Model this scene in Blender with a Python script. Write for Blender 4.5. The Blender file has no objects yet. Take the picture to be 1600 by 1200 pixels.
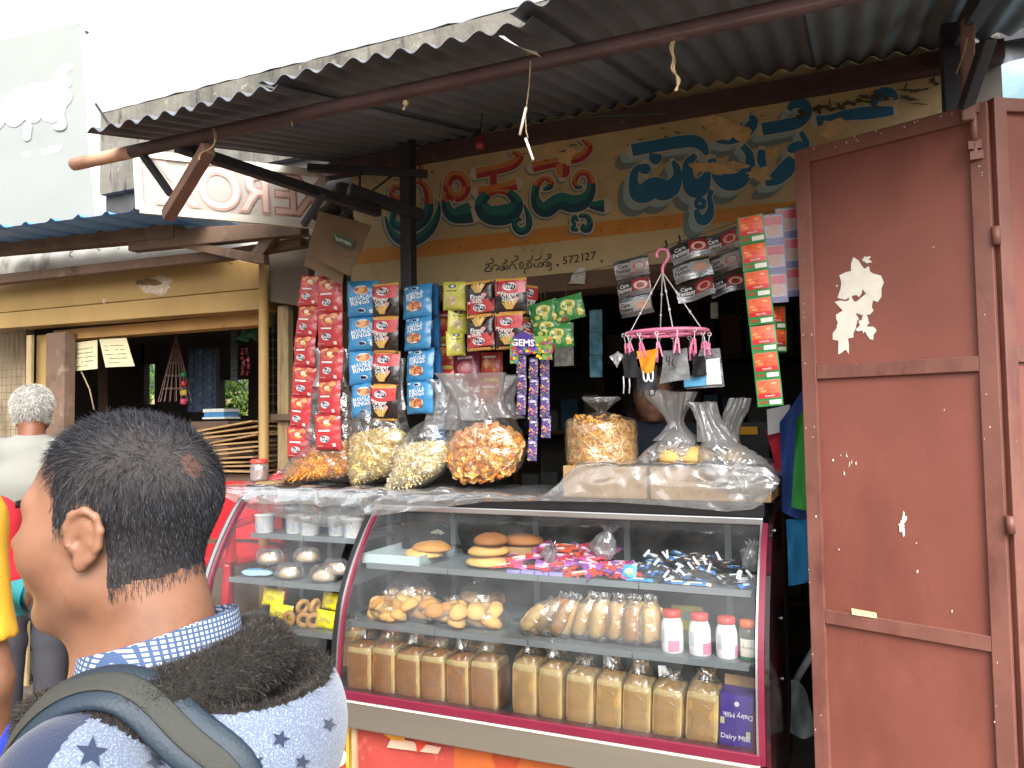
import bpy, bmesh, math, random
from mathutils import Vector, Matrix, noise
random.seed(7)
R = math.radians
SC = bpy.context.scene
COL = SC.collection

# ------------------------------------------------------------------ camera
EYE = Vector((0.0, 0.0, 1.6))
FPX = 1200.0
CM = Matrix.Rotation(R(24), 3, 'Z') @ Matrix.Rotation(R(92.7), 3, 'X') @ Matrix.Rotation(R(-0.9), 3, 'Z')
cam_data = bpy.data.cameras.new('camera')
cam_data.sensor_width = 36.0
cam_data.lens = 36.0 * FPX / 1600.0
cam_data.clip_start = 0.02
cam_data.clip_end = 2000
cam = bpy.data.objects.new('camera', cam_data)
COL.objects.link(cam)
cam.matrix_world = Matrix.Translation(EYE) @ CM.to_4x4()
SC.camera = cam
cam_data.dof.use_dof = False

# ------------------------------------------------------------------ sky, sun, exposure
SUN_EL, SUN_AZ = 40.0, 142.0          # degrees; azimuth from +Y towards +X
world = bpy.data.worlds.new('World'); SC.world = world; world.use_nodes = True
wn = world.node_tree.nodes; wl = world.node_tree.links
sky = wn.new('ShaderNodeTexSky'); sky.sky_type = 'NISHITA'; sky.sun_disc = False
sky.sun_elevation = R(SUN_EL); sky.sun_rotation = R(SUN_AZ)
sky.air_density = 1.2; sky.dust_density = 8.0; sky.ozone_density = 1.0
hs = wn.new('ShaderNodeHueSaturation'); hs.inputs['Saturation'].default_value = 0.12
bg = wn['Background']; bg.inputs['Strength'].default_value = 0.15
wl.new(sky.outputs[0], hs.inputs['Color']); wl.new(hs.outputs[0], bg.inputs['Color'])
sun_data = bpy.data.lights.new('sun', 'SUN'); sun_data.energy = 0.6; sun_data.angle = R(60)
sun_data.color = (1.0, 0.95, 0.88)
sun = bpy.data.objects.new('sun', sun_data); COL.objects.link(sun)
_sd = Vector((math.sin(R(SUN_AZ)) * math.cos(R(SUN_EL)), math.cos(R(SUN_AZ)) * math.cos(R(SUN_EL)), math.sin(R(SUN_EL))))
sun.rotation_euler = _sd.to_track_quat('Z', 'Y').to_euler(); sun.location = _sd * 30
vs = SC.view_settings
SC.display_settings.display_device = 'sRGB'
vs.view_transform = 'Standard'; vs.look = 'None'; vs.gamma = 1.0; vs.use_curve_mapping = False
vs.exposure = 1.45
SC.cycles.max_bounces = 8; SC.cycles.diffuse_bounces = 4; SC.cycles.glossy_bounces = 3
SC.cycles.transmission_bounces = 4; SC.cycles.transparent_max_bounces = 14
SC.cycles.caustics_reflective = False; SC.cycles.caustics_refractive = False
SC.cycles.sample_clamp_indirect = 6.0
SC.cycles.use_denoising = True

# ------------------------------------------------------------------ geometry helpers
def ray(px, py):
    return CM @ Vector(((px - 800) / FPX, -(py - 600) / FPX, -1.0))
def U(px, py, Y):            # the point of the facade-parallel plane at depth Y
    r = ray(px, py); return EYE + r * (Y / r.y)
def UD(px, py, D):           # the point D metres in front of the lens
    return EYE + ray(px, py) * D
def UZ(px, py, z):
    r = ray(px, py); return EYE + r * ((z - EYE.z) / r.z)
def lerp(a, b, t): return a + (b - a) * t
def catmull(P, n=6, closed=False):
    """smooth a polyline of equal-length tuples"""
    out = []; N = len(P)
    rng = N if closed else N - 1
    for i in range(rng):
        if closed: p = [P[(i + k) % N] for k in (-1, 0, 1, 2)]
        else: p = [P[max(i - 1, 0)], P[i], P[i + 1], P[min(i + 2, N - 1)]]
        for s in range(n):
            t = s / n
            out.append(tuple(0.5 * (2 * b + (c - a) * t + (2 * a - 5 * b + 4 * c - d) * t * t + (3 * b - a - 3 * c + d) * t ** 3) for a, b, c, d in zip(*p)))
    if not closed: out.append(tuple(P[-1]))
    return out

class MB:
    def __init__(s): s.v = []; s.f = []; s.m = []; s.s = []
    def add(s, v, f, mi=0, sm=False):
        o = len(s.v); s.v += [Vector(q) for q in v]
        for q in f: s.f.append([o + i for i in q]); s.m.append(mi); s.s.append(sm)
        return s
    def box(s, c, d, rot=None, mi=0):
        c = Vector(c); h = Vector(d) * 0.5
        vv = [Vector((x * h.x, y * h.y, z * h.z)) for x in (-1, 1) for y in (-1, 1) for z in (-1, 1)]
        if rot is not None: vv = [rot @ q for q in vv]
        return s.add([c + q for q in vv], [(0, 1, 3, 2), (4, 6, 7, 5), (0, 4, 5, 1), (2, 3, 7, 6), (0, 2, 6, 4), (1, 5, 7, 3)], mi)
    def bb(s, a, b, mi=0):
        a = Vector(a); b = Vector(b); return s.box((a + b) / 2, [abs(q) for q in (b - a)], None, mi)
    def bar(s, a, b, w, h=None, mi=0, up=(0, 0, 1)):      # square bar from a to b
        a = Vector(a); b = Vector(b); d = (b - a); L = d.length; d.normalize()
        u = Vector(up); x = d.cross(u)
        if x.length < 1e-4: x = d.cross(Vector((1, 0, 0)))
        x.normalize(); z = x.cross(d)
        M = Matrix((x, d, z)).transposed()
        return s.box((a + b) / 2, (w, L, h or w), M, mi)
    def tube(s, pts, r, n=8, mi=0, cap=True, closed=False):
        pts = [Vector(p) for p in pts]; N = len(pts)
        rr = r if isinstance(r, (list, tuple)) else [r] * N
        o = len(s.v); up = None
        for i, p in enumerate(pts):
            a = pts[(i - 1) % N] if (closed or i > 0) else p; b = pts[(i + 1) % N] if (closed or i < N - 1) else p
            t = (b - a)
            t = t.normalized() if t.length > 1e-9 else Vector((0, 0, 1))
            if up is None:
                up = Vector((0, 0, 1)) if abs(t.z) < 0.9 else Vector((1, 0, 0))
            x = t.cross(up)
            if x.length < 1e-5: x = t.cross(Vector((0.3, 1, 0.2)))
            x.normalize(); y = x.cross(t); up = y
            for k in range(n):
                an = 2 * math.pi * k / n
                s.v.append(p + (x * math.cos(an) + y * math.sin(an)) * rr[i])
        for i in range(N if closed else N - 1):
            j = (i + 1) % N
            for k in range(n):
                l = (k + 1) % n
                s.f.append([o + i * n + k, o + i * n + l, o + j * n + l, o + j * n + k]); s.m.append(mi); s.s.append(n > 5)
        if cap and not closed:
            s.f.append([o + k for k in range(n)][::-1]); s.m.append(mi); s.s.append(False)
            s.f.append([o + (N - 1) * n + k for k in range(n)]); s.m.append(mi); s.s.append(False)
        return s
    def lathe(s, c, prof, n=20, mi=0, M=None, cap=True):   # prof: (radius, height)
        c = Vector(c); o = len(s.v)
        for r, h in prof:
            for k in range(n):
                a = 2 * math.pi * k / n; q = Vector((r * math.cos(a), r * math.sin(a), h))
                s.v.append(c + (M @ q if M else q))
        for i in range(len(prof) - 1):
            for k in range(n):
                l = (k + 1) % n
                s.f.append([o + i * n + k, o + i * n + l, o + (i + 1) * n + l, o + (i + 1) * n + k]); s.m.append(mi); s.s.append(True)
        if cap:
            s.f.append([o + k for k in range(n)][::-1]); s.m.append(mi); s.s.append(False)
            e = o + (len(prof) - 1) * n
            s.f.append([e + k for k in range(n)]); s.m.append(mi); s.s.append(False)
        return s
    def grid(s, fn, nu, nv, mi=0, sm=True, closeu=False):  # fn(u, v) -> point, u, v in 0..1
        o = len(s.v); cu = nu if closeu else nu + 1
        for j in range(nv + 1):
            for i in range(cu): s.v.append(Vector(fn(i / nu, j / nv)))
        for j in range(nv):
            for i in range(nu):
                i2 = (i + 1) % cu
                s.f.append([o + j * cu + i, o + j * cu + i2, o + (j + 1) * cu + i2, o + (j + 1) * cu + i])
                s.m.append(mi(( i + .5) / nu, (j + .5) / nv) if callable(mi) else mi); s.s.append(sm)
        return s
    def xf(s, M):
        s.v = [M @ q for q in s.v]; return s
    def join(s, o, M=None, mo=0):
        k = len(s.v); s.v += [(M @ q) if M else q.copy() for q in o.v]
        s.f += [[k + i for i in q] for q in o.f]; s.m += [i + mo for i in o.m]; s.s += o.s
        return s
    def mesh(s, name, mats, inv=None):
        me = bpy.data.meshes.new(name)
        me.from_pydata([(inv @ q) if inv else q for q in s.v], [], s.f)
        for m in (mats if isinstance(mats, (list, tuple)) else [mats]): me.materials.append(m)
        me.polygons.foreach_set('material_index', s.m); me.polygons.foreach_set('use_smooth', s.s)
        me.update(); return me
    def build(s, name, mats, parent=None, world=True, bevel=0.0, base=True, **props):
        """link as one object. world: verts are world coordinates"""
        inv = None; loc = None
        if parent is not None:
            if world: inv = wm(parent).inverted()
        elif world and base:
            lo = [min(q[i] for q in s.v) for i in range(3)]; hi = [max(q[i] for q in s.v) for i in range(3)]
            loc = Vector(((lo[0] + hi[0]) / 2, (lo[1] + hi[1]) / 2, lo[2])); inv = Matrix.Translation(-loc)
        o = bpy.data.objects.new(name, s.mesh(name, mats, inv)); COL.objects.link(o)
        if loc is not None: o.location = loc
        if parent is not None: o.parent = parent
        if bevel:
            b = o.modifiers.new('bevel', 'BEVEL'); b.width = bevel; b.segments = 2; b.limit_method = 'ANGLE'; b.angle_limit = R(50)
            b.harden_normals = False
        for k, q in props.items(): o[k] = q
        return o
def wm(o):
    M = o.matrix_basis.copy()
    while o.parent is not None: o = o.parent; M = o.matrix_basis @ M
    return M
def tag(o, label, cat, group=None):
    o['label'] = label; o['category'] = cat
    if group: o['group'] = group
    return o
def thing(name, label, cat, loc=(0, 0, 0), M=None, group=None):
    o = bpy.data.objects.new(name, None); COL.objects.link(o); o.empty_display_size = 0.1
    if M is not None: o.matrix_basis = Matrix.Translation(loc) @ M.to_4x4()
    else: o.location = loc
    return tag(o, label, cat, group)
def inst(name, mesh, parent=None, M=None, **props):        # an object on existing mesh data
    o = bpy.data.objects.new(name, mesh); COL.objects.link(o)
    if parent is not None: o.parent = parent
    if M is not None: o.matrix_basis = M
    for k, q in props.items(): o[k] = q
    return o
def copy_tree(o, parent=None):
    c = o.copy(); COL.objects.link(c); c.parent = parent
    for ch in list(o.children): copy_tree(ch, c)
    return c
def TR(loc, x=None, y=None, z=None):
    """matrix with given axes"""
    M = Matrix((x, y, z)).transposed().to_4x4(); M.translation = loc; return M
def rot3(rx=0, ry=0, rz=0):
    return (Matrix.Rotation(rz, 4, 'Z') @ Matrix.Rotation(ry, 4, 'Y') @ Matrix.Rotation(rx, 4, 'X'))

# ------------------------------------------------------------------ materials
def _nt(name):
    m = bpy.data.materials.new(name); m.use_nodes = True
    return m, m.node_tree.nodes, m.node_tree.links, m.node_tree.nodes['Principled BSDF']
def rgb(c): return (c[0], c[1], c[2], 1.0)
def hexc(h):
    h = h.lstrip('#'); f = lambda v: v / 12.92 if v <= 0.04045 else ((v + 0.055) / 1.055) ** 2.4
    return tuple(f(int(h[i:i + 2], 16) / 255) for i in (0, 2, 4))
def mat(name, col, rough=0.6, metal=0.0, var=0.12, scale=6.0, bump=0.15, bscale=40.0, spec=0.5, stains=None, stretch=(1, 1, 1), sheen=0, coat=0, trans=None, alpha=None, dist=0.004):
    """principled with mottled colour, stains [(colour, low, high, scale, stretch)] and fine relief"""
    m, n, l, p = _nt(name)
    tc = n.new('ShaderNodeTexCoord'); mp = n.new('ShaderNodeMapping'); mp.inputs['Scale'].default_value = stretch
    l.new(tc.outputs['Object'], mp.inputs['Vector'])
    nz = n.new('ShaderNodeTexNoise'); nz.inputs['Scale'].default_value = scale; nz.inputs['Detail'].default_value = 6
    l.new(mp.outputs[0], nz.inputs['Vector'])
    mr = n.new('ShaderNodeMapRange'); mr.inputs['From Min'].default_value = 0.3; mr.inputs['From Max'].default_value = 0.7
    mr.inputs['To Min'].default_value = 1 - var; mr.inputs['To Max'].default_value = 1 + var
    l.new(nz.outputs['Fac'], mr.inputs['Value'])
    mx = n.new('ShaderNodeMix'); mx.data_type = 'RGBA'; mx.blend_type = 'MULTIPLY'; mx.inputs['Factor'].default_value = 1
    mx.inputs['A'].default_value = rgb(col); l.new(mr.outputs[0], mx.inputs['B'])
    out = mx.outputs['Result']
    for (sc, lo, hi, ss, st) in (stains or []):
        mp2 = n.new('ShaderNodeMapping'); mp2.inputs['Scale'].default_value = st; l.new(tc.outputs['Object'], mp2.inputs['Vector'])
        mp2.inputs['Location'].default_value = (random.random() * 9, random.random() * 9, random.random() * 9)
        z = n.new('ShaderNodeTexNoise'); z.inputs['Scale'].default_value = ss; z.inputs['Detail'].default_value = 8; z.inputs['Roughness'].default_value = 0.65
        l.new(mp2.outputs[0], z.inputs['Vector'])
        r2 = n.new('ShaderNodeMapRange'); r2.inputs['From Min'].default_value = lo; r2.inputs['From Max'].default_value = hi
        l.new(z.outputs['Fac'], r2.inputs['Value'])
        m2 = n.new('ShaderNodeMix'); m2.data_type = 'RGBA'; l.new(r2.outputs[0], m2.inputs['Factor'])
        l.new(out, m2.inputs['A']); m2.inputs['B'].default_value = rgb(sc); out = m2.outputs['Result']
    l.new(out, p.inputs['Base Color'])
    p.inputs['Roughness'].default_value = rough; p.inputs['Metallic'].default_value = metal
    p.inputs['Specular IOR Level'].default_value = spec
    if sheen: p.inputs['Sheen Weight'].default_value = sheen
    if coat: p.inputs['Coat Weight'].default_value = coat; p.inputs['Coat Roughness'].default_value = 0.1
    if trans: p.inputs['Subsurface Weight'].default_value = trans; p.inputs['Subsurface Radius'].default_value = (0.01, 0.004, 0.002)
    if bump:
        b2 = n.new('ShaderNodeTexNoise'); b2.inputs['Scale'].default_value = bscale; b2.inputs['Detail'].default_value = 5
        l.new(mp.outputs[0], b2.inputs['Vector'])
        bp = n.new('ShaderNodeBump'); bp.inputs['Strength'].default_value = bump; bp.inputs['Distance'].default_value = dist
        l.new(b2.outputs['Fac'], bp.inputs['Height']); l.new(bp.outputs[0], p.inputs['Normal'])
        # gloss wanders with the grain
        rr = n.new('ShaderNodeMapRange'); rr.inputs['To Min'].default_value = max(0, rough - 0.08); rr.inputs['To Max'].default_value = min(1, rough + 0.1)
        l.new(nz.outputs['Fac'], rr.inputs['Value']); l.new(rr.outputs[0], p.inputs['Roughness'])
    return m
_flat = {}
def ink(col, rough=0.35, spec=0.5, metal=0.0):             # flat print, cached by colour
    k = (tuple(round(c, 4) for c in col), rough, metal)
    if k not in _flat:
        _flat[k] = mat('ink_%d' % len(_flat), col, rough, metal, var=0.06, scale=30, bump=0)
    return _flat[k]
_foilc = {}
def foilink(col, rough=0.22):                              # printed foil: flat print on crinkled, glossy film
    g_ = .3 * col[0] + .6 * col[1] + .1 * col[2]; col = tuple(lerp(c, g_, .17) * .92 for c in col)  # soft haze put into the print: colours greyed and dimmed
    k = tuple(round(c, 4) for c in col)
    if k not in _foilc:
        _foilc[k] = mat('foil_print_%d' % len(_foilc), col, rough, var=0.10, scale=22, bump=0.55, bscale=34, dist=0.006, spec=.7)
    return _foilc[k]
def film(name, tint=(0.9, 0.92, 0.93), haze=0.12, gloss=0.06, rough=0.12, bump=0.6, bscale=25.0, edge=0.35):
    """thin plastic: mostly see-through, a milky share, sharp creases that catch the sky"""
    m = bpy.data.materials.new(name); m.use_nodes = True; n = m.node_tree.nodes; l = m.node_tree.links
    n.remove(n['Principled BSDF']); out = n['Material Output']
    tr = n.new('ShaderNodeBsdfTransparent'); tr.inputs['Color'].default_value = rgb(tint)
    df = n.new('ShaderNodeBsdfDiffuse'); df.inputs['Color'].default_value = (0.75, 0.76, 0.77, 1)
    tl = n.new('ShaderNodeBsdfTranslucent'); tl.inputs['Color'].default_value = (0.75, 0.76, 0.77, 1)
    gl = n.new('ShaderNodeBsdfGlossy'); gl.inputs['Roughness'].default_value = rough; gl.inputs['Color'].default_value = (1, 1, 1, 1)
    tc = n.new('ShaderNodeTexCoord')
    nz = n.new('ShaderNodeTexNoise'); nz.inputs['Scale'].default_value = bscale; nz.inputs['Detail'].default_value = 3; nz.inputs['Distortion'].default_value = 0.8
    l.new(tc.outputs['Object'], nz.inputs['Vector'])
    bp = n.new('ShaderNodeBump'); bp.inputs['Strength'].default_value = bump; bp.inputs['Distance'].default_value = 0.01; l.new(nz.outputs['Fac'], bp.inputs['Height'])
    for q in (gl, df, tl): l.new(bp.outputs[0], q.inputs['Normal'])
    md = n.new('ShaderNodeMixShader'); md.inputs[0].default_value = 0.5; l.new(df.outputs[0], md.inputs[1]); l.new(tl.outputs[0], md.inputs[2])
    lw = n.new('ShaderNodeLayerWeight'); lw.inputs['Blend'].default_value = 0.35; l.new(bp.outputs[0], lw.inputs['Normal'])
    hz = n.new('ShaderNodeMapRange'); hz.inputs['To Min'].default_value = haze; hz.inputs['To Max'].default_value = min(1, haze + edge); l.new(lw.outputs['Facing'], hz.inputs['Value'])
    m1 = n.new('ShaderNodeMixShader'); l.new(hz.outputs[0], m1.inputs[0]); l.new(tr.outputs[0], m1.inputs[1]); l.new(md.outputs[0], m1.inputs[2])
    gz = n.new('ShaderNodeMapRange'); gz.inputs['To Min'].default_value = gloss; gz.inputs['To Max'].default_value = 0.6; l.new(lw.outputs['Fresnel'], gz.inputs['Value'])
    m2 = n.new('ShaderNodeMixShader'); l.new(gz.outputs[0], m2.inputs[0]); l.new(m1.outputs[0], m2.inputs[1]); l.new(gl.outputs[0], m2.inputs[2])
    l.new(m2.outputs[0], out.inputs['Surface'])
    return m
def glass_mat(name, tint=(0.93, 0.96, 0.95), refl=0.06, dust=0.03):
    m = bpy.data.materials.new(name); m.use_nodes = True; n = m.node_tree.nodes; l = m.node_tree.links
    n.remove(n['Principled BSDF']); out = n['Material Output']
    tr = n.new('ShaderNodeBsdfTransparent'); tr.inputs['Color'].default_value = rgb(tint)
    gl = n.new('ShaderNodeBsdfGlossy'); gl.inputs['Roughness'].default_value = 0.015
    df = n.new('ShaderNodeBsdfDiffuse'); df.inputs['Color'].default_value = (0.6, 0.62, 0.62, 1)
    fr = n.new('ShaderNodeFresnel'); fr.inputs['IOR'].default_value = 1.5
    ad = n.new('ShaderNodeMath'); ad.operation = 'ADD'; ad.inputs[1].default_value = refl; l.new(fr.outputs[0], ad.inputs[0])
    tc = n.new('ShaderNodeTexCoord'); nz = n.new('ShaderNodeTexNoise'); nz.inputs['Scale'].default_value = 9; nz.inputs['Detail'].default_value = 8
    l.new(tc.outputs['Object'], nz.inputs['Vector'])
    dr = n.new('ShaderNodeMapRange'); dr.inputs['From Min'].default_value = 0.35; dr.inputs['From Max'].default_value = 0.8; dr.inputs['To Min'].default_value = dust * 0.5; dr.inputs['To Max'].default_value = dust * 2.5
    l.new(nz.outputs['Fac'], dr.inputs['Value'])
    m0 = n.new('ShaderNodeMixShader'); l.new(dr.outputs[0], m0.inputs[0]); l.new(tr.outputs[0], m0.inputs[1]); l.new(df.outputs[0], m0.inputs[2])
    m1 = n.new('ShaderNodeMixShader'); l.new(ad.outputs[0], m1.inputs[0]); l.new(m0.outputs[0], m1.inputs[1]); l.new(gl.outputs[0], m1.inputs[2])
    l.new(m1.outputs[0], out.inputs['Surface'])
    return m

# ------------------------------------------------------------------ lettering and painted strokes
_txt = {}
def text_polys(s, size=1.0, shear=0.0, bold=0.0, spacing=1.0, res=2):
    """flat triangles of a word, centred on 0,0, height about size"""
    k = (s, shear, bold, spacing, res)
    if k not in _txt:
        cu = bpy.data.curves.new('t', 'FONT'); cu.body = s; cu.size = 1.0; cu.resolution_u = res; cu.shear = shear; cu.offset = bold
        cu.align_x = 'CENTER'; cu.align_y = 'CENTER'; cu.space_character = spacing
        o = bpy.data.objects.new('t', cu); COL.objects.link(o)
        dg = bpy.context.evaluated_depsgraph_get(); me = bpy.data.meshes.new_from_object(o.evaluated_get(dg))
        vv = [q.co.copy() for q in me.vertices]; ff = [list(p.vertices) for p in me.polygons]
        bpy.data.objects.remove(o); bpy.data.curves.remove(cu); bpy.data.meshes.remove(me)
        _txt[k] = (vv, ff)
    vv, ff = _txt[k]
    return [q * size for q in vv], ff
def put_text(mb, s, place, size, mi=0, **kw):              # place(x, y) -> world point
    vv, ff = text_polys(s, size, **kw)
    mb.add([place(q.x, q.y) for q in vv], ff, mi)
def ribbon(pts, n=5):
    """(x, y, w) centre line -> left/right outline points, smoothed"""
    P = catmull(pts, n); out = []
    for i, (x, y, w) in enumerate(P):
        a = P[max(i - 1, 0)]; b = P[min(i + 1, len(P) - 1)]
        dx, dy = b[0] - a[0], b[1] - a[1]; L = math.hypot(dx, dy) or 1
        nx, ny = -dy / L * w / 2, dx / L * w / 2
        out.append(((x + nx, y + ny), (x - nx, y - ny)))
    return out
def paint_stroke(mb, pts, place, mi=0, n=5, lift=0.0, grow=0.0, round_ends=False, split=None):
    """place(x, y, lift) -> world. grow widens by that many units. split(x, y, side) -> material"""
    P = [(x, y, w + grow) for x, y, w in pts]
    rb = ribbon(P, n); k = len(mb.v)
    for i, (a, b) in enumerate(rb):
        e = lift + i * 1.5e-6
        mid = ((a[0] + b[0]) / 2, (a[1] + b[1]) / 2)
        mb.v += [place(a[0], a[1], e), place(mid[0], mid[1], e), place(b[0], b[1], e)]
    for i in range(len(rb) - 1):
        for h in (0, 1):
            mb.f.append([k + 3 * i + h, k + 3 * i + h + 1, k + 3 * i + h + 4, k + 3 * i + h + 3])
            a, b = rb[i]
            c = a if h == 0 else b
            mb.m.append(split((a[0] + b[0]) / 2, (a[1] + b[1]) / 2, c) if split else mi); mb.s.append(False)
    if round_ends or grow:
        for (x, y, w), j in ((P[0], 0), (P[-1], 1)):
            o = len(mb.v); e = lift + len(rb) * 1.5e-6 + 4e-6 * (j + 1)
            for q in range(14):
                an = 2 * math.pi * q / 14; mb.v.append(place(x + math.cos(an) * w / 2, y + math.sin(an) * w / 2, e))
            mb.f.append([o + q for q in range(14)]); mb.m.append(split(x, y, (x, y)) if split else mi); mb.s.append(False)
def rags(mb, cx, cy, rx, ry, place, lift=0.0, mi=0, n=26, seed=0, rough=0.35):
    """a torn blob with an uneven outline"""
    rd = random.Random(seed); ph = [rd.random() * 6.28 for _ in range(4)]
    o = len(mb.v)
    for i in range(n):
        a = 2 * math.pi * i / n
        k = 1 + rough * (0.5 * math.sin(2 * a + ph[0]) + 0.35 * math.sin(3 * a + ph[1]) + 0.3 * math.sin(7 * a + ph[2])) + rough * 0.5 * (rd.random() - .5)
        mb.v.append(place(cx + rx * k * math.cos(a), cy + ry * k * math.sin(a), lift))
    mb.f.append([o + i for i in range(n)]); mb.m.append(mi); mb.s.append(False)
# ================================================================== the ground
M_ground = mat('street_dirt', hexc('6a6054'), 0.95, var=0.25, scale=1.6, bump=0.6, bscale=30, stains=[(hexc('5b5044'), .5, .75, 3, (1, 1, 1)), (hexc('6f675c'), .58, .72, 14, (1, 1, 1))])
MB().grid(lambda u, v: (lerp(-300, 300, u), lerp(-300, 300, v), 0), 4, 4, sm=False).build('ground', M_ground, base=False, kind='structure')
M_slab = mat('stone_slab', hexc('5f564a'), 0.85, var=0.2, scale=5, bump=0.4, bscale=25, stains=[(hexc('4a4238'), .52, .7, 6, (1, 1, 1))])
pv = MB().bb((-9, 2.35, 0.0), (-2.62, 6.5, 0.085)).build('pavement', mat('mortar', hexc('4d463c'), 0.95, bump=.4), kind='structure')
rd = random.Random(3); k = 0
for ix in range(6):
    for iy in range(4):
        w, d = 0.62, 0.55
        x0 = -2.66 - (ix + 1) * w + rd.uniform(-.02, .02); y0 = 2.36 + iy * d
        MB().bb((x0 + .012, y0 + .012, .03), (x0 + w - .012, y0 + d - .012, 0.1 + rd.uniform(-.008, .008))).build('paving_slab', M_slab, pv, bevel=.008)

# ================================================================== the shop building
WY = 2.95
XL = U(548, 350, WY).x; XR = U(1512, 130, WY).x
ZL = U(850, 430, WY).z                     # underside of the painted wall
ZT = U(900, 205, WY).z                     # where the roof meets it
XFAR = U(152, 190, WY).x                   # left end of the concrete parapet
ZP = U(560, 72, WY).z                      # parapet top
M_cream = mat('cream_limewash', hexc('b5a077'), 0.9, var=0.10, scale=3, bump=0.25, bscale=18,
              stains=[(hexc('9c8760'), .5, .72, 2.5, (1, 1, 1)), (hexc('8d7650'), .60, .74, 7, (1, 1, .6)), (hexc('5f5340'), .66, .76, 22, (1, 1, 1))])
M_conc = mat('weathered_concrete', hexc('716d64'), 0.95, var=0.22, scale=5, bump=0.7, bscale=22, dist=.01,
             stains=[(hexc('4c4a44'), .48, .68, 4, (1.6, 1, .5)), (hexc('2f2e2b'), .58, .7, 9, (2, 1, .35)), (hexc('958f82'), .6, .7, 16, (1, 1, 1))])
M_dark = mat('dark_grey_plaster', hexc('67635c'), 0.95, var=0.2, scale=3, bump=0.3)  # dark grey plaster, mottled at random
M_wood_d = mat('dark_lintel_timber', hexc('5e4632'), 0.8, var=0.3, scale=9, stretch=(.3, 3, 3), bump=0.4, bscale=60)
bld = thing('shop_building', 'cream-walled shop building with blue and red painted lettering under grey parapet', 'building', (XL, WY, 0))
YF = 1.66; SL = math.tan(R(13)); ZF = U(560, 112, YF).z; RZ = ZF + .012 + SL * (WY - YF) + .07
sw = MB().bb((XL, WY, ZL), (XR, WY + .2, RZ - .002)).build('sign_wall', M_cream, bld)
MB().bb((XFAR, WY + .02, RZ), (XR + .1, WY + .25, ZP)).grid(lambda u, v: (lerp(XFAR, XR + .1, u), lerp(WY + .02, WY + .25, v), ZP + .012 * noise.noise((u * 40, v * 3, 1)) + .006), 60, 2).build('parapet', M_conc, bld)
MB().bb((XFAR, WY + .06, 2.38), (XL - .005, WY + .22, RZ - .002)).build('side_wall', mat('shade_dark_render', hexc('4b4a48'), .95, var=.25, bump=.5, stains=[(hexc('2c2d30'), .5, .7, 3, (1, 1, .6)), (hexc('6e675c'), .6, .72, 7, (1, 1, 1))]), bld)  # concrete in shade under the roof; the shade is put into its dark colour
MB().bb((XL - .02, WY - .012, ZL - .075), (XR + .1, WY + .16, ZL - .003)).build('lintel', M_wood_d, bld, bevel=.004)
XO = U(556, 600, WY).x
MB().bb((XO - .13, WY + .01, 0), (XO, WY + .2, ZL - .078)).build('pier', mat('brown_painted_pier', hexc('6a5440'), .8, var=.25, stains=[(hexc('3a3028'), .5, .7, 6, (1, 1, .4))]), bld)
MB().bb((XR, WY + .01, 0), (XR + .1, WY + .2, RZ - .002)).build('pier', M_dark, bld)
MB().bb((XO - .2, WY + .205, 0), (XO - .12, 5.2, 2.75)).build('interior_wall', M_dark, bld)
MB().bb((XR + .02, WY + .205, 0), (XR + .1, 5.2, 2.75)).build('interior_wall', M_dark, bld)
MB().bb((XO - .2, 5.2, 0), (XR + .1, 5.3, 2.75)).build('back_wall', M_dark, bld)
MB().bb((XO - .2, WY + .205, 2.75), (XR + .1, 5.3, 2.85)).build('ceiling', M_dark, bld)
MB().bb((XO - .13, WY - .3, 0), (XR + .1, 5.2, .1)).build('floor_slab', M_dark, bld)

# ---- painted lettering, traced stroke by stroke on the wall plane (units: 1600 x 1200 picture points)
def onwall(x, y, e=0.0): return U(x, y, WY - .0012 - e)
P_white = mat('white_sign_paint', hexc('b8ae96'), .8, var=.08, bump=.1, stains=[(hexc('a3967a'), .58, .75, 12, (1, 1, 1))])
def paint(name, h): return mat(name, hexc(h), .75, var=.10, scale=14, bump=.08, stains=[(hexc('9c8a68'), .70, .78, 26, (1, 1, 1))])
P_red, P_orange, P_green, P_dgreen, P_blue = paint('red_sign_paint', '9a2f34'), paint('orange_sign_paint', 'b8743a'), paint('green_sign_paint', '1f665e'), paint('deep_green_sign_paint', '12414e'), paint('blue_sign_paint', '215f80')
P_grey, P_dgrey, P_band, P_black = paint('grey_blue_sign_paint', '8fa3a3'), paint('dark_grey_sign_paint', '6a7774'), paint('orange_band_paint', 'b87a34'), paint('black_sign_paint', '2a2622')
P_plaster = mat('bare_plaster', hexc('c9a878'), .95, var=.18, scale=16, bump=.6, bscale=60, stains=[(hexc('a5824f'), .5, .7, 12, (1, 1, 1))])
P_soot = mat('mould_stain', hexc('4a4130'), .95, var=.3, scale=20, bump=.4, bscale=60)
def Z(ox, oy, s): return lambda L: [(ox + x / s, oy + y / s, w / s) for x, y, w in L]
z1, z2, z3, z4, z5 = Z(590, 200, 6), Z(780, 190, 6), Z(960, 170, 6), Z(1100, 110, 5), Z(740, 380, 1600 / 220)
def ringp(cx, cy, rx, ry, w, a0=0, a1=360, n=14): return [(cx + rx * math.cos(R(a0 + (a1 - a0) * i / n)), cy + ry * math.sin(R(a0 + (a1 - a0) * i / n)), w) for i in range(n + 1)]
mbp = MB()
lt = [(556, 392), (650, 379), (931, 347), (1127, 327), (1260, 312)]; lb = [(556, 414), (650, 403), (931, 371), (1127, 348), (1260, 333)]
mbp.add([onwall(x, y) for x, y in lt + lb], [(i, i + 1, i + 6, i + 5) for i in range(4)])
mbp.build('painted_band', P_band, sw)
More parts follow.
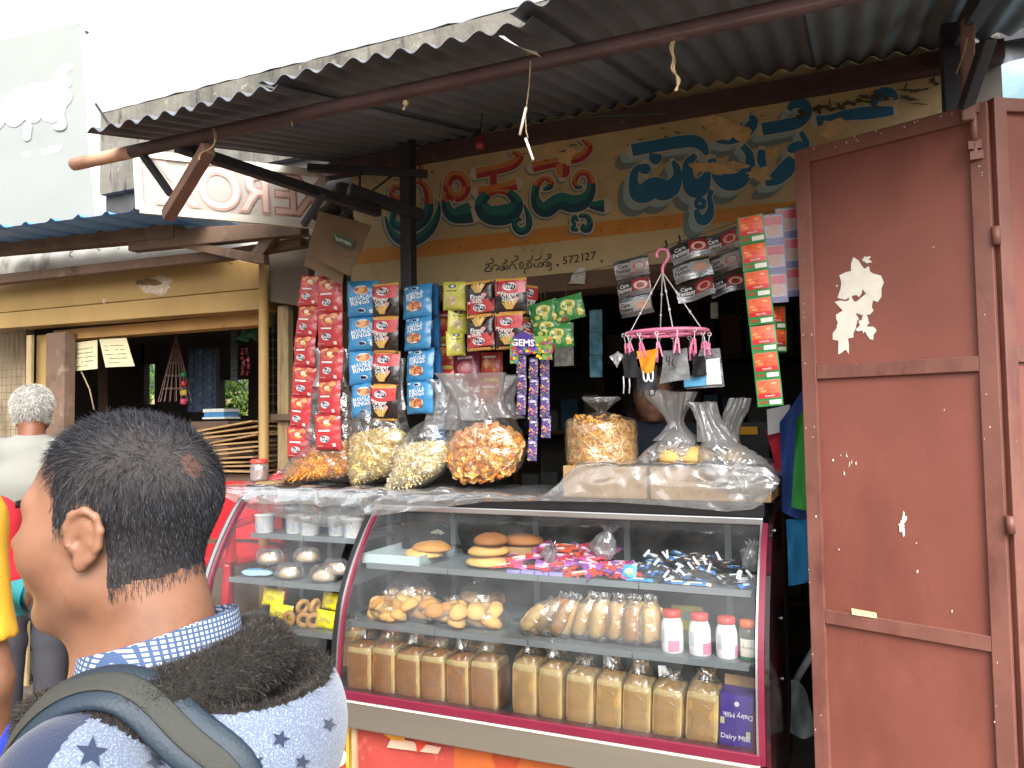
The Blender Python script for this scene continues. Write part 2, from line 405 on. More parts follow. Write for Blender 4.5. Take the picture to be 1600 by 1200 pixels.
SHRI = [z1(ringp(185, 605, 52, 55, 58, 20, 360)), z1([(235, 560, 30), (250, 640, 50), (220, 710, 70), (170, 760, 60), (140, 850, 60), (180, 915, 80), (290, 935, 110), (400, 890, 110), (470, 800, 95), (480, 690, 85), (470, 590, 80), (420, 520, 60), (350, 500, 40)]),
        z1([(375, 285, 24), (405, 350, 50), (410, 430, 52), (385, 500, 34)]),
        z1([(575, 675, 6), (572, 760, 42), (545, 860, 72), (470, 975, 95), (360, 1050, 105), (250, 1062, 98), (155, 1005, 78), (98, 905, 50), (72, 825, 16)])]
EE = [z1(ringp(742, 545, 88, 105, 92, 100, 460)), z1([(640, 600, 70), (635, 690, 78), (665, 780, 110), (720, 820, 140), (790, 810, 175), (878, 790, 200)])]
KRU = [[(744, 271, 17), (775, 265, 16), (799, 258, 16), (811, 248, 14), (809, 241, 10), (799, 238, 4)], [(771, 266, 11), (771, 290, 11)], [(747, 300, 17), (778, 295, 15), (807, 288, 18)],
       [(764, 302, 12), (752, 316, 20), (760, 333, 28), (779, 337, 32), (799, 331, 30), (807, 316, 20), (797, 303, 13), (779, 299, 7), (764, 302, 12)],
       z2([(228, 775, 8), (262, 850, 46), (282, 930, 60), (262, 1005, 68), (205, 1030, 72), (155, 995, 62), (148, 940, 50), (185, 915, 40), (208, 932, 24)])]
SHNA = [z2([(312, 430, 96), (480, 392, 92), (620, 366, 90), (755, 335, 88), (830, 265, 84), (828, 200, 62), (770, 172, 24)]), z2([(600, 400, 130), (596, 480, 130), (592, 525, 60)]),
        z2([(410, 640, 26), (470, 610, 62), (480, 560, 64), (425, 530, 50), (358, 585, 72), (335, 690, 76), (365, 790, 120), (440, 825, 150), (520, 770, 150), (590, 745, 160), (680, 770, 165), (780, 750, 150), (850, 670, 100), (862, 560, 78), (830, 490, 66), (755, 480, 60), (708, 550, 58), (730, 612, 44), (780, 610, 24)]),
        z2([(848, 780, 60), (910, 790, 92), (985, 790, 128)]),
        z2([(738, 935, 22), (712, 890, 40), (690, 920, 44), (705, 962, 34), (690, 1002, 50), (738, 1018, 34)]), z2([(748, 885, 36), (818, 888, 48), (852, 940, 56), (830, 1005, 76), (785, 1002, 56), (790, 955, 22)])]
PYA = [z3([(165, 388, 116), (400, 346, 116), (700, 302, 118), (810, 335, 108), (872, 430, 44)]), z3([(388, 420, 120), (382, 480, 112), (376, 520, 40)]), z3([(285, 515, 60), (285, 560, 118), (285, 610, 60)]),
       z3([(250, 530, 50), (192, 595, 74), (180, 690, 92), (215, 790, 150), (285, 790, 185), (370, 735, 190), (450, 755, 210), (535, 735, 170), (590, 640, 92), (580, 550, 70), (545, 492, 40)]),
       z3([(765, 435, 50), (692, 510, 90), (690, 640, 116), (740, 735, 180), (810, 730, 170), (865, 630, 84), (880, 560, 40)]),
       z3(ringp(805, 888, 38, 38, 46, 0, 360)), z3([(912, 762, 50), (890, 830, 46), (905, 920, 60), (880, 1010, 92), (820, 1045, 100), (778, 995, 66), (772, 945, 46)])]
RA = [z4([(95, 545, 40), (190, 545, 70), (290, 505, 90), (365, 440, 88), (385, 385, 66), (352, 358, 24)]), z4([(300, 590, 50), (355, 660, 64), (350, 770, 86), (270, 860, 130), (170, 870, 126), (90, 800, 80), (60, 690, 60)])]
DAI = [z4([(455, 460, 100), (620, 432, 100), (735, 402, 98), (800, 340, 82), (785, 265, 84), (705, 262, 70), (660, 310, 40)]), z4([(755, 480, 40), (795, 560, 56), (760, 600, 110), (690, 610, 80), (665, 640, 40)]), z4([(452, 620, 50), (448, 700, 66), (480, 790, 40)]), z4([(480, 880, 50), (570, 840, 110), (650, 760, 130), (700, 690, 90)])]
SA = [z4([(880, 400, 88), (1000, 375, 66), (1120, 348, 84), (1300, 330, 100), (1480, 315, 70)]), z4([(1320, 280, 50), (1345, 215, 70), (1410, 170, 80), (1480, 185, 60), (1500, 230, 30)])]
def warm(ymid, cy0, cy1):
    def f(x, y, c):
        up = c[1] < y
        if y < ymid: return 0 if not up else 1
        return 2 if up else 3
    return f
hues = [P_red, P_orange, P_green, P_dgreen]
for nm, gl, ym in (('shri', SHRI, 322), ('ee', EE, 312), ('kru', KRU, 303), ('shna', SHNA, 290)):
    o = MB(); b = MB()
    for i, s in enumerate(gl):
        paint_stroke(o, [(x - 1.6, y + 2.4, w) for x, y, w in s], onwall, 1, lift=.0001 + i * .00001, grow=5.5)
    for i, s in enumerate(gl):
        paint_stroke(o, s, onwall, 0, lift=.0004 + i * .00005, grow=4.2)
        paint_stroke(b, s, onwall, lift=.0012 + i * .0001, split=warm(ym + (0 if i < 3 else -200 if nm in ('shna', 'shri') else 0), 0, 0))
    L = b.build('painted_letter', hues, sw); o.build('letter_outline', [P_white, P_dgrey], sw)
for nm, gl in (('pya', PYA), ('ra', RA), ('dai', DAI), ('sa', SA)):
    o = MB(); b = MB(); e = .0002
    for i, s in enumerate(gl):
        if nm != 'sa':
            for j in range(8):
                t = 1 - j / 8; e += .00002
                paint_stroke(o, [(x - 17 * t, y + 21 * t, w) for x, y, w in s], onwall, 1 if j > 3 else 2, n=3, lift=e, grow=.5)
    for i, s in enumerate(gl):
        paint_stroke(o, s, onwall, 0, lift=e + .0002 + i * .00005, grow=3.2)
        paint_stroke(b, s, onwall, lift=e + .0008 + i * .00008, round_ends=False)
    b.build('painted_letter', P_blue, sw); o.build('letter_shade', [P_white, P_grey, P_dgrey], sw)
SM = [[(132, 248), (165, 236), (200, 232), (226, 210), (222, 184), (203, 178), (195, 192)], [(168, 240), (170, 258)], [(140, 275), (195, 262)], [(150, 280), (128, 305), (134, 324), (165, 318), (190, 322), (203, 300), (186, 280)],
      [(206, 300), (218, 262), (240, 248), (270, 252), (282, 276), (270, 306), (255, 290)], [(306, 262), (300, 300), (330, 306), (352, 284), (350, 262), (330, 262), (336, 284), (368, 298), (388, 274), (372, 250)], [(322, 240), (360, 226), (384, 204), (366, 192), (352, 206)],
      [(404, 300), (414, 262), (440, 232), (462, 250), (480, 292), (494, 296)], [(424, 214), (464, 206), (502, 176), (504, 148), (480, 146), (474, 164)], [(524, 262), (528, 284), (556, 280), (566, 240), (546, 214), (522, 236), (540, 258)],
      [(586, 350), (578, 300), (606, 286), (640, 278), (664, 250), (646, 220), (610, 232), (606, 254), (632, 256)], [(606, 204), (650, 196), (668, 160), (660, 138)], [(690, 196), (740, 184), (764, 160), (770, 132)], [(694, 232), (690, 262), (720, 272), (744, 256), (740, 232), (764, 222), (784, 244), (776, 268), (752, 266)],
      [(800, 256), (792, 224), (820, 208), (838, 236), (826, 262), (850, 262), (862, 230), (840, 206)], [(810, 190), (856, 176), (882, 150), (876, 124), (852, 130), (846, 150), (868, 166)], [(862, 262), (886, 240), (872, 222)], [(848, 302), (868, 308), (886, 290), (872, 268)]]
b = MB()
for i, s in enumerate(SM): paint_stroke(b, z5([(x, y, 13) for x, y in s]), onwall, lift=.0004 + i * .00003, n=3)
for i, c in enumerate('572127'):
    ax = z5([(1040 + i * (66 if i < 3 else 66) + (-12 if i > 3 else 0), 200 - i * 11, 0)])[0]
    put_text(b, c, lambda x, y, ax=ax: onwall(ax[0] + x, ax[1] - y - x * .12, .0006), 17.5, bold=.012)
for dx, dy in ((955, 248), (1455, 205)): rags(b, 740 + dx / 7.27, 380 + dy / 7.27, 2.0, 2.0, onwall, .0005, rough=.1)
b.build('painted_letter', P_black, sw)
for i, (x, y, rx, ry, s) in enumerate([(z2([(560, 250, 0)])[0][0], 231, 22, 17, 2), (884, 246, 14, 10, 5), (1124, 262, 34, 11, 3), (1140, 205, 26, 20, 4), (1116, 188, 20, 9, 8), (1186, 272, 20, 9, 6), (1206, 240, 9, 10, 9), (1302, 200, 24, 13, 10), (1160, 165, 30, 8, 12), (1094, 262, 8, 9, 7)]):
    b = MB(); rags(b, x, y, rx, ry, lambda x, y, e: onwall(x, y, .0028 + e), i * .0001, 0, seed=s, rough=.5); b.build('bare_plaster', P_plaster, sw)
b = MB()
for i in range(46):
    x = rd.choice([rd.uniform(1225, 1470), rd.uniform(600, 1470)]); y0 = U(x, 200, WY)
    yb = 262 - (x - 640) * .178 + abs(rd.gauss(0, 14)) + 8
    rags(b, x, yb, rd.uniform(1.5, 12 if x > 1200 else 4), rd.uniform(.8, 4.5 if x > 1200 else 1.6), lambda x, y, e: onwall(x, y, .0042 + e), i * .00003, seed=i, rough=.9)
for i in range(22):
    rags(b, rd.uniform(560, 1240), rd.uniform(300, 425), rd.uniform(.6, 2), rd.uniform(.5, 1.2), lambda x, y, e: onwall(x, y, .006 + e), i * .00003, seed=99 + i, rough=.6)
b.build('mould_stain', P_soot, sw, kind='stuff')

# ================================================================== corrugated awning
M_gi = mat('galvanised_sheet', hexc('686c72'), .62, metal=.2, var=.18, scale=4, bump=.12, bscale=60, stains=[(hexc('54585e'), .45, .7, 3, (1, .3, 1)), (hexc('6b5a4c'), .62, .74, 5, (1, .25, 1))])
M_steel = mat('maroon_painted_steel', hexc('4b3433'), .7, metal=.1, var=.25, scale=9, bump=.3, stains=[(hexc('3a2b28'), .5, .7, 7, (1, 1, 1)), (hexc('7d6257'), .64, .74, 14, (1, 1, 1))])
M_blacksteel = mat('black_steel', hexc('2b2a30'), .6, metal=.2, var=.25, bump=.25, stains=[(hexc('4b3a35'), .6, .72, 9, (1, 1, 1))])
M_brownsteel = mat('brown_steel_section', hexc('75574a'), .65, metal=.1, var=.2, bump=.3, stains=[(hexc('4a362f'), .5, .68, 8, (1, 1, 1)), (hexc('9a7c6b'), .62, .72, 15, (1, 1, 1))])
YF = 1.66; SL = math.tan(R(13))
ZF = U(560, 112, YF).z
def roofz(Y): return ZF + .012 + SL * (Y - YF)
awn = thing('awning', 'corrugated grey metal awning on maroon pipes over the shop front', 'awning', (XL, 2.3, roofz(2.3)))
def sheet(x0, x1, y0, dz, tilt=0.0, y1=WY - .001, dip=0):
    m = MB(); nx = int((x1 - x0) / .076 * 10); nx = max(nx, 10)
    def fn(th):
        def f(u, v):
            x = lerp(x0, x1, u); y = lerp(y0 + .006 * math.sin(x * 9) + .004 * noise.noise((x * 30, 0, 0)), y1, v)
            w = .0105 * math.sin(2 * math.pi * x / .076)
            return (x, y, roofz(y) + w + dz + tilt * (u - .5) + th + dip * (1 - v) ** 3 * math.sin(u * 6) + .004 * noise.noise((x * 2, y * 2, 3)))
        return f
    m.grid(fn(0), nx, 6); m.grid(fn(.0025), nx, 6)
    n = nx + 1; o = n * 7
    for i in range(nx): m.f.append([i, i + 1, o + i + 1, o + i]); m.m.append(0); m.s.append(False)
    return m.build('corrugated_sheet', M_gi, awn)
xs = [U(138, 212, YF).x, U(412, 145, YF).x, U(818, 50, YF + .04).x, U(1240, -60, YF).x, 0.62]
sheet(xs[0], xs[1] + .05, YF, 0.0); sheet(xs[1] - .02, xs[2] + .04, YF + .005, .016, dip=.008); sheet(xs[2], xs[3] + .05, YF - .05, .034); sheet(xs[3], xs[4], YF, .016)
# front pipe, back beam, rafters
YP = 1.80; zp = U(580, 155, YP).z
MB().tube([(U(116, 250, YP).x, YP, zp), (0.7, YP, zp)], .021, 12).build('front_pipe', M_steel, awn)
MB().tube([(U(116, 250, YP).x - .002, YP, zp), (U(206, 228, YP).x, YP, zp)], .0215, 12).build('lit_pipe_end', mat('lit_pipe_steel', hexc('b58a72'), .7, var=.2, stains=[(hexc('8a5f4a'), .5, .7, 8, (1, 1, 1))]), awn)  # same pipe where daylight falls on it; the light is put into paler colour
MB().bb((U(470, 300, WY).x, WY - .062, ZT - .03), (XR + .1, WY - .0015, roofz(WY - .04) - .013)).build('back_beam', M_steel, awn)
for px in (1480,):
    x = U(px, 200, WY).x
    MB().bar((x, YF + .06, roofz(YF + .06) - .045), (x, WY - .07, roofz(WY - .07) - .045), .04, .05).build('rafter', M_blacksteel, awn)
# bracket truss on the left and the black post
def bar_px(name, p, q, w, Yp, Yq, m=M_steel, par=awn, h=None):
    return MB().bar(U(p[0], p[1], Yp), U(q[0], q[1], Yq), w, h).build(name, m, par, bevel=.003)
bar_px('strut', (222, 240), (268, 305), .022, YP, YP + .1, M_blacksteel)
bar_px('strut', (326, 232), (262, 338), .04, YP, YP + .12, M_brownsteel)
bar_px('truss_arm', (276, 228), (592, 332), .036, YP, 2.62, M_blacksteel)
bar_px('strut', (508, 300), (474, 352), .022, 2.3, 2.32, M_blacksteel)
bar_px('truss_arm', (480, 262), (668, 272), .03, 2.5, 2.78, M_blacksteel)
bar_px('truss_arm', (545, 296), (660, 338), .045, 2.5, 2.78, M_blacksteel)
bar_px('strut', (562, 265), (562, 305), .01, 2.6, 2.6, M_blacksteel)
bar_px('strut', (612, 275), (566, 310), .009, 2.7, 2.6, M_blacksteel)
p0 = U(637, 260, 2.76); p1 = U(642, 560, 2.76)
MB().bar((p0.x, 2.76, ZT + .1), (p0.x, 2.76, ZL - .07), .052, .052).build('post', M_blacksteel, awn, bevel=.004)
pr = U(1490, 60, 2.6)
MB().bar((pr.x, 2.6, roofz(2.6)), (pr.x, 2.6, 0), .07, .07).build('post', M_blacksteel, awn, bevel=.004)
bar_px('strut', (1512, 30), (1512, 190), .03, 2.3, 2.3, M_brownsteel); bar_px('strut', (1545, 60), (1508, 170), .03, 2.2, 2.3, M_blacksteel)
# ================================================================== folding doors of the shop
M_door = mat('red_brown_enamel', hexc('7c463a'), .5, var=.12, scale=4, bump=.1, bscale=90, stains=[(hexc('6a382d'), .5, .72, 3, (1, 1, .35)), (hexc('8a5446'), .64, .80, 18, (1, 1, .3)), (hexc('9a7264'), .71, .76, 55, (1, 1, .5))])
M_doorfr = mat('brown_door_frame', hexc('774c41'), .5, var=.14, scale=6, bump=.15, stains=[(hexc('593028'), .5, .7, 7, (1, 1, .4)), (hexc('a88578'), .68, .75, 40, (1, 1, 1))])
M_paper = mat('torn_white_paper', hexc('d8d3c6'), .9, var=.1, scale=20, bump=.2)
def door_panel(label, N, W, d, H, rails, sw=.044):
    """N: near top corner; d: unit direction in plan; W: width"""
    n = Vector((d.y, -d.x, 0))
    if n.dot(Vector((0, 0, 0)) - Vector((N.x, N.y, 0))) < 0: n = -n       # towards the lens
    t = thing('folding_door', label, 'door', (N.x + d.x * W / 2, N.y + d.y * W / 2, .03), group='folding doors of the shop')
    def at(s, z, o=0.0): return Vector((N.x + d.x * s, N.y + d.y * s, z)) + n * o
    zt = N.z; zb = .03
    def slab(name, s0, s1, z0, z1, o0, o1, m, bev=.002):
        mb = MB(); v = [at(s, z, o) for s in (s0, s1) for z in (z0, z1) for o in (o0, o1)]
        mb.add(v, [(0, 1, 3, 2), (4, 6, 7, 5), (0, 4, 5, 1), (2, 3, 7, 6), (0, 2, 6, 4), (1, 5, 7, 3)])
        return mb.build(name, m, t, bevel=bev)
    slab('panel_sheet', .01, W - .01, zb + .01, zt - .01, -.022, -.014, M_door, 0)
    slab('stile', 0, sw, zb, zt, -.026, 0, M_doorfr); slab('stile', W - sw, W, zb, zt, -.026, 0, M_doorfr)
    slab('rail', sw, W - sw, zt - sw, zt, -.0255, -.001, M_doorfr); slab('rail', sw, W - sw, zb, zb + sw, -.0255, -.001, M_doorfr)
    for z in rails: slab('rail', sw, W - sw, z - .02, z + .02, -.0255, -.001, M_doorfr)
    return t, at, slab
N = UD(1541, 157, 2.0); rf = ray(1241, 236); Fp = EYE + rf * ((N.z - EYE.z) / rf.z)
d1 = Vector((Fp.x - N.x, Fp.y - N.y, 0)); W1 = d1.length; d1.normalize()
nrm = Vector((d1.y, -d1.x, 0))
if nrm.dot(Vector((N.x, N.y, 0))) > 0: nrm = -nrm
def on_door(px, py, o=0.0):
    r = ray(px, py); P0 = Vector((N.x, N.y, 0)); k = (nrm.dot(P0 - Vector((EYE.x, EYE.y, 0)))) / (nrm.x * r.x + nrm.y * r.y)
    return EYE + r * k + nrm * o
zr = [on_door(1400, 575).z, on_door(1400, 982).z]
dt, dat, dslab = door_panel('red-brown metal folding door with scraps of white poster, beside the display counter', N, W1, d1, N.z, zr)
def ond(x, y, e=0): return on_door(x, y, -.0125 + e)
for i, (cx, cy, rx, ry, sd, rg) in enumerate([(1342, 440, 26, 34, 4, .6), (1330, 485, 26, 24, 9, .7), (1318, 520, 14, 30, 11, .6), (1350, 510, 12, 14, 2, .8), (1408, 820, 6, 12, 5, .9), (1352, 405, 8, 4, 6, .6), (1360, 452, 8, 10, 12, .6)]):
    b = MB(); rags(b, cx, cy, rx, ry, ond, i * .0002, seed=sd, rough=rg); b.build('poster_scrap', M_paper, dt)
b = MB()
for i in range(20):
    cx, cy = rd.choice([(rd.gauss(1465, 14), rd.gauss(612, 22)), (rd.gauss(1320, 14), rd.gauss(722, 12)), (rd.uniform(1290, 1530), rd.uniform(260, 1190))])
    rags(b, cx, cy, rd.uniform(.5, 1.6), rd.uniform(.6, 3.2), ond, .0014 + i * .00001, n=7, seed=i, rough=.5)
b.build('paint_flecks', M_paper, dt, kind='stuff')
b = MB()
for i in range(40):
    sx = rd.choice([(1252, 250, 1282, 1190), (1528, 175, 1565, 1190), (1256, 240, 1500, 172)]); q = rd.random()
    rags(b, lerp(sx[0], sx[2], q) + rd.uniform(-9, 9), lerp(sx[1], sx[3], q) + rd.uniform(-4, 4), rd.uniform(.5, 1.5), rd.uniform(.5, 1.8), lambda x, y, e: on_door(x, y, .0012 + e), i * .00001, n=6, seed=i, rough=.4)
b.build('paint_flecks', M_paper, dt, kind='stuff')
# tower bolt and hinges
bt = MB(); a = on_door(1521, 178, .008); c = on_door(1524, 222, .008); bt.tube([a, c], .009, 10); e1 = on_door(1524, 226, .008); e2 = on_door(1526, 248, .008); bt.tube([e1, e2], .0065, 10)
bo = bt.build('tower_bolt', M_doorfr, dt); b = MB()
for q in ((1520, 172), (1523, 228), (1526, 244)): b.box(on_door(*q, .004), (.03, .02, .022))
b.build('bolt_plate', M_doorfr, bo)
for q in ((1556, 368), (1578, 820)):
    hg = MB(); hg.tube([on_door(q[0], q[1] - 14, .0), on_door(q[0] + 1, q[1] + 14, .0)], .011, 10); hg.build('hinge', M_doorfr, dt)
# receipt tucked on the rail
b = MB(); b.add([on_door(1331, 950, .003), on_door(1370, 957, .004), on_door(1371, 966, .002), on_door(1332, 960, .002)], [(0, 1, 2, 3)])
o = b.build('paper_ticket', mat('yellow_ticket', hexc('e6dca0'), .8, var=.3, scale=60)); tag(o, 'small yellow and white ticket tucked on the lower rail of the door', 'ticket')
N2 = UD(1553, 151, 2.0); d2 = Vector((math.sin(R(58)), math.cos(R(58)), 0))
door_panel('narrow strip of red-brown folding door at the right edge, behind the hinged fold', N2, .5, d2, N2.z, [zr[0] + .02, zr[1]], sw=.036)

# ================================================================== right-hand neighbour
M_bluewall = mat('pale_blue_limewash', hexc('a9d3e0'), .9, var=.08, scale=3, bump=.2, stains=[(hexc('d6e2df'), .55, .7, 4, (1, 1, 1)), (hexc('7ba6b4'), .62, .74, 8, (1, 1, .5))])
nb = thing('neighbour_house', 'pale blue wall of the house at the right edge above the doors', 'house', (1.9, 4.2, 0))
MB().bb((.60, 4.0, 0), (5.5, 4.3, 3.4)).build('wall', M_bluewall, nb); MB().bb((.53, 3.98, 0), (.599, 4.28, 3.4)).build('corner', M_cream, nb)
na = thing('neighbour_awning', 'dark corrugated awning at the top right corner above the blue wall', 'awning', (1.5, 2.6, 2.6))
m = MB(); xa, xb = .64, 2.6
def nsh(th): return lambda u, v: (lerp(xa, xb, u), lerp(1.75, 3.55, v), 2.50 + .10 * v * 3.2 + .012 * math.sin(lerp(xa, xb, u) * 2 * math.pi / .095) + th)
m.grid(nsh(0), 120, 5); m.grid(nsh(.003), 120, 5); m.build('corrugated_sheet', M_gi, na)
e0 = U(1552, 66, 3.6)
MB().bb((.5, 3.56, e0.z - .02), (2.6, 3.6, e0.z + .3)).build('fascia_beam', M_blacksteel, na)
m = MB(); m.grid(lambda u, v: (lerp(.52, 2.6, u), 3.62 + .012 * math.sin(u * 110), lerp(e0.z - .085 - .01 * math.sin(u * 60), e0.z + .1, v)), 100, 2); m.build('hanging_sheet', M_gi, na)

# ================================================================== left-hand stall
M_yel = mat('ochre_enamel', hexc('a0824e'), .6, var=.08, scale=3, bump=.12, stains=[(hexc('8f7242'), .5, .75, 2, (1, 1, .5)), (hexc('8a6a3c'), .64, .76, 6, (1, 1, .3)), (hexc('4d3a26'), .71, .77, 24, (1, 1, 1))])
M_yel2 = mat('shaded_ochre_soffit', hexc('b48a52'), .7, var=.15, bump=.15, stains=[(hexc('5a4228'), .64, .75, 14, (1, 1, 1))])
M_brown = mat('brown_painted_beam', hexc('6a5444'), .7, var=.15, scale=5, bump=.2, stains=[(hexc('46372d'), .52, .7, 5, (1, 1, 1)), (hexc('8b7766'), .6, .72, 9, (1, 1, 1))])
M_dirtywhite = mat('dirty_whitewash', hexc('b9b8b2'), .9, var=.12, bump=.3, stains=[(hexc('6f6658'), .54, .7, 5, (1, 1, .6)), (hexc('3c352c'), .66, .74, 14, (1, 1, 1))])
M_wire = mat('rusty_wire', hexc('5d5040'), .7, metal=.4, var=.2, bump=0)
M_post = mat('weathered_post', hexc('a08c66'), .8, var=.2, scale=8, bump=.4, stretch=(3, 3, .4), stains=[(hexc('5b4a34'), .5, .7, 12, (2, 2, .3))])
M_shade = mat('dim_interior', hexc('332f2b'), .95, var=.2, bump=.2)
st = thing('neighbour_stall', 'ochre-beamed open stall with wire grilles left of the snack shop', 'stall', (-3.4, WY, .1))
def ext(name, quad, Y0, Y1, m, par=st, bevel=.003):
    """a board seen as quad (picture points) on plane Y0, running back to Y1"""
    f = [U(x, y, Y0) for x, y in quad]; b = [Vector((q.x, Y1, q.z)) for q in f]; n = len(f)
    mb = MB(); mb.add(f + b, [list(range(n)), list(range(2 * n - 1, n - 1, -1))] + [(i, n + i, n + (i + 1) % n, (i + 1) % n) for i in range(n)])
    return mb.build(name, m, par, bevel=bevel)
fas = ext('fascia', [(-90, 449), (130, 430), (345, 402), (412, 414), (411, 450), (-90, 497)], WY, WY + .06, M_yel)
ext('fascia_lip', [(-90, 498), (411, 451), (410, 483), (-90, 520)], WY - .014, WY + .1, M_yel)
ext('soffit', [(82, 517), (406, 488), (404, 508), (84, 532)], WY + .105, WY + .2, M_yel2)
ext('upper_beam', [(-90, 366), (270, 341), (270, 371), (-90, 404)], 2.72, 2.80, M_brown)
ext('upper_rail', [(200, 362), (470, 345), (470, 366), (200, 392)], 2.73, 2.79, M_brown)
ext('lower_rail', [(-90, 438), (330, 392), (470, 370), (470, 384), (340, 406), (-90, 452)], 2.80, 2.86, M_brown)
ext('brace', [(200, 368), (250, 368), (412, 398), (412, 412), (390, 410)], 2.74, 2.78, M_brown)
ext('brace', [(418, 356), (440, 356), (408, 400), (388, 400)], 2.75, 2.79, M_brown)
ext('whitewashed_board', [(-90, 380), (470, 350), (470, 420), (-90, 460)], WY + .03, WY + .05, M_dirtywhite, bevel=0)
ext('return_wall', [(412, 372), (482, 366), (482, 480), (412, 470)], WY - .03, WY + .02, mat('grey_brown_render', hexc('5d5348'), .95, var=.2, bump=.4))
# torn label, screw ring, hook on the fascia
b = MB(); rags(b, 244, 446, 27, 13, lambda x, y, e: U(x, y, WY - .002 - e), seed=5, rough=.35); b.build('torn_label', mat('torn_grey_label', hexc('b3a691'), .9, var=.35, scale=24, bump=.4), st)
b = MB(); rags(b, 232, 441, 18, 6, lambda x, y, e: U(x, y, WY - .004 - e), seed=8, rough=.3); b.build('label_glue', mat('brown_glue', hexc('6a5236'), .9, var=.3), st)
for q in ((363, 405), (158, 384), (115, 395)):
    c = U(*q, 2.79); MB().tube([c + Vector((.016 * math.cos(a), -.01, .016 * math.sin(a) - .01)) for a in [R(k) for k in range(60, 330, 30)]], .0025, 6).build('hook', M_wire, st)
c = U(164, 471, WY); MB().tube([c + Vector((.008 * math.cos(a), -.004, .01 * math.sin(a))) for a in [R(k) for k in range(0, 360, 30)]], .002, 6, closed=True).build('screw_eye', M_paper, st)
# blue roof sheet with its ridges
M_bluesheet = mat('blue_roof_sheet', hexc('5b93cf'), .45, var=.08, bump=.05, stains=[(hexc('a9c6e2'), .55, .72, 3, (1, 1, 1))])
m = MB(); ra, rb_ = U(-120, 362, 2.45), U(255, 336, 2.45)
def bsh(u, v):
    x = lerp(ra.x, rb_.x, u); w = (x / .19) % 1.0; h = .022 * max(0, 1 - abs(w - .5) / .16)
    return (x, lerp(2.45, 2.93, v), lerp(ra.z, rb_.z, u) * .5 + .5 * (ra.z + rb_.z) / 2 + h + .02 * v)
m.grid(bsh, 90, 3, sm=False); m.grid(lambda u, v: Vector(bsh(u, v)) + Vector((0, 0, -.003)), 90, 3, sm=False); m.build('roof_sheet', M_bluesheet, st)
# posts, pole
pp = [U(412, 408, WY - .05), U(403, 760, WY - .05)]
MB().tube([(pp[0].x, WY - .05, pp[0].z + .02), (pp[0].x, WY - .05, .085)], .024, 12).build('pole', M_yel, st)
def post_px(x0, x1, ytop, Y, d, m): 
    a, b_ = U(x0, ytop, Y), U(x1, ytop, Y); MB().bb((a.x, Y, .1), (b_.x, Y + d, a.z)).build('post', m, st, bevel=.004)
post_px(72, 101, 521, WY + .02, .07, M_brown); post_px(57, 71.5, 524, WY + .1, .03, M_yel); post_px(41, 49, 524, WY + .03, .02, M_post); post_px(433, 450, 478, WY + .02, .04, M_post)
ext('cross_bar', [(411, 647), (455, 647), (455, 657), (411, 657)], WY - .02, WY + .015, M_brown)
def grille(x0, x1, y0, y1, Y, s):
    a, c = U(x0, y0, Y), U(x1, y1, Y); m = MB(); n = int((c.x - a.x) / s); k = int((a.z - c.z) / s)
    for i in range(n + 1): x = a.x + i * s + rd.uniform(-.002, .002); m.tube([(x, Y, a.z), (x + rd.uniform(-.004, .004), Y, c.z)], .0013, 4)
    for i in range(k + 1): z = a.z - i * s; m.tube([(a.x, Y + .002, z), (c.x, Y + .002, z + rd.uniform(-.003, .003))], .0013, 4)
    return m.build('wire_grille', M_wire, st)
grille(-60, 42, 505, 980, WY + .045, .045); grille(404, 470, 478, 760, WY + .07, .045)
# interior: back wall with two openings, side walls, counter
BY = 4.7
def bw(x0, x1, y0, y1): a, c = U(x0, y0, BY), U(x1, y1, BY); return MB().bb((a.x, BY, c.z), (c.x, BY + .06, a.z))
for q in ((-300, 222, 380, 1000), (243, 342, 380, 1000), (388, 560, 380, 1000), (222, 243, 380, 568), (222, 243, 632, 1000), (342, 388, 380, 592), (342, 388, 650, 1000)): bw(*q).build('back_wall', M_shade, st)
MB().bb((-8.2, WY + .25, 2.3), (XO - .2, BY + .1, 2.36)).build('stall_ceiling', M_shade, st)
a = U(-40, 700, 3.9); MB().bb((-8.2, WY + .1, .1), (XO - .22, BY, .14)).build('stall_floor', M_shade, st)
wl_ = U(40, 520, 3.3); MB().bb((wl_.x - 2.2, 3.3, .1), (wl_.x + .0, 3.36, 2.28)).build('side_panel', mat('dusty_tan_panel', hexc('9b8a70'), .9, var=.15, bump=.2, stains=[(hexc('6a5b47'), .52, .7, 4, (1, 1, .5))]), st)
ct = U(250, 735, 3.3); MB().bb((U(100, 735, 3.15).x, 3.15, .1), (XO - .24, 3.6, ct.z)).build('stall_counter', M_brown, st)
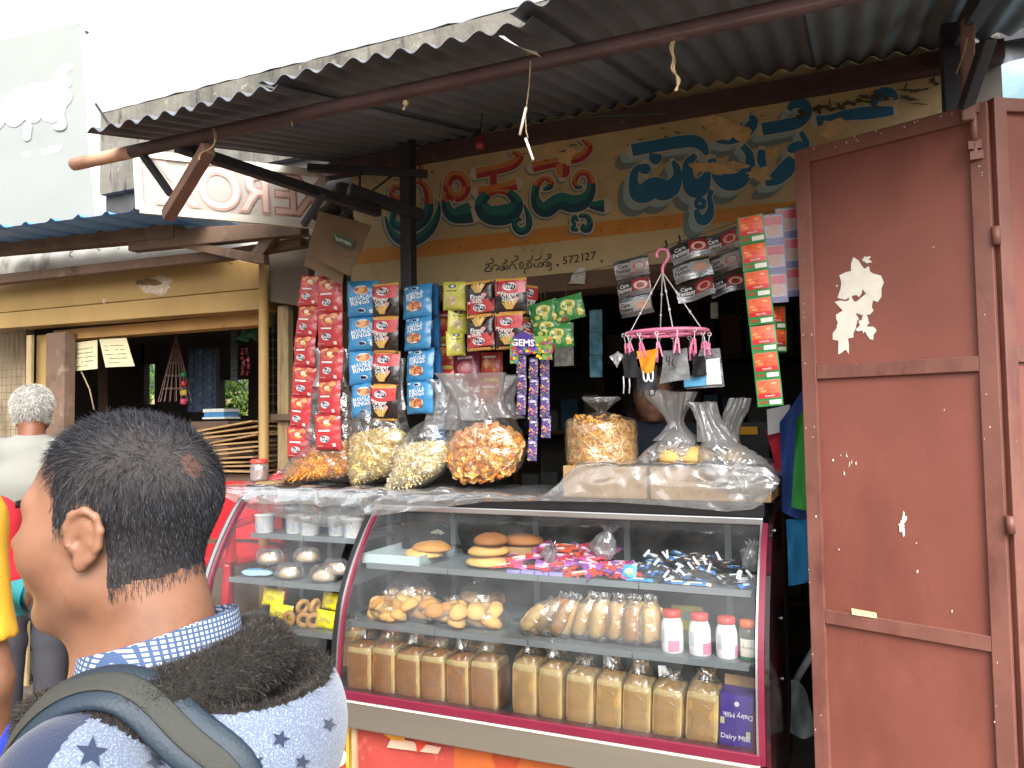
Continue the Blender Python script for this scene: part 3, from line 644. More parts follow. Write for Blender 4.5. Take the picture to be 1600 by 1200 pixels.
# two handwritten notices
for i, q in enumerate([[(106, 537), (152, 531), (152, 576), (117, 580)], [(155, 530), (197, 528), (210, 572), (165, 574)]]):
    f = [U(x, y, WY + .12) for x, y in q]; m = MB(); m.add(f + [v + Vector((0, .002, 0)) for v in f], [(0, 1, 2, 3), (7, 6, 5, 4), (0, 4, 5, 1), (1, 5, 6, 2), (2, 6, 7, 3), (3, 7, 4, 0)])
    o = m.build('paper_notice', mat('cream_notice', hexc('cfc6a0'), .9, var=.06, bump=.1)); tag(o, ['left-hand cream handwritten notice hanging under the ochre beam', 'right-hand tilted cream notice hanging under the ochre beam'][i], 'notice', 'notices under the beam')
    b = MB()
    for r_ in range(5):
        t = .25 + r_ * .15; p = f[0].lerp(f[3], t).lerp(f[1].lerp(f[2], t), .12); e = f[0].lerp(f[3], t).lerp(f[1].lerp(f[2], t), .85 if r_ < 4 else .6)
        for s in range(9): 
            if rd.random() < .85: b.bar(p.lerp(e, s / 9) + Vector((0, -.0012, rd.uniform(-.001, .001))), p.lerp(e, (s + .75) / 9) + Vector((0, -.0012, 0)), .0016, .003)
    b.build('handwriting', ink(hexc('4a463c'), .9), o, kind='stuff')
m = MB(); c0, c1 = U(126, 578, WY + .13), U(147, 640, WY + .13); m.tube([c0, (c0 + c1) / 2 + Vector((.02, 0, 0)), c1], .004, 6); tag(m.build('string', M_post), 'pale string hanging below the left paper notice', 'string')
# things inside the stall
m = MB(); ap = U(275, 522, 3.5)
for k in range(18):
    a = 2 * math.pi * k / 18; m.tube([ap, ap + Vector((.10 * math.cos(a), .1 * math.sin(a), -.42))], .0022, 4)
for h in (.1, .18, .26, .34): m.tube([ap + Vector((h * .24 * math.cos(R(q)), h * .24 * math.sin(R(q)), -h)) for q in range(0, 360, 20)], .0022, 4, closed=True)
tag(m.build('hanging_net', mat('faded_net_cord', hexc('8a6f68'), .9)), 'cone-shaped cord net hanging in the dim stall', 'net')
sb = thing('sachet_board', 'dark navy board of packets hanging beside the cone net', 'board', U(320, 600, 3.55))
f = [U(x, y, 3.55) for x, y in [(294, 545), (338, 545), (337, 645), (293, 643)]]
MB().add(f + [v + Vector((0, .03, 0)) for v in f], [(0, 1, 2, 3), (7, 6, 5, 4), (0, 4, 5, 1), (1, 5, 6, 2), (2, 6, 7, 3), (3, 7, 4, 0)]).build('backing', mat('navy_card', hexc('1e2a3a'), .6), sb)
for r_ in range(9):
    for c_ in range(3):
        q = f[0].lerp(f[3], (r_ + .5) / 9).lerp(f[1].lerp(f[2], (r_ + .5) / 9), (c_ + .5) / 3); MB().box(q + Vector((0, -.006, 0)), (.03, .008, .022)).build('packet', ink([hexc('26394f'), hexc('2f4a52'), hexc('22324a')][(r_ + c_) % 3]), sb)
cp = U(288, 612, 3.5)
for k, h in enumerate(('2f7d4b', 'b8393f', 'd9c23c', 'd0486a')):
    o = MB().lathe(U(287, 590 + k * 14, 3.5), [(.012, 0), (.022, .006), (.02, .03), (.012, .036)], 10).build('toy_ball', ink(hexc(h))); tag(o, ['green', 'red', 'yellow', 'pink'][k] + ' plastic toy cup strung beside the dark packet board', 'toy', 'strung toy cups')
m = MB()
for r_ in range(12):
    for k in range(2): c = U(380 + k * 7 + rd.uniform(-2, 2), 545 + r_ * 3.6, 3.4); m.box(c, (.016, .006, .012), rot3(rd.random(), rd.random(), rd.random()).to_3x3())
tag(m.build('sachet_cluster', mat('maroon_foil', hexc('7a2f3d'), .25, metal=.6, var=.5, scale=60)), 'bunch of shiny maroon sachets hanging by the ochre pole', 'sachets')
m = MB()
for r_ in range(9): c = U(366, 520 + r_ * 9, 3.6); m.box(c, (.05, .01, .03), rot3(0, rd.uniform(-.1, .1), 0).to_3x3())
tag(m.build('grey_sachet_strip', mat('grey_foil', hexc('4b5558'), .35, metal=.4, var=.3)), 'grey sachet strip hanging left of the maroon bunch', 'sachets')
m = MB(); m.grid(lambda u, v: U(376 + u * 26, 512 + v * 18 + 4 * math.sin(u * 9), 3.3) + Vector((0, .03 * math.sin(u * 12 + v * 5), 0)), 14, 6); tag(m.build('green_net_cloth', mat('green_shade_cloth', hexc('2f6b52'), .9, var=.3)), 'green cloth bunched under the beam behind the ochre pole', 'cloth')
# cardboard stack and trays on the stall counter
M_card = mat('corrugated_cardboard', hexc('a5855c'), .9, var=.15, scale=6, bump=.3, stains=[(hexc('7c6040'), .55, .72, 6, (1, 1, 1))])
zc = ct.z; cx = U(372, 700, 3.2)
for k in range(11):
    tl = rd.uniform(-.02, .05) + (k * .012); o = MB().box((cx.x + rd.uniform(-.03, .03), 3.25 + rd.uniform(-.02, .03), zc + .018 + k * .0235), (rd.uniform(.36, .46), .3, .009), rot3(rd.uniform(-.02, .02), -tl, rd.uniform(-.25, .25)).to_3x3()).build('cardboard_sheet', M_card)
    tag(o, 'flattened brown cardboard sheet, %s in the stack on the stall counter' % (['bottom one', 'second from bottom', 'third from bottom', 'fourth from bottom', 'fifth from bottom', 'middle one', 'fifth from top', 'fourth from top', 'third from top', 'second from top', 'topmost'][k]), 'cardboard', 'cardboard stack')
tr_ = U(346, 648, 3.6); o = MB().box(tr_, (.16, .12, .03), mi=1).box(tr_ + Vector((0, 0, .026)), (.17, .13, .02)).box(tr_ + Vector((0, 0, -.02)), (.18, .13, .012)).build('plastic_tray', [ink(hexc('d5d6d0')), ink(hexc('4a86b8'))]); tag(o, 'white and blue plastic tray beyond the cardboard stack', 'tray')
sp = U(346, 655, 3.6); o = MB().bb((sp.x - .15, 3.5, zc), (sp.x + .15, 3.72, sp.z - .012)).build('wooden_box', M_brown); tag(o, 'dark wooden box carrying the white and blue tray', 'box')
# greenery seen through the openings
def bush(label, c, rad, n, h, seed):
    t = thing('shrub', label, 'shrub', (c[0], c[1], 0)); r2 = random.Random(seed)
    MB().tube([(c[0], c[1], 0), (c[0] + .02, c[1], c[2] * .5), (c[0], c[1], c[2])], [.03, .025, .012], 7).build('trunk', M_post, t)
    m = MB()
    for _ in range(n):
        v = Vector((r2.gauss(0, 1), r2.gauss(0, 1), r2.gauss(0, 1))); v = v.normalized() * rad * r2.random() ** .4; v.z *= h
        q = rot3(r2.random() * 6, r2.random() * 6, r2.random() * 6).to_3x3(); p = Vector(c) + v; s = r2.uniform(.025, .05)
        m.add([p + q @ Vector(w) * s for w in ((-1, 0, 0), (0, .45, .1), (1, 0, 0), (0, -.45, .1))], [(0, 1, 2, 3)], 0 if r2.random() < .6 else 1)
    m.build('crown', [ink(hexc('4c7a35'), .6), ink(hexc('86a83e'), .6)], t)
g1 = U(233, 610, 6.6); bush('yellow-green shrub seen through the narrow opening of the stall', (g1.x, 6.6, g1.z), .75, 1500, 1.0, 1)
g2 = U(368, 640, 5.6); bush('dark green shrub seen behind the cardboard stack', (g2.x, 5.6, g2.z), .5, 1300, .8, 2)
o = MB().bb((-13, 9, 0), (0, 9.2, 2.1)).build('compound_wall', M_cream); tag(o, 'pale compound wall far behind the stall openings', 'wall')
# old shed side between the boards
# ------------------------------------------------------------------ the translucent sign seen from behind
XS = [UD(214, 240, 3.15), UD(502, 272, 3.4), UD(494, 360, 3.4), UD(219, 328, 3.15)]
xs_t = thing('reversed_sign', 'translucent photocopy sign board seen from behind with reversed pink letters', 'sign', XS[3])
m_, n_, l_, p_ = _nt('backlit_flex'); p_.inputs['Base Color'].default_value = rgb(hexc('d9d2c8')); p_.inputs['Roughness'].default_value = .5; p_.inputs['Transmission Weight'].default_value = 0
tlb = n_.new('ShaderNodeBsdfTranslucent'); tlb.inputs['Color'].default_value = rgb(hexc('e8e2da')); mxs = n_.new('ShaderNodeMixShader'); mxs.inputs[0].default_value = .6
l_.new(p_.outputs[0], mxs.inputs[1]); l_.new(tlb.outputs[0], mxs.inputs[2]); l_.new(mxs.outputs[0], n_['Material Output'].inputs['Surface']); M_flex = m_
ex = (XS[1] - XS[0]); ez = (XS[3] - XS[0]); en = ex.cross(ez).normalized()
if en.dot(EYE - XS[0]) < 0: en = -en
def xsp(u, v, o=0): return XS[0] + ex * u + ez * v + en * o
MB().grid(lambda u, v: xsp(u, v, -.004 * math.sin(u * 14) * math.sin(v * 3)), 30, 6).build('flex_sheet', M_flex, xs_t)
M_frame = mat('off_white_frame', hexc('c9c4b6'), .6, var=.15, bump=.1, stains=[(hexc('7a6b58'), .6, .72, 12, (1, 1, 1))])
for a, c in (((0, 0), (0, 1)), ((0, 1), (1, 1)), ((1, 0), (1, 1)), ((0, 0), (1, 0))): MB().bar(xsp(*a, .004), xsp(*c, .004), .03, .022, up=en).build('frame', M_frame, xs_t)
b = MB(); g = MB()
for i, ch in enumerate('XOREX'):
    cu = (.20, .42, .62, .79, .93)[i]
    for mb_, off, bo_ in ((g, .0065, .035), (b, .0085, .0)):
        put_text(mb_, ch, lambda x, y: xsp(cu - x * .285, .52 - y * 1.05, off), 1.02, bold=bo_, res=6)
g.build('lettering', ink(hexc('b48a80'), .6), xs_t); b.build('lettering', ink(hexc('dab9ae'), .6), xs_t)
for u in (.30, .5): MB().bar(xsp(u, .02, -.02), xsp(u + .01, .98, -.02), .006, up=en).build('inner_batten', M_frame, xs_t)
# ------------------------------------------------------------------ washed-out hoarding top left
H = [UD(-140, 92, 6.3), UD(129, 34, 6.3), UD(169, 336, 5.9), UD(-140, 372, 5.9)]
hb = thing('hoarding', 'large washed-out pale hoarding with white bubble letters at top left', 'hoarding', (H[3] + H[2]) / 2)
hx = H[1] - H[0]; hn = hx.cross(H[2] - H[1]).normalized()
if hn.dot(EYE - H[0]) < 0: hn = -hn
def hp(x, y, o=0):   # picture point -> hoarding plane
    r = ray(x, y); k = hn.dot(H[0] - EYE) / hn.dot(r); return EYE + r * k + hn * o
mm = MB(); mm.grid(lambda u, v: H[0].lerp(H[1], u).lerp(H[3].lerp(H[2], u), v), 10, 10, sm=False)
M_hb = mat('washed_out_flex', hexc('a8aeac'), .6, var=.06, scale=2, bump=.05)  # glare wash-out put into the pale, near-equal sheet and letter colours
pb = M_hb.node_tree.nodes['Principled BSDF']; tb = M_hb.node_tree.nodes.new('ShaderNodeBsdfTranslucent'); tb.inputs['Color'].default_value = rgb(hexc('a2a8a6')); mb2 = M_hb.node_tree.nodes.new('ShaderNodeMixShader'); mb2.inputs[0].default_value = .5
M_hb.node_tree.links.new(pb.outputs[0], mb2.inputs[1]); M_hb.node_tree.links.new(tb.outputs[0], mb2.inputs[2]); M_hb.node_tree.links.new(mb2.outputs[0], M_hb.node_tree.nodes['Material Output'].inputs['Surface'])
mm.build('flex_sheet', M_hb, hb)
wht = ink(hexc('afb4b2'), .6)
b = MB(); b.add([hp(*q, .004) for q in [(126, 35), (131, 36), (171, 336), (149, 336), (140, 250)]], [(0, 1, 2, 3, 4)]); b.build('white_margin', wht, hb)
for a, c in (((-140, 92), (129, 34)), ((129, 34), (133, 48))): MB().bar(hp(*a, -.02), hp(*c, -.02), .03).build('frame', M_frame, hb)
HL = [[(108, 104, 12), (96, 112, 14), (98, 126, 14)], [(62, 138, 14), (80, 134, 12), (106, 130, 12)], [(74, 148, 20), (70, 168, 24), (82, 180, 24), (94, 166, 20), (88, 148, 16), (74, 148, 16)], [(100, 142, 14), (106, 152, 14), (98, 162, 14), (94, 146, 14)], [(50, 140, 16), (44, 162, 20), (52, 184, 20), (62, 168, 16), (56, 146, 12)], [(34, 148, 20), (36, 172, 20), (24, 190, 18), (14, 178, 18), (22, 152, 16)], [(8, 172, 14), (-2, 196, 14), (-20, 186, 16), (-14, 160, 14)], [(46, 200, 10), (44, 216, 10)], [(96, 184, 10), (100, 198, 10), (92, 200, 9)]]
b = MB(); g = MB()
for i, s in enumerate(HL):
    paint_stroke(g, s, lambda x, y, e: hp(x, y, .004 + e), lift=i * .002, grow=2.4); paint_stroke(b, s, lambda x, y, e: hp(x, y, .005 + e), lift=i * .002, round_ends=True)
g.build('lettering', ink(hexc('979d9c'), .6), hb); b.build('lettering', wht, hb)
b = MB()
for q in [(0, 252, 50, 240), (58, 240, 98, 232)]:
    for s in range(12):
        t = s / 12; x = lerp(q[0], q[2], t); y = lerp(q[1], q[3], t); rags(b, x, y, 2.6, 5, lambda x, y, e: hp(x, y, .006 + e), s * .0003, seed=s, rough=.3)
b.build('lettering', wht, hb)
MB().bar(H[3].lerp(H[2], .9) + Vector((0, .1, 0)), Vector((H[2].x - .1, H[2].y + .1, 0)), .06).build('post', M_brown, hb)
MB().bar(H[3] + Vector((.1, .1, 0)), Vector((H[3].x + .1, H[3].y + .1, 0)), .06).build('post', M_brown, hb)
# ================================================================== refrigerated display counters
M_burg = mat('burgundy_laminate', hexc('701c33'), .35, var=.06, bump=.03)
M_ss = mat('brushed_steel', hexc('a0978a'), .38, metal=.75, var=.07, scale=3, stretch=(.2, 4, 4), bump=.05, bscale=120)
M_chrome = mat('aluminium_trim', hexc('c8c9c9'), .25, metal=.9, var=.06, bump=0)
M_black = mat('black_trim', hexc('1c1b1d'), .35, var=.1, bump=.05)
M_inner = mat('grey_cabinet_lining', hexc('43494c'), .45, metal=.3, var=.12, bump=.05)
M_shelf = mat('steel_shelf', hexc('8a9397'), .4, metal=.5, var=.1, bump=.06)
M_sideg = mat('dark_side_glass', hexc('241417'), .08, var=.4, scale=3, bump=0, stains=[(hexc('5d1524'), .52, .66, 3.2, (1, 1, 1)), (hexc('2d3c2a'), .6, .7, 5, (1, 1, 1))])
M_glass = glass_mat('counter_glass', tint=(.97, .985, .98), refl=.025, dust=.022)
PROF = [(2.397, .575), (2.395, .61), (2.402, .70), (2.412, .79), (2.436, .90), (2.470, .98), (2.512, 1.055), (2.570, 1.14), (2.618, 1.198), (2.670, 1.245)]
PR = catmull(PROF, 4)
def pn(i):
    a = PR[max(i - 1, 0)]; b = PR[min(i + 1, len(PR) - 1)]; d = Vector((b[0] - a[0], b[1] - a[1])).normalized(); return Vector((-d.y, d.x))
def arc(par, name, x0, x1, o0, o1, m, dz=0, i0=0):
    """a strip that follows the curved front, offset o0..o1 outwards"""
    mb = MB(); n = len(PR) - i0
    for i in range(i0, len(PR)):
        q = pn(i)
        for x in (x0, x1):
            for o in (o0, o1): mb.v.append(Vector((x, PR[i][0] + q.x * o, PR[i][1] + q.y * o + dz)))
    for i in range(n - 1):
        k = 4 * i
        for a, b in ((0, 1), (1, 3), (3, 2), (2, 0)): mb.f.append([k + a, k + b, k + 4 + b, k + 4 + a]); mb.m.append(0); mb.s.append(False)
    for k in (0, 4 * (n - 1)): mb.f.append([k, k + 1, k + 3, k + 2]); mb.m.append(0); mb.s.append(False)
    return mb.build(name, m, par)
CXL, CXR = U(524, 1080, 2.40).x, U(1188, 1190, 2.40).x
TOPZ = 1.31
def cabinet(label, x0, x1, dz, shelves, end_left=True, end_right=True):
    t = thing('display_counter', label, 'display counter', ((x0 + x1) / 2, 2.68, .3), group='glass display counters')
    zb = .575 + dz
    mb = MB(); mb.grid(lambda u, v: (lerp(x0 + .012, x1 - .012, u), *[PR[min(int(v * (len(PR) - 1) + .5), len(PR) - 1)][0], PR[min(int(v * (len(PR) - 1) + .5), len(PR) - 1)][1] + dz]), 8, len(PR) - 1)
    mb.build('front_glass', M_glass, t)
    MB().bb((x0, 2.385, zb + .002), (x1, 2.43, zb + .033)).build('lower_band', M_burg, t, bevel=.003)
    MB().bb((x0, 2.383, zb - .005), (x1, 2.40, zb + .001)).build('trim_line', ink(hexc('d8cfc4'), .4), t)
    MB().bb((x0, 2.388, zb - .10), (x1, 2.44, zb - .006)).build('steel_skirt', M_ss, t, bevel=.004)
    MB().bb((x0, 2.44, zb - .10), (x1, 2.96, zb + .012)).build('base_deck', M_inner, t)
    ty, tz = PR[-1][0], PR[-1][1] + dz
    MB().bb((x0, ty - .012, tz - .004), (x1, ty + .012, tz + .02)).build('top_trim', M_chrome, t, bevel=.004)
    MB().bb((x0 - .005, ty - .004, tz + .021), (x1 + .005, 2.99, TOPZ + dz * .4)).build('counter_top', M_black, t, bevel=.004)
    MB().bb((x0, 2.93, zb + .013), (x1, 2.95, tz + .02)).build('rear_panel', mat('rear_sliding_glass', hexc('1d2224'), .15, metal=.2, var=.25, scale=2, bump=0), t)
    for s in range(4): x = lerp(x0, x1, (s + .6) / 4); MB().bb((x - .012, 2.915, zb + .014), (x + .012, 2.929, tz)).build('rear_stile', M_shelf, t)
    for (y, z) in shelves:
        MB().bb((x0 + .03, y, z - .006), (x1 - .03, 2.91, z)).build('shelf', M_shelf, t); nseg = max(1, round((x1 - x0) / .42))
        for s in range(nseg): a, b = lerp(x0 + .03, x1 - .03, s / nseg), lerp(x0 + .03, x1 - .03, (s + 1) / nseg); MB().bb((a + .002, y - .006, z - .016), (b - .002, y - .0005, z + .006)).build('shelf_edge', M_shelf, t)
    if end_left:
        arc(t, 'end_trim', x0 - .012, x0 + .008, -.004, .014, M_black, dz); arc(t, 'end_trim', x0 + .0082, x0 + .014, -.006, .01, M_chrome, dz); arc(t, 'end_trim', x0 + .0142, x0 + .026, -.012, .006, M_burg, dz)
    if end_right:
        arc(t, 'end_trim', x1 - .008, x1 - .002, -.004, .008, M_chrome, dz); arc(t, 'end_trim', x1 - .0018, x1 + .016, -.03, .004, M_burg, dz)
    return t
S1Y, S2Y = 2.565, 2.465
S1Z, S2Z = U(900, 905, S1Y).z, U(900, 1010, S2Y).z
main = cabinet('long curved-glass bakery counter with bread loaves, buns and sweets', CXL, CXR, 0, [(S1Y, S1Z), (S2Y, S2Z)])
# dark end cheek of the counter with its bolts
mb = MB(); n = len(PR)
for x in (CXR + .0165, CXR + .03):
    for i in range(n): mb.v.append(Vector((x, PR[i][0] + .012, PR[i][1])))
    mb.v += [Vector((x, 2.98, TOPZ - .003)), Vector((x, 2.98, .3)), Vector((x, 2.41, .3))]
kk = n + 3
mb.f = [list(range(kk))[::-1], list(range(kk, 2 * kk))] + [[i, (i + 1) % kk, kk + (i + 1) % kk, kk + i] for i in range(kk)]; mb.m = [0] * len(mb.f); mb.s = [False] * len(mb.f)
mb.build('end_cheek', M_sideg, main)
for y, z in ((2.70, 1.22), (2.84, .90), (2.82, .70)): MB().lathe((CXR + .03, y, z), [(.006, 0), (.006, .004), (.003, .006)], 10, M=Matrix.Rotation(R(90), 3, 'Y')).build('bolt', M_chrome, main)
LXL = U(313, 920, 2.40).x
side = cabinet('short curved-glass counter with tubs and yellow packets at the left', LXL, CXL - .03, .045, [(2.66, U(460, 838, 2.66).z), (2.53, U(450, 911, 2.53).z), (2.47, U(470, 986, 2.47).z)], end_left=True, end_right=False)
arc(side, 'end_trim', LXL - .004, LXL + .012, .0145, .017, M_chrome, .045)
# ---- plinth with the posters
pl = thing('counter_plinth', 'plinth under the bakery counter pasted with faded orange-red posters', 'plinth', (-1.05, 2.6, .1))
MB().bb((U(556, 1150, 2.45).x, 2.46, .02), (CXR, 2.95, .474)).build('box', M_wood_d, pl)
MB().bb((U(549, 1150, 2.44).x, 2.44, .02), (U(556, 1150, 2.44).x, 2.5, .474)).build('wooden_edge', mat('pale_wood_edge', hexc('b09a78'), .8, var=.2, bump=.3), pl)
M_post_r = mat('salmon_red_poster', hexc('a8443c'), .35, var=.1, scale=5, bump=.35, bscale=9, dist=.02, stains=[(hexc('d98a77'), .55, .7, 5, (1, 1, 1))])
M_post_o = mat('orange_poster', hexc('b85e30'), .35, var=.12, scale=5, bump=.35, bscale=9, dist=.02, stains=[(hexc('e09a3a'), .52, .7, 4, (1, 1, 1))])
x0, x1 = U(558, 1150, 2.452).x, CXR - .01
xm = U(718, 1180, 2.452).x; xn = U(600, 1150, 2.452).x
MB().grid(lambda u, v: (lerp(x0, xm, u), 2.452 + .003 * math.sin(u * 9 + v * 4), lerp(.06, .470, v)), 16, 8).build('poster', M_post_r, pl)
MB().grid(lambda u, v: (lerp(xm - .02, x1, u), 2.447 + .003 * math.sin(u * 15 + v * 3), lerp(.05, .471, v)), 24, 8).build('poster', M_post_o, pl)
def pq(x, y, e=0): return U(x, y, 2.441 - e)
def poly(name, pts, m, par, e=0):
    b = MB(); b.add([pq(x, y, e) for x, y in pts], [list(range(len(pts)))]); return b.build(name, m, par)
poly('poster_shape', [(612, 1152), (690, 1168), (684, 1178), (604, 1168)], ink(hexc('cfa894')), pl); poly('poster_shape', [(600, 1135), (640, 1142), (630, 1158), (612, 1156), (600, 1148)], ink(hexc('d8922f')), pl, .001)
poly('poster_shape', [(640, 1146), (676, 1152), (662, 1168), (652, 1178), (650, 1164)], ink(hexc('c0392c')), pl, .002)
poly('poster_shape', [(768, 1182), (776, 1172), (784, 1186), (794, 1176), (800, 1190), (815, 1182), (806, 1200), (776, 1202)], ink(hexc('a8432b')), pl, .001)
# carton beside the plinth
cb = thing('snack_carton', 'yellow and red snack carton standing beside the counter plinth', 'carton', U(530, 1200, 2.55))
MB().bb((U(470, 1150, 2.52).x, 2.52, .02), (U(548, 1150, 2.52).x, 2.7, U(530, 1128, 2.52).z)).build('box', ink(hexc('e5b23c'), .5), cb)
b = MB(); b.add([U(x, y, 2.518) for x, y in [(520, 1158), (546, 1140), (547, 1225), (520, 1225)]], [(0, 1, 2, 3)]); b.build('red_panel', ink(hexc('d0402a')), cb)
b = MB(); b.add([U(x, y, 2.516) for x, y in [(540, 1145), (545.5, 1141), (546, 1215), (541, 1216)]], [(0, 1, 2, 3)]); b.build('yellow_stripe', ink(hexc('e8c64a')), cb)
b = MB(); rags(b, 524, 1182, 18, 17, lambda x, y, e: U(x, y, 2.515), rough=.05); b.build('white_oval', ink(hexc('ece6da')), cb)
b = MB(); put_text(b, 'ING', lambda x, y: U(518 + x, 1177 - y + x * .1, 2.5135), 13, bold=.02); b.build('lettering', ink(hexc('2c2622')), cb)

# ================================================================== bread and buns
def bread_mat(name, face, pale):
    m = mat(name, hexc(face), .75, var=.12, scale=9, bump=.35, bscale=55, stains=[(hexc(pale), .62, .78, 7, (1, 1, 1))]); return m
M_crust = bread_mat('loaf_crust', 'd08a42', 'dda35c'); M_crust_p = bread_mat('pale_loaf_crust', 'e6b060', 'f0cc8a'); M_crumb = bread_mat('loaf_edge', 'f4d48c', 'f8e6b8')
M_bun = bread_mat('bun_crust', 'b8813f', 'd9ae67'); M_bun2 = bread_mat('pale_bun', 'd3a763', 'e6c98f'); M_bun3 = bread_mat('brown_bun', '9c6230', 'c08a4e')
M_wrap = film('bread_wrap', tint=(.99, .99, .99), haze=.01, gloss=.10, rough=.10, bump=1.0, bscale=26, edge=.08)
M_bag = film('clear_snack_bag', tint=(.96, .96, .96), haze=.05, gloss=.10, rough=.12, bump=1.0, bscale=24, edge=.24)
M_bagfog = film('milky_bag', tint=(.92, .92, .92), haze=.34, gloss=.12, rough=.14, bump=1.0, bscale=22, edge=.35)
M_flap = mat('white_bag_flap', hexc('d9dcdc'), .4, var=.12, bump=.3)
def loaf_mesh(w, d, h, pale):
    mb = MB(); N_ = 7
    def face(fn):
        mb.grid(fn, N_, N_, mi=lambda u, v: 1 if (v > .86 or u > .87) and not pale == 9 else 0)
    def rnd(p):
        q = Vector(p); e = Vector((w / 2, d / 2, h / 2)); r = .014
        c = Vector([max(-e[i] + r, min(e[i] - r, q[i])) for i in range(3)]); dd = q - c
        if dd.length > 1e-6: q = c + dd.normalized() * min(dd.length, r)
        bulge = 1 + .03 * math.cos(q.z / h * 3)
        return Vector((q.x * bulge, q.y * bulge, q.z + h / 2 + .004 * noise.noise(q * 40)))
    W, D_, H_ = w, d, h
    for s in (-1, 1):
        face(lambda u, v: rnd(((u - .5) * W, s * D_ / 2, (v - .5) * H_))); face(lambda u, v: rnd((s * W / 2, (u - .5) * D_, (v - .5) * H_))); face(lambda u, v: rnd(((u - .5) * W, (v - .5) * D_, s * H_ / 2)))
    return mb.mesh('loaf', [M_crust_p if pale else M_crust, M_crumb])
def wrap_mesh(w, d, h, seed, top=.05):
    """bread bag: hugs the loaf, gathers to a flap above"""
    prof = [(1.0, 0.0), (1.05, .03), (1.06, .3), (1.05, .6), (1.06, .9), (.98, 1.02), (.66, 1.02 + top / h * .5), (.50, 1.02 + top / h), (.62, 1.02 + top / h * 1.5)]
    mb = MB(); N_ = 28
    def fn(u, v):
        i = v * (len(prof) - 1); k = min(int(i), len(prof) - 2); t = i - k; s = lerp(prof[k][0], prof[k + 1][0], t); z = lerp(prof[k][1], prof[k + 1][1], t) * h
        a = 2 * math.pi * u; cx, cy = math.cos(a), math.sin(a); m_ = max(abs(cx), abs(cy)) ** .85
        x, y = cx / m_ * w / 2 * s, cy / m_ * d / 2 * s * (1 if v < .7 else lerp(1, .5, (v - .7) / .3))
        n_ = noise.noise((x * 30 + seed, y * 30, z * 26)) * .0035 + (.006 * math.sin(a * 7 + seed + z * 30) if v > .62 else 0)
        return (x * (1 + n_ * 8), y * (1 + n_ * 8), z + n_)
    mb.grid(fn, N_, 26, closeu=True); return mb.mesh('wrap', M_wrap)
LM = {}
for pale in (0, 1): LM[pale] = loaf_mesh(.112, .11, .185, pale)
WMS = [wrap_mesh(.112, .11, .185, s, .03 + .012 * s) for s in range(3)]
fl = MB(); fl.grid(lambda u, v: ((u - .5) * .04 * (1 - .4 * v), .008 * math.sin(u * 5), v * .035 + .008 * u), 5, 4); FLAP = fl.mesh('flap', M_flap)
ords = ['first', 'second', 'third', 'fourth', 'fifth', 'sixth', 'seventh', 'eighth', 'ninth']
def loaf(px0, px1, ytop, ybot, pale, label, i, yaw=0, tilt=0, dy=0):
    Y = 2.447 + dy; a, b_ = U(px0, (ytop + ybot) / 2, Y), U(px1, (ytop + ybot) / 2, Y); w = (b_.x - a.x)
    zt = U((px0 + px1) / 2, ytop, Y).z; z0 = .590; h = zt - z0
    t = thing('bread_loaf', label, 'bread', ((a.x + b_.x) / 2, Y + .055, z0), rot3(tilt * .4, tilt, yaw).to_3x3(), 'wrapped bread loaves')
    S = Matrix.Diagonal((w / .114, 1, h / .185, 1))
    inst('bread', LM[pale], t, S); inst('plastic_wrap', WMS[i % 3], t, S)
    if i % 2 == 0: inst('bag_flap', FLAP, t, Matrix.Translation((-.02, .0, h + .02)) @ rot3(.1, .3, i * .7))
gl = [(541, 580, 1011, 1082, 0), (581, 618, 1012, 1088, 0), (619, 657, 1022, 1094, 0), (658, 695, 1025, 1099, 0), (697, 733, 1031, 1104, 0), (735, 778, 1033, 1111, 0)]
gr = [(799, 839, 1036, 1122, 1), (841, 879, 1044, 1129, 1), (882, 926, 1054, 1134, 1), (928, 968, 1060, 1140, 1), (969, 1014, 1069, 1146, 1), (1016, 1064, 1076, 1155, 1), (1068, 1121, 1080, 1164, 1)]
for i, q in enumerate(gl): loaf(*q, '%s darker wrapped bread loaf from the left on the counter floor' % ords[i], i, yaw=rd.uniform(-.05, .05))
for i, q in enumerate(gr): loaf(*q, '%s paler wrapped bread loaf left of the purple chocolate box' % (ords[6 - i] if i < 6 else 'nearest'), i + 1, yaw=rd.uniform(-.06, .06), tilt=.02 + .008 * i)
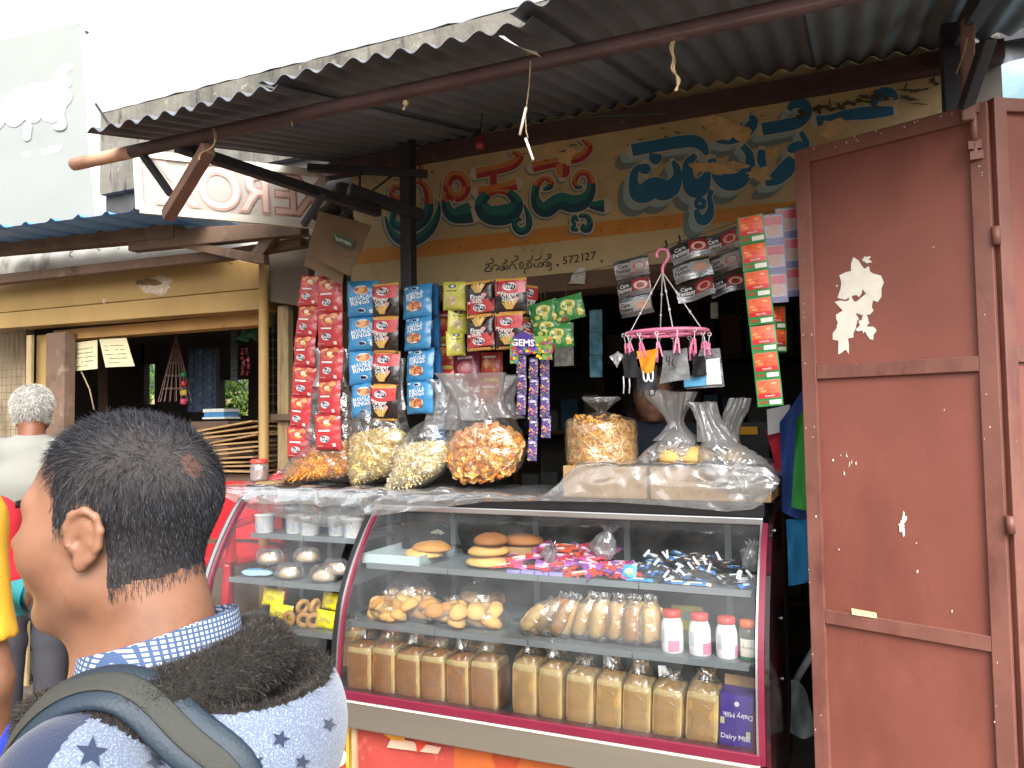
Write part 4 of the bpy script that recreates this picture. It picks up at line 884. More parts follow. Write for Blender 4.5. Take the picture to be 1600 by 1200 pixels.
# back row of loaves, in shade
for i in range(4):
    t = thing('bread_loaf', '%s shadowed loaf from the left in the back row behind the darker loaves' % ords[i], 'bread', (lerp(U(560, 1000, 2.62).x, U(760, 1000, 2.62).x, i / 3), 2.62, .59), None, 'back row loaves'); inst('bread', LM[0], t); inst('plastic_wrap', WMS[i % 3], t)
def bun_mesh(name, rx, ry, rz, m, seed, flat=.5):
    mb = MB()
    def fn(u, v):
        a = 2 * math.pi * u; b = math.pi * (v - .5); z = math.sin(b); r = math.cos(b)
        k = 1 + .07 * noise.noise((math.cos(a) * 2 + seed, math.sin(a) * 2, z * 2))
        z = z if z > 0 else z * flat
        return (rx * r * math.cos(a) * k, ry * r * math.sin(a) * k, rz * (z + flat) * k)
    mb.grid(fn, 18, 10, closeu=True); return mb.mesh(name, m)
def bag_mesh(name, prof, m, seed=0, n=36, nv=30, crink=.1, sq=1.0, lobes=9):
    """prof: (radius, height); crumpled film"""
    P = catmull(prof, 5)
    mb = MB()
    def fn(u, v):
        i = v * (len(P) - 1); k = min(int(i), len(P) - 2); t = i - k; r = lerp(P[k][0], P[k + 1][0], t); z = lerp(P[k][1], P[k + 1][1], t)
        a = 2 * math.pi * u; neck = max(0, v - .55) / .45
        c = 1 + crink * noise.noise((math.cos(a) * 3 + seed, math.sin(a) * 3, z * 14)) + crink * .5 * noise.noise((math.cos(a) * 8 + seed, math.sin(a) * 8, z * 40)) + neck * crink * 1.4 * math.sin(a * lobes + seed + z * 20)
        return (r * c * math.cos(a), r * c * sq * math.sin(a), z + .006 * noise.noise((a, z * 30, seed)))
    mb.grid(fn, n, nv, closeu=True)
    o = len(mb.v); mb.f.append(list(range(n))[::-1]); mb.m.append(0); mb.s.append(False)
    return mb.mesh(name, m)
BUNS = [bun_mesh('bun', .042, .036, .03, m, s) for s, m in enumerate((M_bun, M_bun2, M_bun3, M_bun2))]
# bags of buns on the middle shelf, left
def bun_bag(label, c, sx, sy, h, nb, seed, group, ms=(0, 1, 3)):
    t = thing('bag_of_buns', label, 'buns', c, None, group); r2 = random.Random(seed)
    for i in range(nb):
        lay = 0 if i < (nb + 1) // 2 else 1
        inst('bun', BUNS[ms[r2.randrange(len(ms))]], t, Matrix.Translation((r2.uniform(-sx, sx) * .75, r2.uniform(-sy, sy) * .6 - .008, .006 + lay * .036)) @ rot3(r2.uniform(-.5, .5), r2.uniform(-.5, .5), r2.uniform(0, 6)))
    me = bag_mesh('bag', [(sx * .7, 0), (sx * 1.08, h * .12), (sx * 1.12, h * .5), (sx * .8, h * .8), (sx * .3, h), (sx * .45, h * 1.2)], M_bag, seed, crink=.16, sq=sy / sx)
    inst('plastic_bag', me, t)
for i, (px, py, s) in enumerate([(608, 972, .072), (660, 978, .07), (705, 985, .07), (752, 990, .075)]):
    c = U(px, py, 2.545); bun_bag('%s clear bag of round buns from the left on the middle shelf' % ords[i], (c.x, 2.555 + .03 * (i % 2), S2Z + .001), s, .06, .085, 8, 10 + i, 'bags of buns')
c = U(632, 950, 2.66); bun_bag('clear bag of buns heaped behind the leftmost bun bags', (c.x, 2.70, S2Z + .001), .09, .07, .15, 10, 30, 'bags of buns'); c = U(745, 950, 2.7); bun_bag('clear bag of buns heaped behind the rightmost bun bags', (c.x, 2.72, S2Z + .001), .08, .07, .13, 10, 31, 'bags of buns')
# standing packs of rolls
M_roll = bread_mat('cream_roll', 'd9b06a', 'ead0a0')
def roll_mesh(seed):
    mb = MB(); P = [(.012, 0), (.024, .015), (.028, .06), (.026, .11), (.018, .135), (.004, .142)]
    mb.lathe((0, 0, 0), catmull(P, 3), 14); 
    for q in mb.v: k = noise.noise(q * 40 + Vector((seed, 0, 0))) * .12; q.x *= 1 + k; q.y *= 1 + k
    return mb.mesh('roll', [M_roll, M_bun2, M_bun][seed % 3])
ROLLS = [roll_mesh(s) for s in range(4)]
for i, (px, tl) in enumerate([(822, .75), (846, .55), (872, .42), (905, .32), (935, .12), (962, .06), (990, .02), (1016, -.02)]):
    c = U(px, 1000 + (px - 822) * .12, 2.53); t = thing('roll_packet', '%s upright packet of cream rolls from the left on the middle shelf' % ords[i], 'rolls', (c.x, 2.535 + .01 * (i % 2), S2Z + .012), rot3(-.12, tl, 0).to_3x3(), 'cream roll packets')
    for j in range(3): inst('roll', ROLLS[(i + j) % 4], t, Matrix.Translation(((j - 1) * .016, .012 * (j % 2) + j * .012, .004 * j)) @ Matrix.Diagonal((1, 1, .78 + .05 * ((i + j) % 3), 1)))
    inst('plastic_bag', bag_mesh('bag', [(.024, -.004), (.04, .01), (.043, .07), (.036, .11), (.02, .135), (.024, .155)], M_bag, i, n=24, nv=18, crink=.14, sq=.9), t)
# jars
M_jar = mat('white_jar_plastic', hexc('dedddd'), .35, var=.04, bump=0); M_lid = mat('red_lid', hexc('c2473f'), .4, var=.06, bump=0); M_lid_o = mat('orange_lid', hexc('e2622a'), .4, var=.06, bump=0)
jp = [(.03, 0), (.035, .004), (.036, .05), (.0345, .085), (.027, .108), (.025, .112)]
jb = MB().lathe((0, 0, 0), catmull(jp, 3), 24)
jm = jb.mesh('jar', M_jar)
def decal_cyl(r, a0, a1, z0, z1, m, n=10):
    mb = MB(); mb.grid(lambda u, v: (r * math.cos(lerp(a0, a1, u)), r * math.sin(lerp(a0, a1, u)), lerp(z0, z1, v)), n, 2); return mb.mesh('decal', m)
lidm = MB().lathe((0, 0, .112), [(.029, 0), (.0295, .003), (.0295, .018), (.027, .021), (.001, .0215)], 24).mesh('lid', M_lid)
for i, (px, sc) in enumerate([(1051, 1.0), (1094, .98), (1136, .95)]):
    c = U(px, 1015, 2.53); t = thing('malt_jar', 'white malt-drink jar with red lid, %s of three from the left' % ords[i], 'jar', (c.x, 2.53, S2Z), rot3(0, 0, rd.uniform(-.4, .4)).to_3x3(), 'white jars with red lids')
    inst('body', jm, t, Matrix.Diagonal((sc, sc, sc, 1))); inst('lid', lidm, t, Matrix.Diagonal((sc, sc, sc, 1)))
    inst('pink_label', decal_cyl(.0365 * sc, R(-80 + 25 * i), R(-20 + 20 * i), .008, .042, ink(hexc('d487a0'))), t); inst('text_block', decal_cyl(.0367 * sc, R(-125), R(-100), .03, .075, ink(hexc('b9c0c9'))), t)
c = U(1176, 1025, 2.52); t = thing('drink_jar', 'jar with orange lid and cream label at the right end of the middle shelf', 'jar', (c.x - .012, 2.53, S2Z), None); inst('body', MB().lathe((0, 0, 0), catmull([(.027, 0), (.029, .004), (.029, .08), (.024, .098)], 3), 22).mesh('jar', ink(hexc('5a5a52'), .2)), t)
inst('lid', MB().lathe((0, 0, .099), [(.0265, 0), (.0265, .022), (.001, .024)], 20).mesh('lid', M_lid_o), t); inst('label', decal_cyl(.0295, R(-140), R(-40), .006, .068, ink(hexc('e6e0cf'))), t); inst('green_band', decal_cyl(.0297, R(-140), R(-40), .004, .014, ink(hexc('3f7d5a'))), t)
b = MB(); put_text(b, 'Horlicks', lambda x, y: Vector((.0299 * math.cos(R(-90) + x / .0299), .0299 * math.sin(R(-90) + x / .0299), .042 + y)), .0115); inst('lettering', b.mesh('lettering', ink(hexc('3a342e'))), t)
a, c = U(1049, 945, 2.8), U(1098, 975, 2.8); o = MB().bb((a.x, 2.8, S2Z), (c.x, 2.82, a.z)).build('yellow_card', ink(hexc('cfc15a'), .6)); tag(o, 'pale yellow card standing behind the first white jar', 'card')
b = MB(); rags(b, 0, 0, .02, .016, lambda x, y, e: Vector(((a.x + c.x) / 2 + x, 2.799, a.z - .035 + y)), rough=.2); b.build('emblem', ink(hexc('9fb0a8')), o)
# top shelf: tray, flat buns, stack
tr_t = thing('foam_tray', 'long white tray under the flat bun at the left of the top shelf', 'tray', (U(610, 880, 2.6).x, 2.7, S1Z))
x0, x1 = U(566, 870, S1Y + .01).x, U(655, 885, S1Y + .01).x
MB().bb((x0, S1Y + .01, S1Z + .001), (x1, S1Y + .016, S1Z + .038)).build('front_wall', ink(hexc('b9c9c9'), .5), tr_t); MB().bb((x0, S1Y + .0165, S1Z + .001), (x1, 2.86, S1Z + .012)).build('floor', ink(hexc('9fb2b4'), .5), tr_t); MB().bb((x1 - .005, S1Y + .0165, S1Z + .0125), (x1, 2.86, S1Z + .038)).build('side_wall', ink(hexc('b9c9c9'), .5), tr_t); MB().bb((x0, S1Y + .0165, S1Z + .0125), (x0 + .005, 2.86, S1Z + .038)).build('side_wall', ink(hexc('b9c9c9'), .5), tr_t)
for q in ((x0 + .006, .032), (x1 - .008, .032), (x1 - .008, .010), (x0 + .006, .01)): MB().lathe((q[0], S1Y + .01, S1Z + q[1]), [(.002, 0), (.002, .001)], 8, M=Matrix.Rotation(R(90), 3, 'X')).build('rivet', ink(hexc('5f6a6c')), tr_t)
FB = [bun_mesh('flat_bun', .085, .07, .03, m, 20 + i, .5) for i, m in enumerate((M_bun, M_bun3, M_bun2))]
c = U(660, 858, 2.66); o = inst('flat_bun', FB[0], None, Matrix.Translation((c.x + .02, 2.70, S1Z + .036))); tag(o, 'big golden flat bun lying on the white tray', 'bun', 'flat buns'); o = inst('flat_bun', FB[2], None, Matrix.Translation((c.x - .01, 2.69, S1Z + .013))); tag(o, 'pale flat bun under the golden one on the tray', 'bun', 'flat buns')
c = U(757, 880, 2.64)
for k in range(3): o = inst('flat_bun', FB[[2, 2, 1][k]], None, Matrix.Translation((c.x + .005 * k, 2.66 + .01 * k, S1Z + .002 + k * .04)) @ rot3(0, 0, k)); tag(o, ['bottom', 'middle', 'browned top'][k] + ' bun of the stack beside the chocolate bars', 'bun', 'stack of flat buns')
o = inst('flat_bun', FB[1], None, Matrix.Translation((c.x + .1, 2.78, S1Z + .07))); tag(o, 'browned bun behind the three-bun stack', 'bun', 'flat buns')
o = MB().bb((c.x - .02, 2.72, S1Z + .001), (c.x + .16, 2.86, S1Z + .07)).build('cardboard_box', M_card); tag(o, 'small cardboard box holding up the browned bun at the back', 'box')
# sweets on the top shelf
def bar_mesh(cols, l=.12, w=.027, t=.014):
    mb = MB()
    def f(s): return lambda u, v: ((u - .5) * l, (v - .5) * w * (1.15 if abs(u - .5) > .44 else 1), s * t * .5 * max(.08, (1 - abs(2 * u - 1) ** 6)) * max(.15, 1 - abs(2 * v - 1) ** 3) + t * .5)
    mi = lambda u, v: 0 if u < .22 or u > .86 else (1 if .3 < v < .7 and u < .7 else 2)
    mb.grid(f(1), 12, 4, mi=mi); mb.grid(f(-1), 12, 4, mi=mi); return mb.mesh('bar', [ink(hexc(h), .25) for h in cols])
BARS = [bar_mesh(('c9364a', 'e8c6cf', 'd4566b')), bar_mesh(('c04a86', 'ead0de', 'b8578f')), bar_mesh(('c8452f', 'ead9c8', 'd5532e')), bar_mesh(('8a4b9a', 'd9c7e2', 'c05a90'))]
BARSB = [bar_mesh(('23262a', 'd5d8da', '3b4046'), .085, .026), bar_mesh(('2f6fb0', 'c5d8e8', '27598f'), .06, .02), bar_mesh(('3a3f46', 'a9b2b8', '2a2d31'), .055, .018), bar_mesh(('4a2c26', 'c9b5a5', '33404a'), .06, .02)]
def heap(pxa, pxb, n, meshes, labels, group, hmax, seed, name='sweet_bar', cat='sweets'):
    r2 = random.Random(seed)
    for i in range(n):
        px = r2.uniform(pxa, pxb); y = r2.uniform(2.60, 2.82); q = (px - pxa) / (pxb - pxa)
        h = hmax * (y - 2.58) / .24 * (math.sin(math.pi * min(1, max(0, q * .9 + .1))) ** .5); c = U(px, 895, y)
        mk_ = r2.randrange(len(meshes)); o = inst(name, meshes[mk_], None, Matrix.Translation((c.x, y, S1Z + .004 + h * r2.uniform(.75, 1))) @ rot3(r2.uniform(.1, .8), r2.uniform(-.35, .35), r2.uniform(-1.2, 1.2))); tag(o, labels[mk_] % ('left end' if q < .25 else 'left half' if q < .5 else 'right half' if q < .75 else 'right end', 'front' if y < 2.67 else 'middle' if y < 2.75 else 'back'), cat, group)
heap(788, 985, 75, BARS, ['crimson and white sweet bar at the %s of the pink heap, %s layer', 'pink and white sweet bar at the %s of the pink heap, %s layer', 'orange-red sweet bar at the %s of the pink heap, %s layer', 'purple sweet bar at the %s of the pink heap, %s layer'], 'heap of pink and red bars', .075, 5)
heap(985, 1178, 62, BARSB, ['black and white sweet at the %s of the dark heap, %s layer', 'blue sweet at the %s of the dark heap, %s layer', 'grey sweet at the %s of the dark heap, %s layer', 'brown-ended sweet at the %s of the dark heap, %s layer'], 'heap of dark sweets', .06, 6)
WS = MB().grid(lambda u, v: ((u - .5) * .008, 0, (v - .5) * .03), 1, 2).grid(lambda u, v: ((u - .5) * .008, .0015, (v - .5) * .03), 1, 2).mesh('stick', ink(hexc('dcdfe0'), .4))
r2 = random.Random(8)
for i in range(16):
    px = r2.uniform(1000, 1175); y = r2.uniform(2.6, 2.75); c = U(px, 895, y); o = inst('white_tab', WS, None, Matrix.Translation((c.x, y, S1Z + .022 + (y - 2.58) * .28 + r2.uniform(0, .012))) @ rot3(r2.uniform(-.5, .3), r2.uniform(-.8, .8), 0)); tag(o, 'small white paper stick poking out of the dark sweets', 'stick', 'white sticks among the dark sweets')
for nm, m_, px, py, w, h, yy, lab in (('blue_sachet', ['2f9ac8', 'd9ead0', '79b648'], 982, 882, .05, .042, 2.60, 'bright blue sachet with a pale oval leaning between the two heaps'),):
    c = U(px, py, yy); t = thing(nm, lab, 'sachet', (c.x, yy, S1Z + .012), rot3(-.35, .05, 0).to_3x3())
    MB().grid(lambda u, v: ((u - .5) * w, .004 * math.sin(u * 3.1) * -1, v * h), 8, 6).build('pouch', ink(hexc(m_[0]), .25), t, world=False); b = MB(); rags(b, 0, h * .45, w * .3, h * .28, lambda x, y, e: Vector((x, -.006, y)), rough=.1); b.build('oval_print', ink(hexc(m_[1])), t, world=False); b = MB(); rags(b, 0, h * .28, w * .3, h * .08, lambda x, y, e: Vector((x, -.0068, y)), rough=.2); b.build('green_print', ink(hexc(m_[2])), t, world=False)
c = U(835, 890, 2.58)
for i in range(4):
    o = MB().box((c.x - .08 + i * .055, 2.585, S1Z + .009), (.05, .03, .014), rot3(0, 0, .02 * i).to_3x3()).build('lilac_box', ink(hexc('9c93d6'), .4)); tag(o, '%s small lilac box from the left along the top shelf edge' % ords[i], 'box', 'lilac boxes')
for i, (px, h) in enumerate(((1000, '3f9ed0'), (1060, '3c4f86'), (1090, 'd8cfae'))):
    c = U(px, 906, 2.585); o = inst('wafer_bar', bar_mesh((h, 'ddd6b8', '3c7cc0'), .09, .02), None, Matrix.Translation((c.x, 2.583, S1Z + .003)) @ rot3(.3, 0, .03)); tag(o, ['blue wafer bar lying at the shelf edge below the sachet', 'dark blue wafer bar lying right of the lighter one', 'yellow-lettered wafer bar lying at the shelf edge under the sweets'][i], 'wafer bar', 'wafer bars at the shelf edge')
for i, (px, py, s, y) in enumerate(((855, 870, .04, 2.66), (942, 850, .06, 2.74), (1175, 845, .05, 2.72))):
    c = U(px, py, y); o = inst('crumpled_bag', bag_mesh('bag', [(s * .4, 0), (s * .7, s * .5), (s * .6, s * 1.2), (s * .25, s * 1.7), (s * .4, s * 2)], M_bagfog, 40 + i, n=30, nv=20, crink=.6), None, Matrix.Translation((c.x, y, S1Z + .045)) @ rot3(.5 - .3 * i, .6 - .5 * i, i)); tag(o, ['small crumpled clear bag on the pink bars', 'greenish clear bag behind the pink bars', 'crumpled clear bag at the far right of the top shelf'][i], 'plastic bag', 'crumpled bags in the counter')
# taped note inside the glass
c = U(679, 820, 2.62); b = MB(); rags(b, 0, 0, .022, .02, lambda x, y, e: Vector((c.x + x + y * .5, 2.645 - .0 + y * -.75, 1.168 + y * .66)), rough=.5, seed=3); b.add([v + Vector((.012, .012, .016)) for v in b.v[:8]], [list(range(8))], 1); o = b.build('paper_scrap', [ink(hexc('bcd6d8')), ink(hexc('5ec4d6'))]); tag(o, 'torn pale blue paper scrap stuck inside the curved glass', 'paper')
# purple chocolate box
x0, x1 = U(1122, 1120, 2.435).x, U(1174, 1120, 2.435).x; zt = U(1148, 1086, 2.435).z
cx_ = thing('chocolate_box', 'open purple chocolate carton at the right end of the counter floor', 'box', ((x0 + x1) / 2, 2.47, .592), rot3(0, .05, 0).to_3x3())
W_ = x1 - x0; H_ = zt - .592; M_pur = ink(hexc('4b3394'), .35)
MB().bb((-W_ / 2, -.03, 0), (W_ / 2, .05, H_)).build('carton', M_pur, cx_, world=False); MB().grid(lambda u, v: ((u - .5) * W_, .052 + .004 * math.sin(u * 4), H_ * .98 + v * .035 + .004 * noise.noise((u * 9, 0, 0)) * v), 10, 3).build('back_flap', M_card, cx_, world=False)
def cpf(x, y): return Vector((x, -.0306, y))
b = MB(); put_text(b, 'Dairy Milk', lambda x, y: cpf(x - .002, H_ * .22 + y), .021, bold=.015); put_text(b, 'Dairy Milk', lambda x, y: cpf(-x + .004, H_ * .62 - y), .021, bold=.015)
for q in ((.0, .83), (-.002, .03)): rags(b, W_ * q[0], H_ * q[1], .0075, .0075, lambda x, y, e: cpf(x, y), rough=.04)
b.build('lettering', ink(hexc('e8e4ee')), cx_, world=False); b = MB()
for q in ((-.42, .5), (.36, .3)): b.add([Vector((W_ * q[0] + dx, -.0304, H_ * q[1] + dz)) for dx, dz in ((-.006, -.01), (.006, -.01), (.006, .01), (-.006, .01))], [(0, 1, 2, 3)])
b.build('green_tag', ink(hexc('c5cf9a')), cx_, world=False)
a = U(1176, 1120, 2.5); o = MB().bb((x1 + .012, 2.47, .592), (CXR - .03, 2.62, .592 + .11)).build('red_carton', ink(hexc('d23a24'), .4)); tag(o, 'bright red carton squeezed between purple box and counter end', 'box')
# left counter contents
z1_, z2_, z3_ = U(460, 838, 2.66).z, U(450, 911, 2.53).z, U(470, 986, 2.47).z
for i, px in enumerate((414, 455, 484, 522, 552)):
    c = U(px, 835, 2.71); h = .075; t = thing('ice_cream_tub', '%s white tub from the left on the top shelf of the short counter' % ords[i], 'tub', (c.x, 2.71 + .03 * (i % 2), z1_), None, 'white tubs')
    inst('cup', MB().lathe((0, 0, 0), [(.037, 0), (.041, .004), (.044, h), (.046, h + .002), (.046, h + .008), (.001, h + .009)], 22).mesh('tub', M_jar), t); inst('blue_print', decal_cyl(.0425, R(-150), R(-95), .025, .048, ink(hexc('8fa3c4'))), t); inst('grey_print', decal_cyl(.0427, R(-80), R(-55), .012, .06, ink(hexc('a9aaa8'))), t)
for i, (px, dz, y) in enumerate(((420, .05, 2.62), (452, .0, 2.6), (505, .0, 2.6), (480, .055, 2.68), (525, .02, 2.65))):
    c = U(px, 905, y); t = thing('bread_packet', '%s packet of pale rusks on the second shelf of the short counter' % ['round upper left', 'front left', 'front right', 'upper middle', 'rightmost'][i], 'rusks', (c.x, y, z2_ + .001 + dz), None, 'rusk packets'); inst('rusk', bun_mesh('rusk', .05, .04, .032, bread_mat('rusk_crust', 'cdb491', 'dfcdb2'), 60 + i), t); inst('plastic_bag', bag_mesh('bag', [(.03, -.002), (.06, .008), (.062, .035), (.045, .06), (.02, .066)], M_bag, 60 + i, n=24, nv=14, crink=.22, sq=.8), t)
c = U(395, 903, 2.6); o = inst('blue_packet', bag_mesh('bag', [(.03, 0), (.075, .006), (.075, .018), (.05, .026)], ink(hexc('9ec7dc'), .25), 3, n=24, nv=10, crink=.15, sq=.5), None, Matrix.Translation((c.x + .02, 2.60, z2_ + .001))); tag(o, 'flat pale blue packet at the left of the second shelf', 'packet')
def pillow(w, h, t, m, nu=14, nv=12, zig=0, seed=0, uvf=None, mats=None, mi=0):
    """stuffed packet standing on its lower seal, front towards -Y"""
    mb = MB()
    def f(s):
        def g(u, v):
            e = max(0, 1 - abs(2 * v - 1) ** 3.2) * max(0, 1 - abs(2 * u - 1) ** 3.5); pinch = 1 - .12 * e
            return ((u - .5) * w * pinch, s * t * .5 * e ** .6 + .0055 * noise.noise((u * 5 + seed, v * 5, s)) - s * .0004, v * h)
        return g
    mb.grid(f(-1), nu, nv, mi=mi); mb.grid(f(1), nu, nv, mi=mi); return mb
def pil_y(u, v, t): e = max(0, 1 - abs(2 * v - 1) ** 3.2) * max(0, 1 - abs(2 * u - 1) ** 3.5); return -t * .5 * e ** .6
M_ypk = ink(hexc('e6d428'), .3)
YP_ = pillow(.11, .07, .035, None).mesh('yellow_packet', M_ypk)
for i, (px, dz, y, rz) in enumerate(((425, .052, 2.58, .0), (437, .0, 2.55, .1), (518, .055, 2.6, -.1), (510, .0, 2.53, .05))):
    c = U(px, 985, y); t = thing('yellow_packet', '%s yellow biscuit packet at the bottom of the short counter' % ['upper left', 'lower left', 'upper right', 'lower right'][i], 'packet', (c.x, y, z3_ + .001 + dz), rot3(-.15, .08, rz).to_3x3(), 'yellow packets'); inst('pouch', YP_, t)
    b = MB(); rags(b, 0, .035, .022, .009, lambda x, y, e: Vector((x, -.0195, y)), rough=.2, seed=i); b.build('grey_print', ink(hexc('bfb04a')), t, world=False)
M_ring = bread_mat('ring_biscuit', 'b98a52', 'cfa368'); RM = MB().tube([(.022 * math.cos(R(a)), 0, .03 + .022 * math.sin(R(a))) for a in range(0, 360, 24)], .011, 10, closed=True).mesh('ring', M_ring)
for i, (px, dz) in enumerate(((456, 0), (478, 0), (492, .0), (468, .045), (485, .05))):
    c = U(px, 985, 2.53); o = inst('ring_biscuit', RM, None, Matrix.Translation((c.x, 2.515 + .02 * (dz > 0) + i * .004, z3_ + dz)) @ rot3(.2 * (dz > 0), 0, i * .4)); tag(o, 'brown ring biscuit, %s between the yellow packets' % ['lower left', 'lower middle', 'lower right', 'upper left', 'upper right'][i], 'biscuit', 'ring biscuits')
# red chair / crate behind the short counter
M_redp = mat('red_plastic', hexc('cc1f2c'), .35, var=.06, bump=.04)
ch = thing('red_plastic_chair', 'bright red plastic chair behind the left end of the short counter', 'chair', (LXL - .22, 2.75, .1))
for dx in (-.02, -.4):
    for dy in (-.18, .22): MB().bar((LXL + dx, 2.75 + dy, 1.0 if dy < 0 else 1.28), (LXL + dx - .03, 2.75 + dy * 1.15, .1), .05, .035).build('leg', M_redp, ch, bevel=.01)
MB().bb((LXL - .42, 2.55, .98), (LXL + .0, 2.98, 1.02)).build('seat', M_redp, ch, bevel=.012)
MB().grid(lambda u, v: (lerp(LXL - .42, LXL + .02, u), 2.93 + .06 * (2 * u - 1) ** 2 * -1, lerp(1.04, 1.32, v)), 12, 6).build('backrest', M_redp, ch)
for dx in (-.4, .0): MB().bar((LXL + dx, 2.56, 1.16), (LXL + dx, 2.95, 1.2), .045, .03).build('armrest', M_redp, ch, bevel=.01); MB().bar((LXL + dx, 2.57, 1.0), (LXL + dx, 2.57, 1.16), .04, .03).build('arm_post', M_redp, ch, bevel=.008)
# ================================================================== printed packets
def packet_mesh(name, w, h, t, base, decals, mi_fn=None, extra=(), seed=0, rough=.28):
    """stuffed foil packet, front towards -Y, standing on z=0; decals in unit coordinates (x -.5..+.5, y 0..1)"""
    cols = [base] + list(extra); mats = [foilink(hexc(c)) for c in cols]; idx = {c: i for i, c in enumerate(cols)}
    def mid(c):
        if c not in idx: idx[c] = len(mats); mats.append(foilink(hexc(c)))
        return idx[c]
    mb = pillow(w, h, t, None, seed=seed, mi=mi_fn or 0)
    def P(x, y, k):
        u = min(1, max(0, x + .5)); v = min(1, max(0, y)); e = max(0, 1 - abs(2 * v - 1) ** 3.2) * max(0, 1 - abs(2 * u - 1) ** 3.5)
        return Vector((x * w * (1 - .12 * e), pil_y(u, v, t) + .0055 * noise.noise((u * 5 + seed, v * 5, -1)) + .0004 - .0009 - .0005 * k, y * h))
    for k, d in enumerate(decals):
        if d[0] == 'ell':
            _, cx, cy, rx, ry, c = d; o = len(mb.v); mb.v.append(P(cx, cy, k)); NR = 3; NA = 16
            for i in range(1, NR + 1):
                for j in range(NA): a = 2 * math.pi * j / NA; mb.v.append(P(cx + rx * i / NR * math.cos(a), cy + ry * i / NR * math.sin(a), k))
            for j in range(NA): mb.f.append([o, o + 1 + j, o + 1 + (j + 1) % NA]); mb.m.append(mid(c)); mb.s.append(True)
            for i in range(NR - 1):
                for j in range(NA): a = o + 1 + i * NA; mb.f.append([a + j, a + NA + j, a + NA + (j + 1) % NA, a + (j + 1) % NA]); mb.m.append(mid(c)); mb.s.append(True)
        elif d[0] == 'rect':
            _, x0, y0, x1, y1, c = d; mb.grid(lambda u, v: P(lerp(x0, x1, u), lerp(y0, y1, v), k), 6, 4, mi=mid(c))
        elif d[0] == 'quad':
            _, q, c = d; mb.grid(lambda u, v: P(lerp(lerp(q[0][0], q[1][0], u), lerp(q[3][0], q[2][0], u), v), lerp(lerp(q[0][1], q[1][1], u), lerp(q[3][1], q[2][1], u), v), k), 6, 4, mi=mid(c))
        elif d[0] == 'text':
            _, s, cx, cy, size, c, ang = d; ca, sa = math.cos(ang), math.sin(ang)
            vv, ff = text_polys(s, size, bold=.02); mb.add([P(cx + (q.x * ca - q.y * sa) / w, cy + (q.x * sa + q.y * ca) / h, k) for q in vv], ff, mid(c))
        elif d[0] == 'bits':
            _, n, x0, y0, x1, y1, r, cs, sd = d; r2 = random.Random(sd)
            for i in range(n):
                cx, cy = r2.uniform(x0, x1), r2.uniform(y0, y1); o = len(mb.v); a0 = r2.random() * 6; rr = r * r2.uniform(.6, 1.3)
                for j in range(7): a = a0 + 2 * math.pi * j / 7; mb.v.append(P(cx + rr * math.cos(a) / w, cy + rr * .7 * math.sin(a) / h, k + .05 * i / n * 8))
                mb.f.append([o + j for j in range(7)]); mb.m.append(mid(cs[r2.randrange(len(cs))])); mb.s.append(False)
    return mb.mesh(name, mats)
def logo(cx, cy, s=1.0): return [('ell', cx, cy, .19 * s, .085 * s, 'e9e6ea'), ('ell', cx - .05 * s, cy + .012, .10 * s, .062 * s, '1f2a55'), ('ell', cx + .08 * s, cy - .016, .09 * s, .052 * s, '1f2a55'), ('text', 'INAI', cx, cy - .005, .016 * s, 'f2f0f0', .05)]
PW, PH, PT = .105, .142, .046
red_dec = [('rect', -.5, .0, .5, .035, 'a81a22'), ('rect', -.5, .965, .5, 1, 'a81a22'), ('ell', .02, .76, .30, .17, 'd8531f'), ('bits', 16, -.26, .64, .30, .9, .012, ('e89a34', 'd9701f', 'f0c05a', 'c23a18'), 1), ('ell', .06, .78, .12, .06, 'f0d9a8'), ('rect', -.28, .52, .22, .565, 'f0e6e0')] + logo(-.02, .31, 1.15) + [('rect', .28, .10, .40, .19, 'e8dcd8'), ('rect', -.36, .11, -.1, .125, 'e6b8b0')]
PK_RED = packet_mesh('red_packet', PW, PH, PT, 'd0202c', red_dec, seed=1)
PK_RED2 = packet_mesh('red_packet', PW, PH, PT, 'd0202c', red_dec, seed=5)
blue_dec = [('rect', -.5, 0, .5, .035, '0f78b4'), ('ell', .02, .74, .26, .13, 'e8ded2'), ('ell', .02, .73, .22, .10, 'd98a3c'), ('bits', 12, -.16, .66, .2, .8, .010, ('c8662a', 'e8a85a', 'b9541f'), 2), ('text', 'MASALA', -.05, .53, .020, 'dcecf4', .16), ('text', 'RINGS', -.03, .40, .025, 'eef6fa', .16), ('ell', .02, .18, .14, .06, 'dfe6ee'), ('ell', -.02, .18, .09, .045, '1f2a55'), ('ell', .06, .17, .06, .036, '1f2a55'), ('rect', .28, .10, .42, .2, 'd5e6ee')]
PK_BLU = packet_mesh('blue_packet', PW, PH * .92, PT, '1b95d2', blue_dec, seed=2)
blue_dec2 = [('rect', -.5, 0, .5, .035, '0f78b4'), ('ell', .0, .86, .14, .055, 'dfe6ee'), ('ell', -.03, .86, .09, .04, '1f2a55'), ('rect', -.42, .86, -.26, .93, 'd5e6ee'), ('text', 'MASALA', 0, .70, .020, 'dcecf4', .12), ('text', 'RINGS', .02, .58, .025, 'eef6fa', .12), ('ell', .0, .32, .30, .15, 'e8ded2'), ('ell', .0, .33, .26, .12, 'd9803a'), ('bits', 14, -.2, .24, .22, .42, .010, ('c8662a', 'e8a85a', 'b9541f'), 3)]
PK_BLU2 = packet_mesh('blue_packet', PW * 1.05, PH * .92, PT, '1b95d2', blue_dec2, seed=3)
PK_BLUB = packet_mesh('blue_packet_back', PW, PH * .92, PT, '1a6fb0', [('rect', -.15, .6, .3, .85, 'c9d9e4'), ('rect', -.35, .1, .35, .2, '145a94')], seed=4)
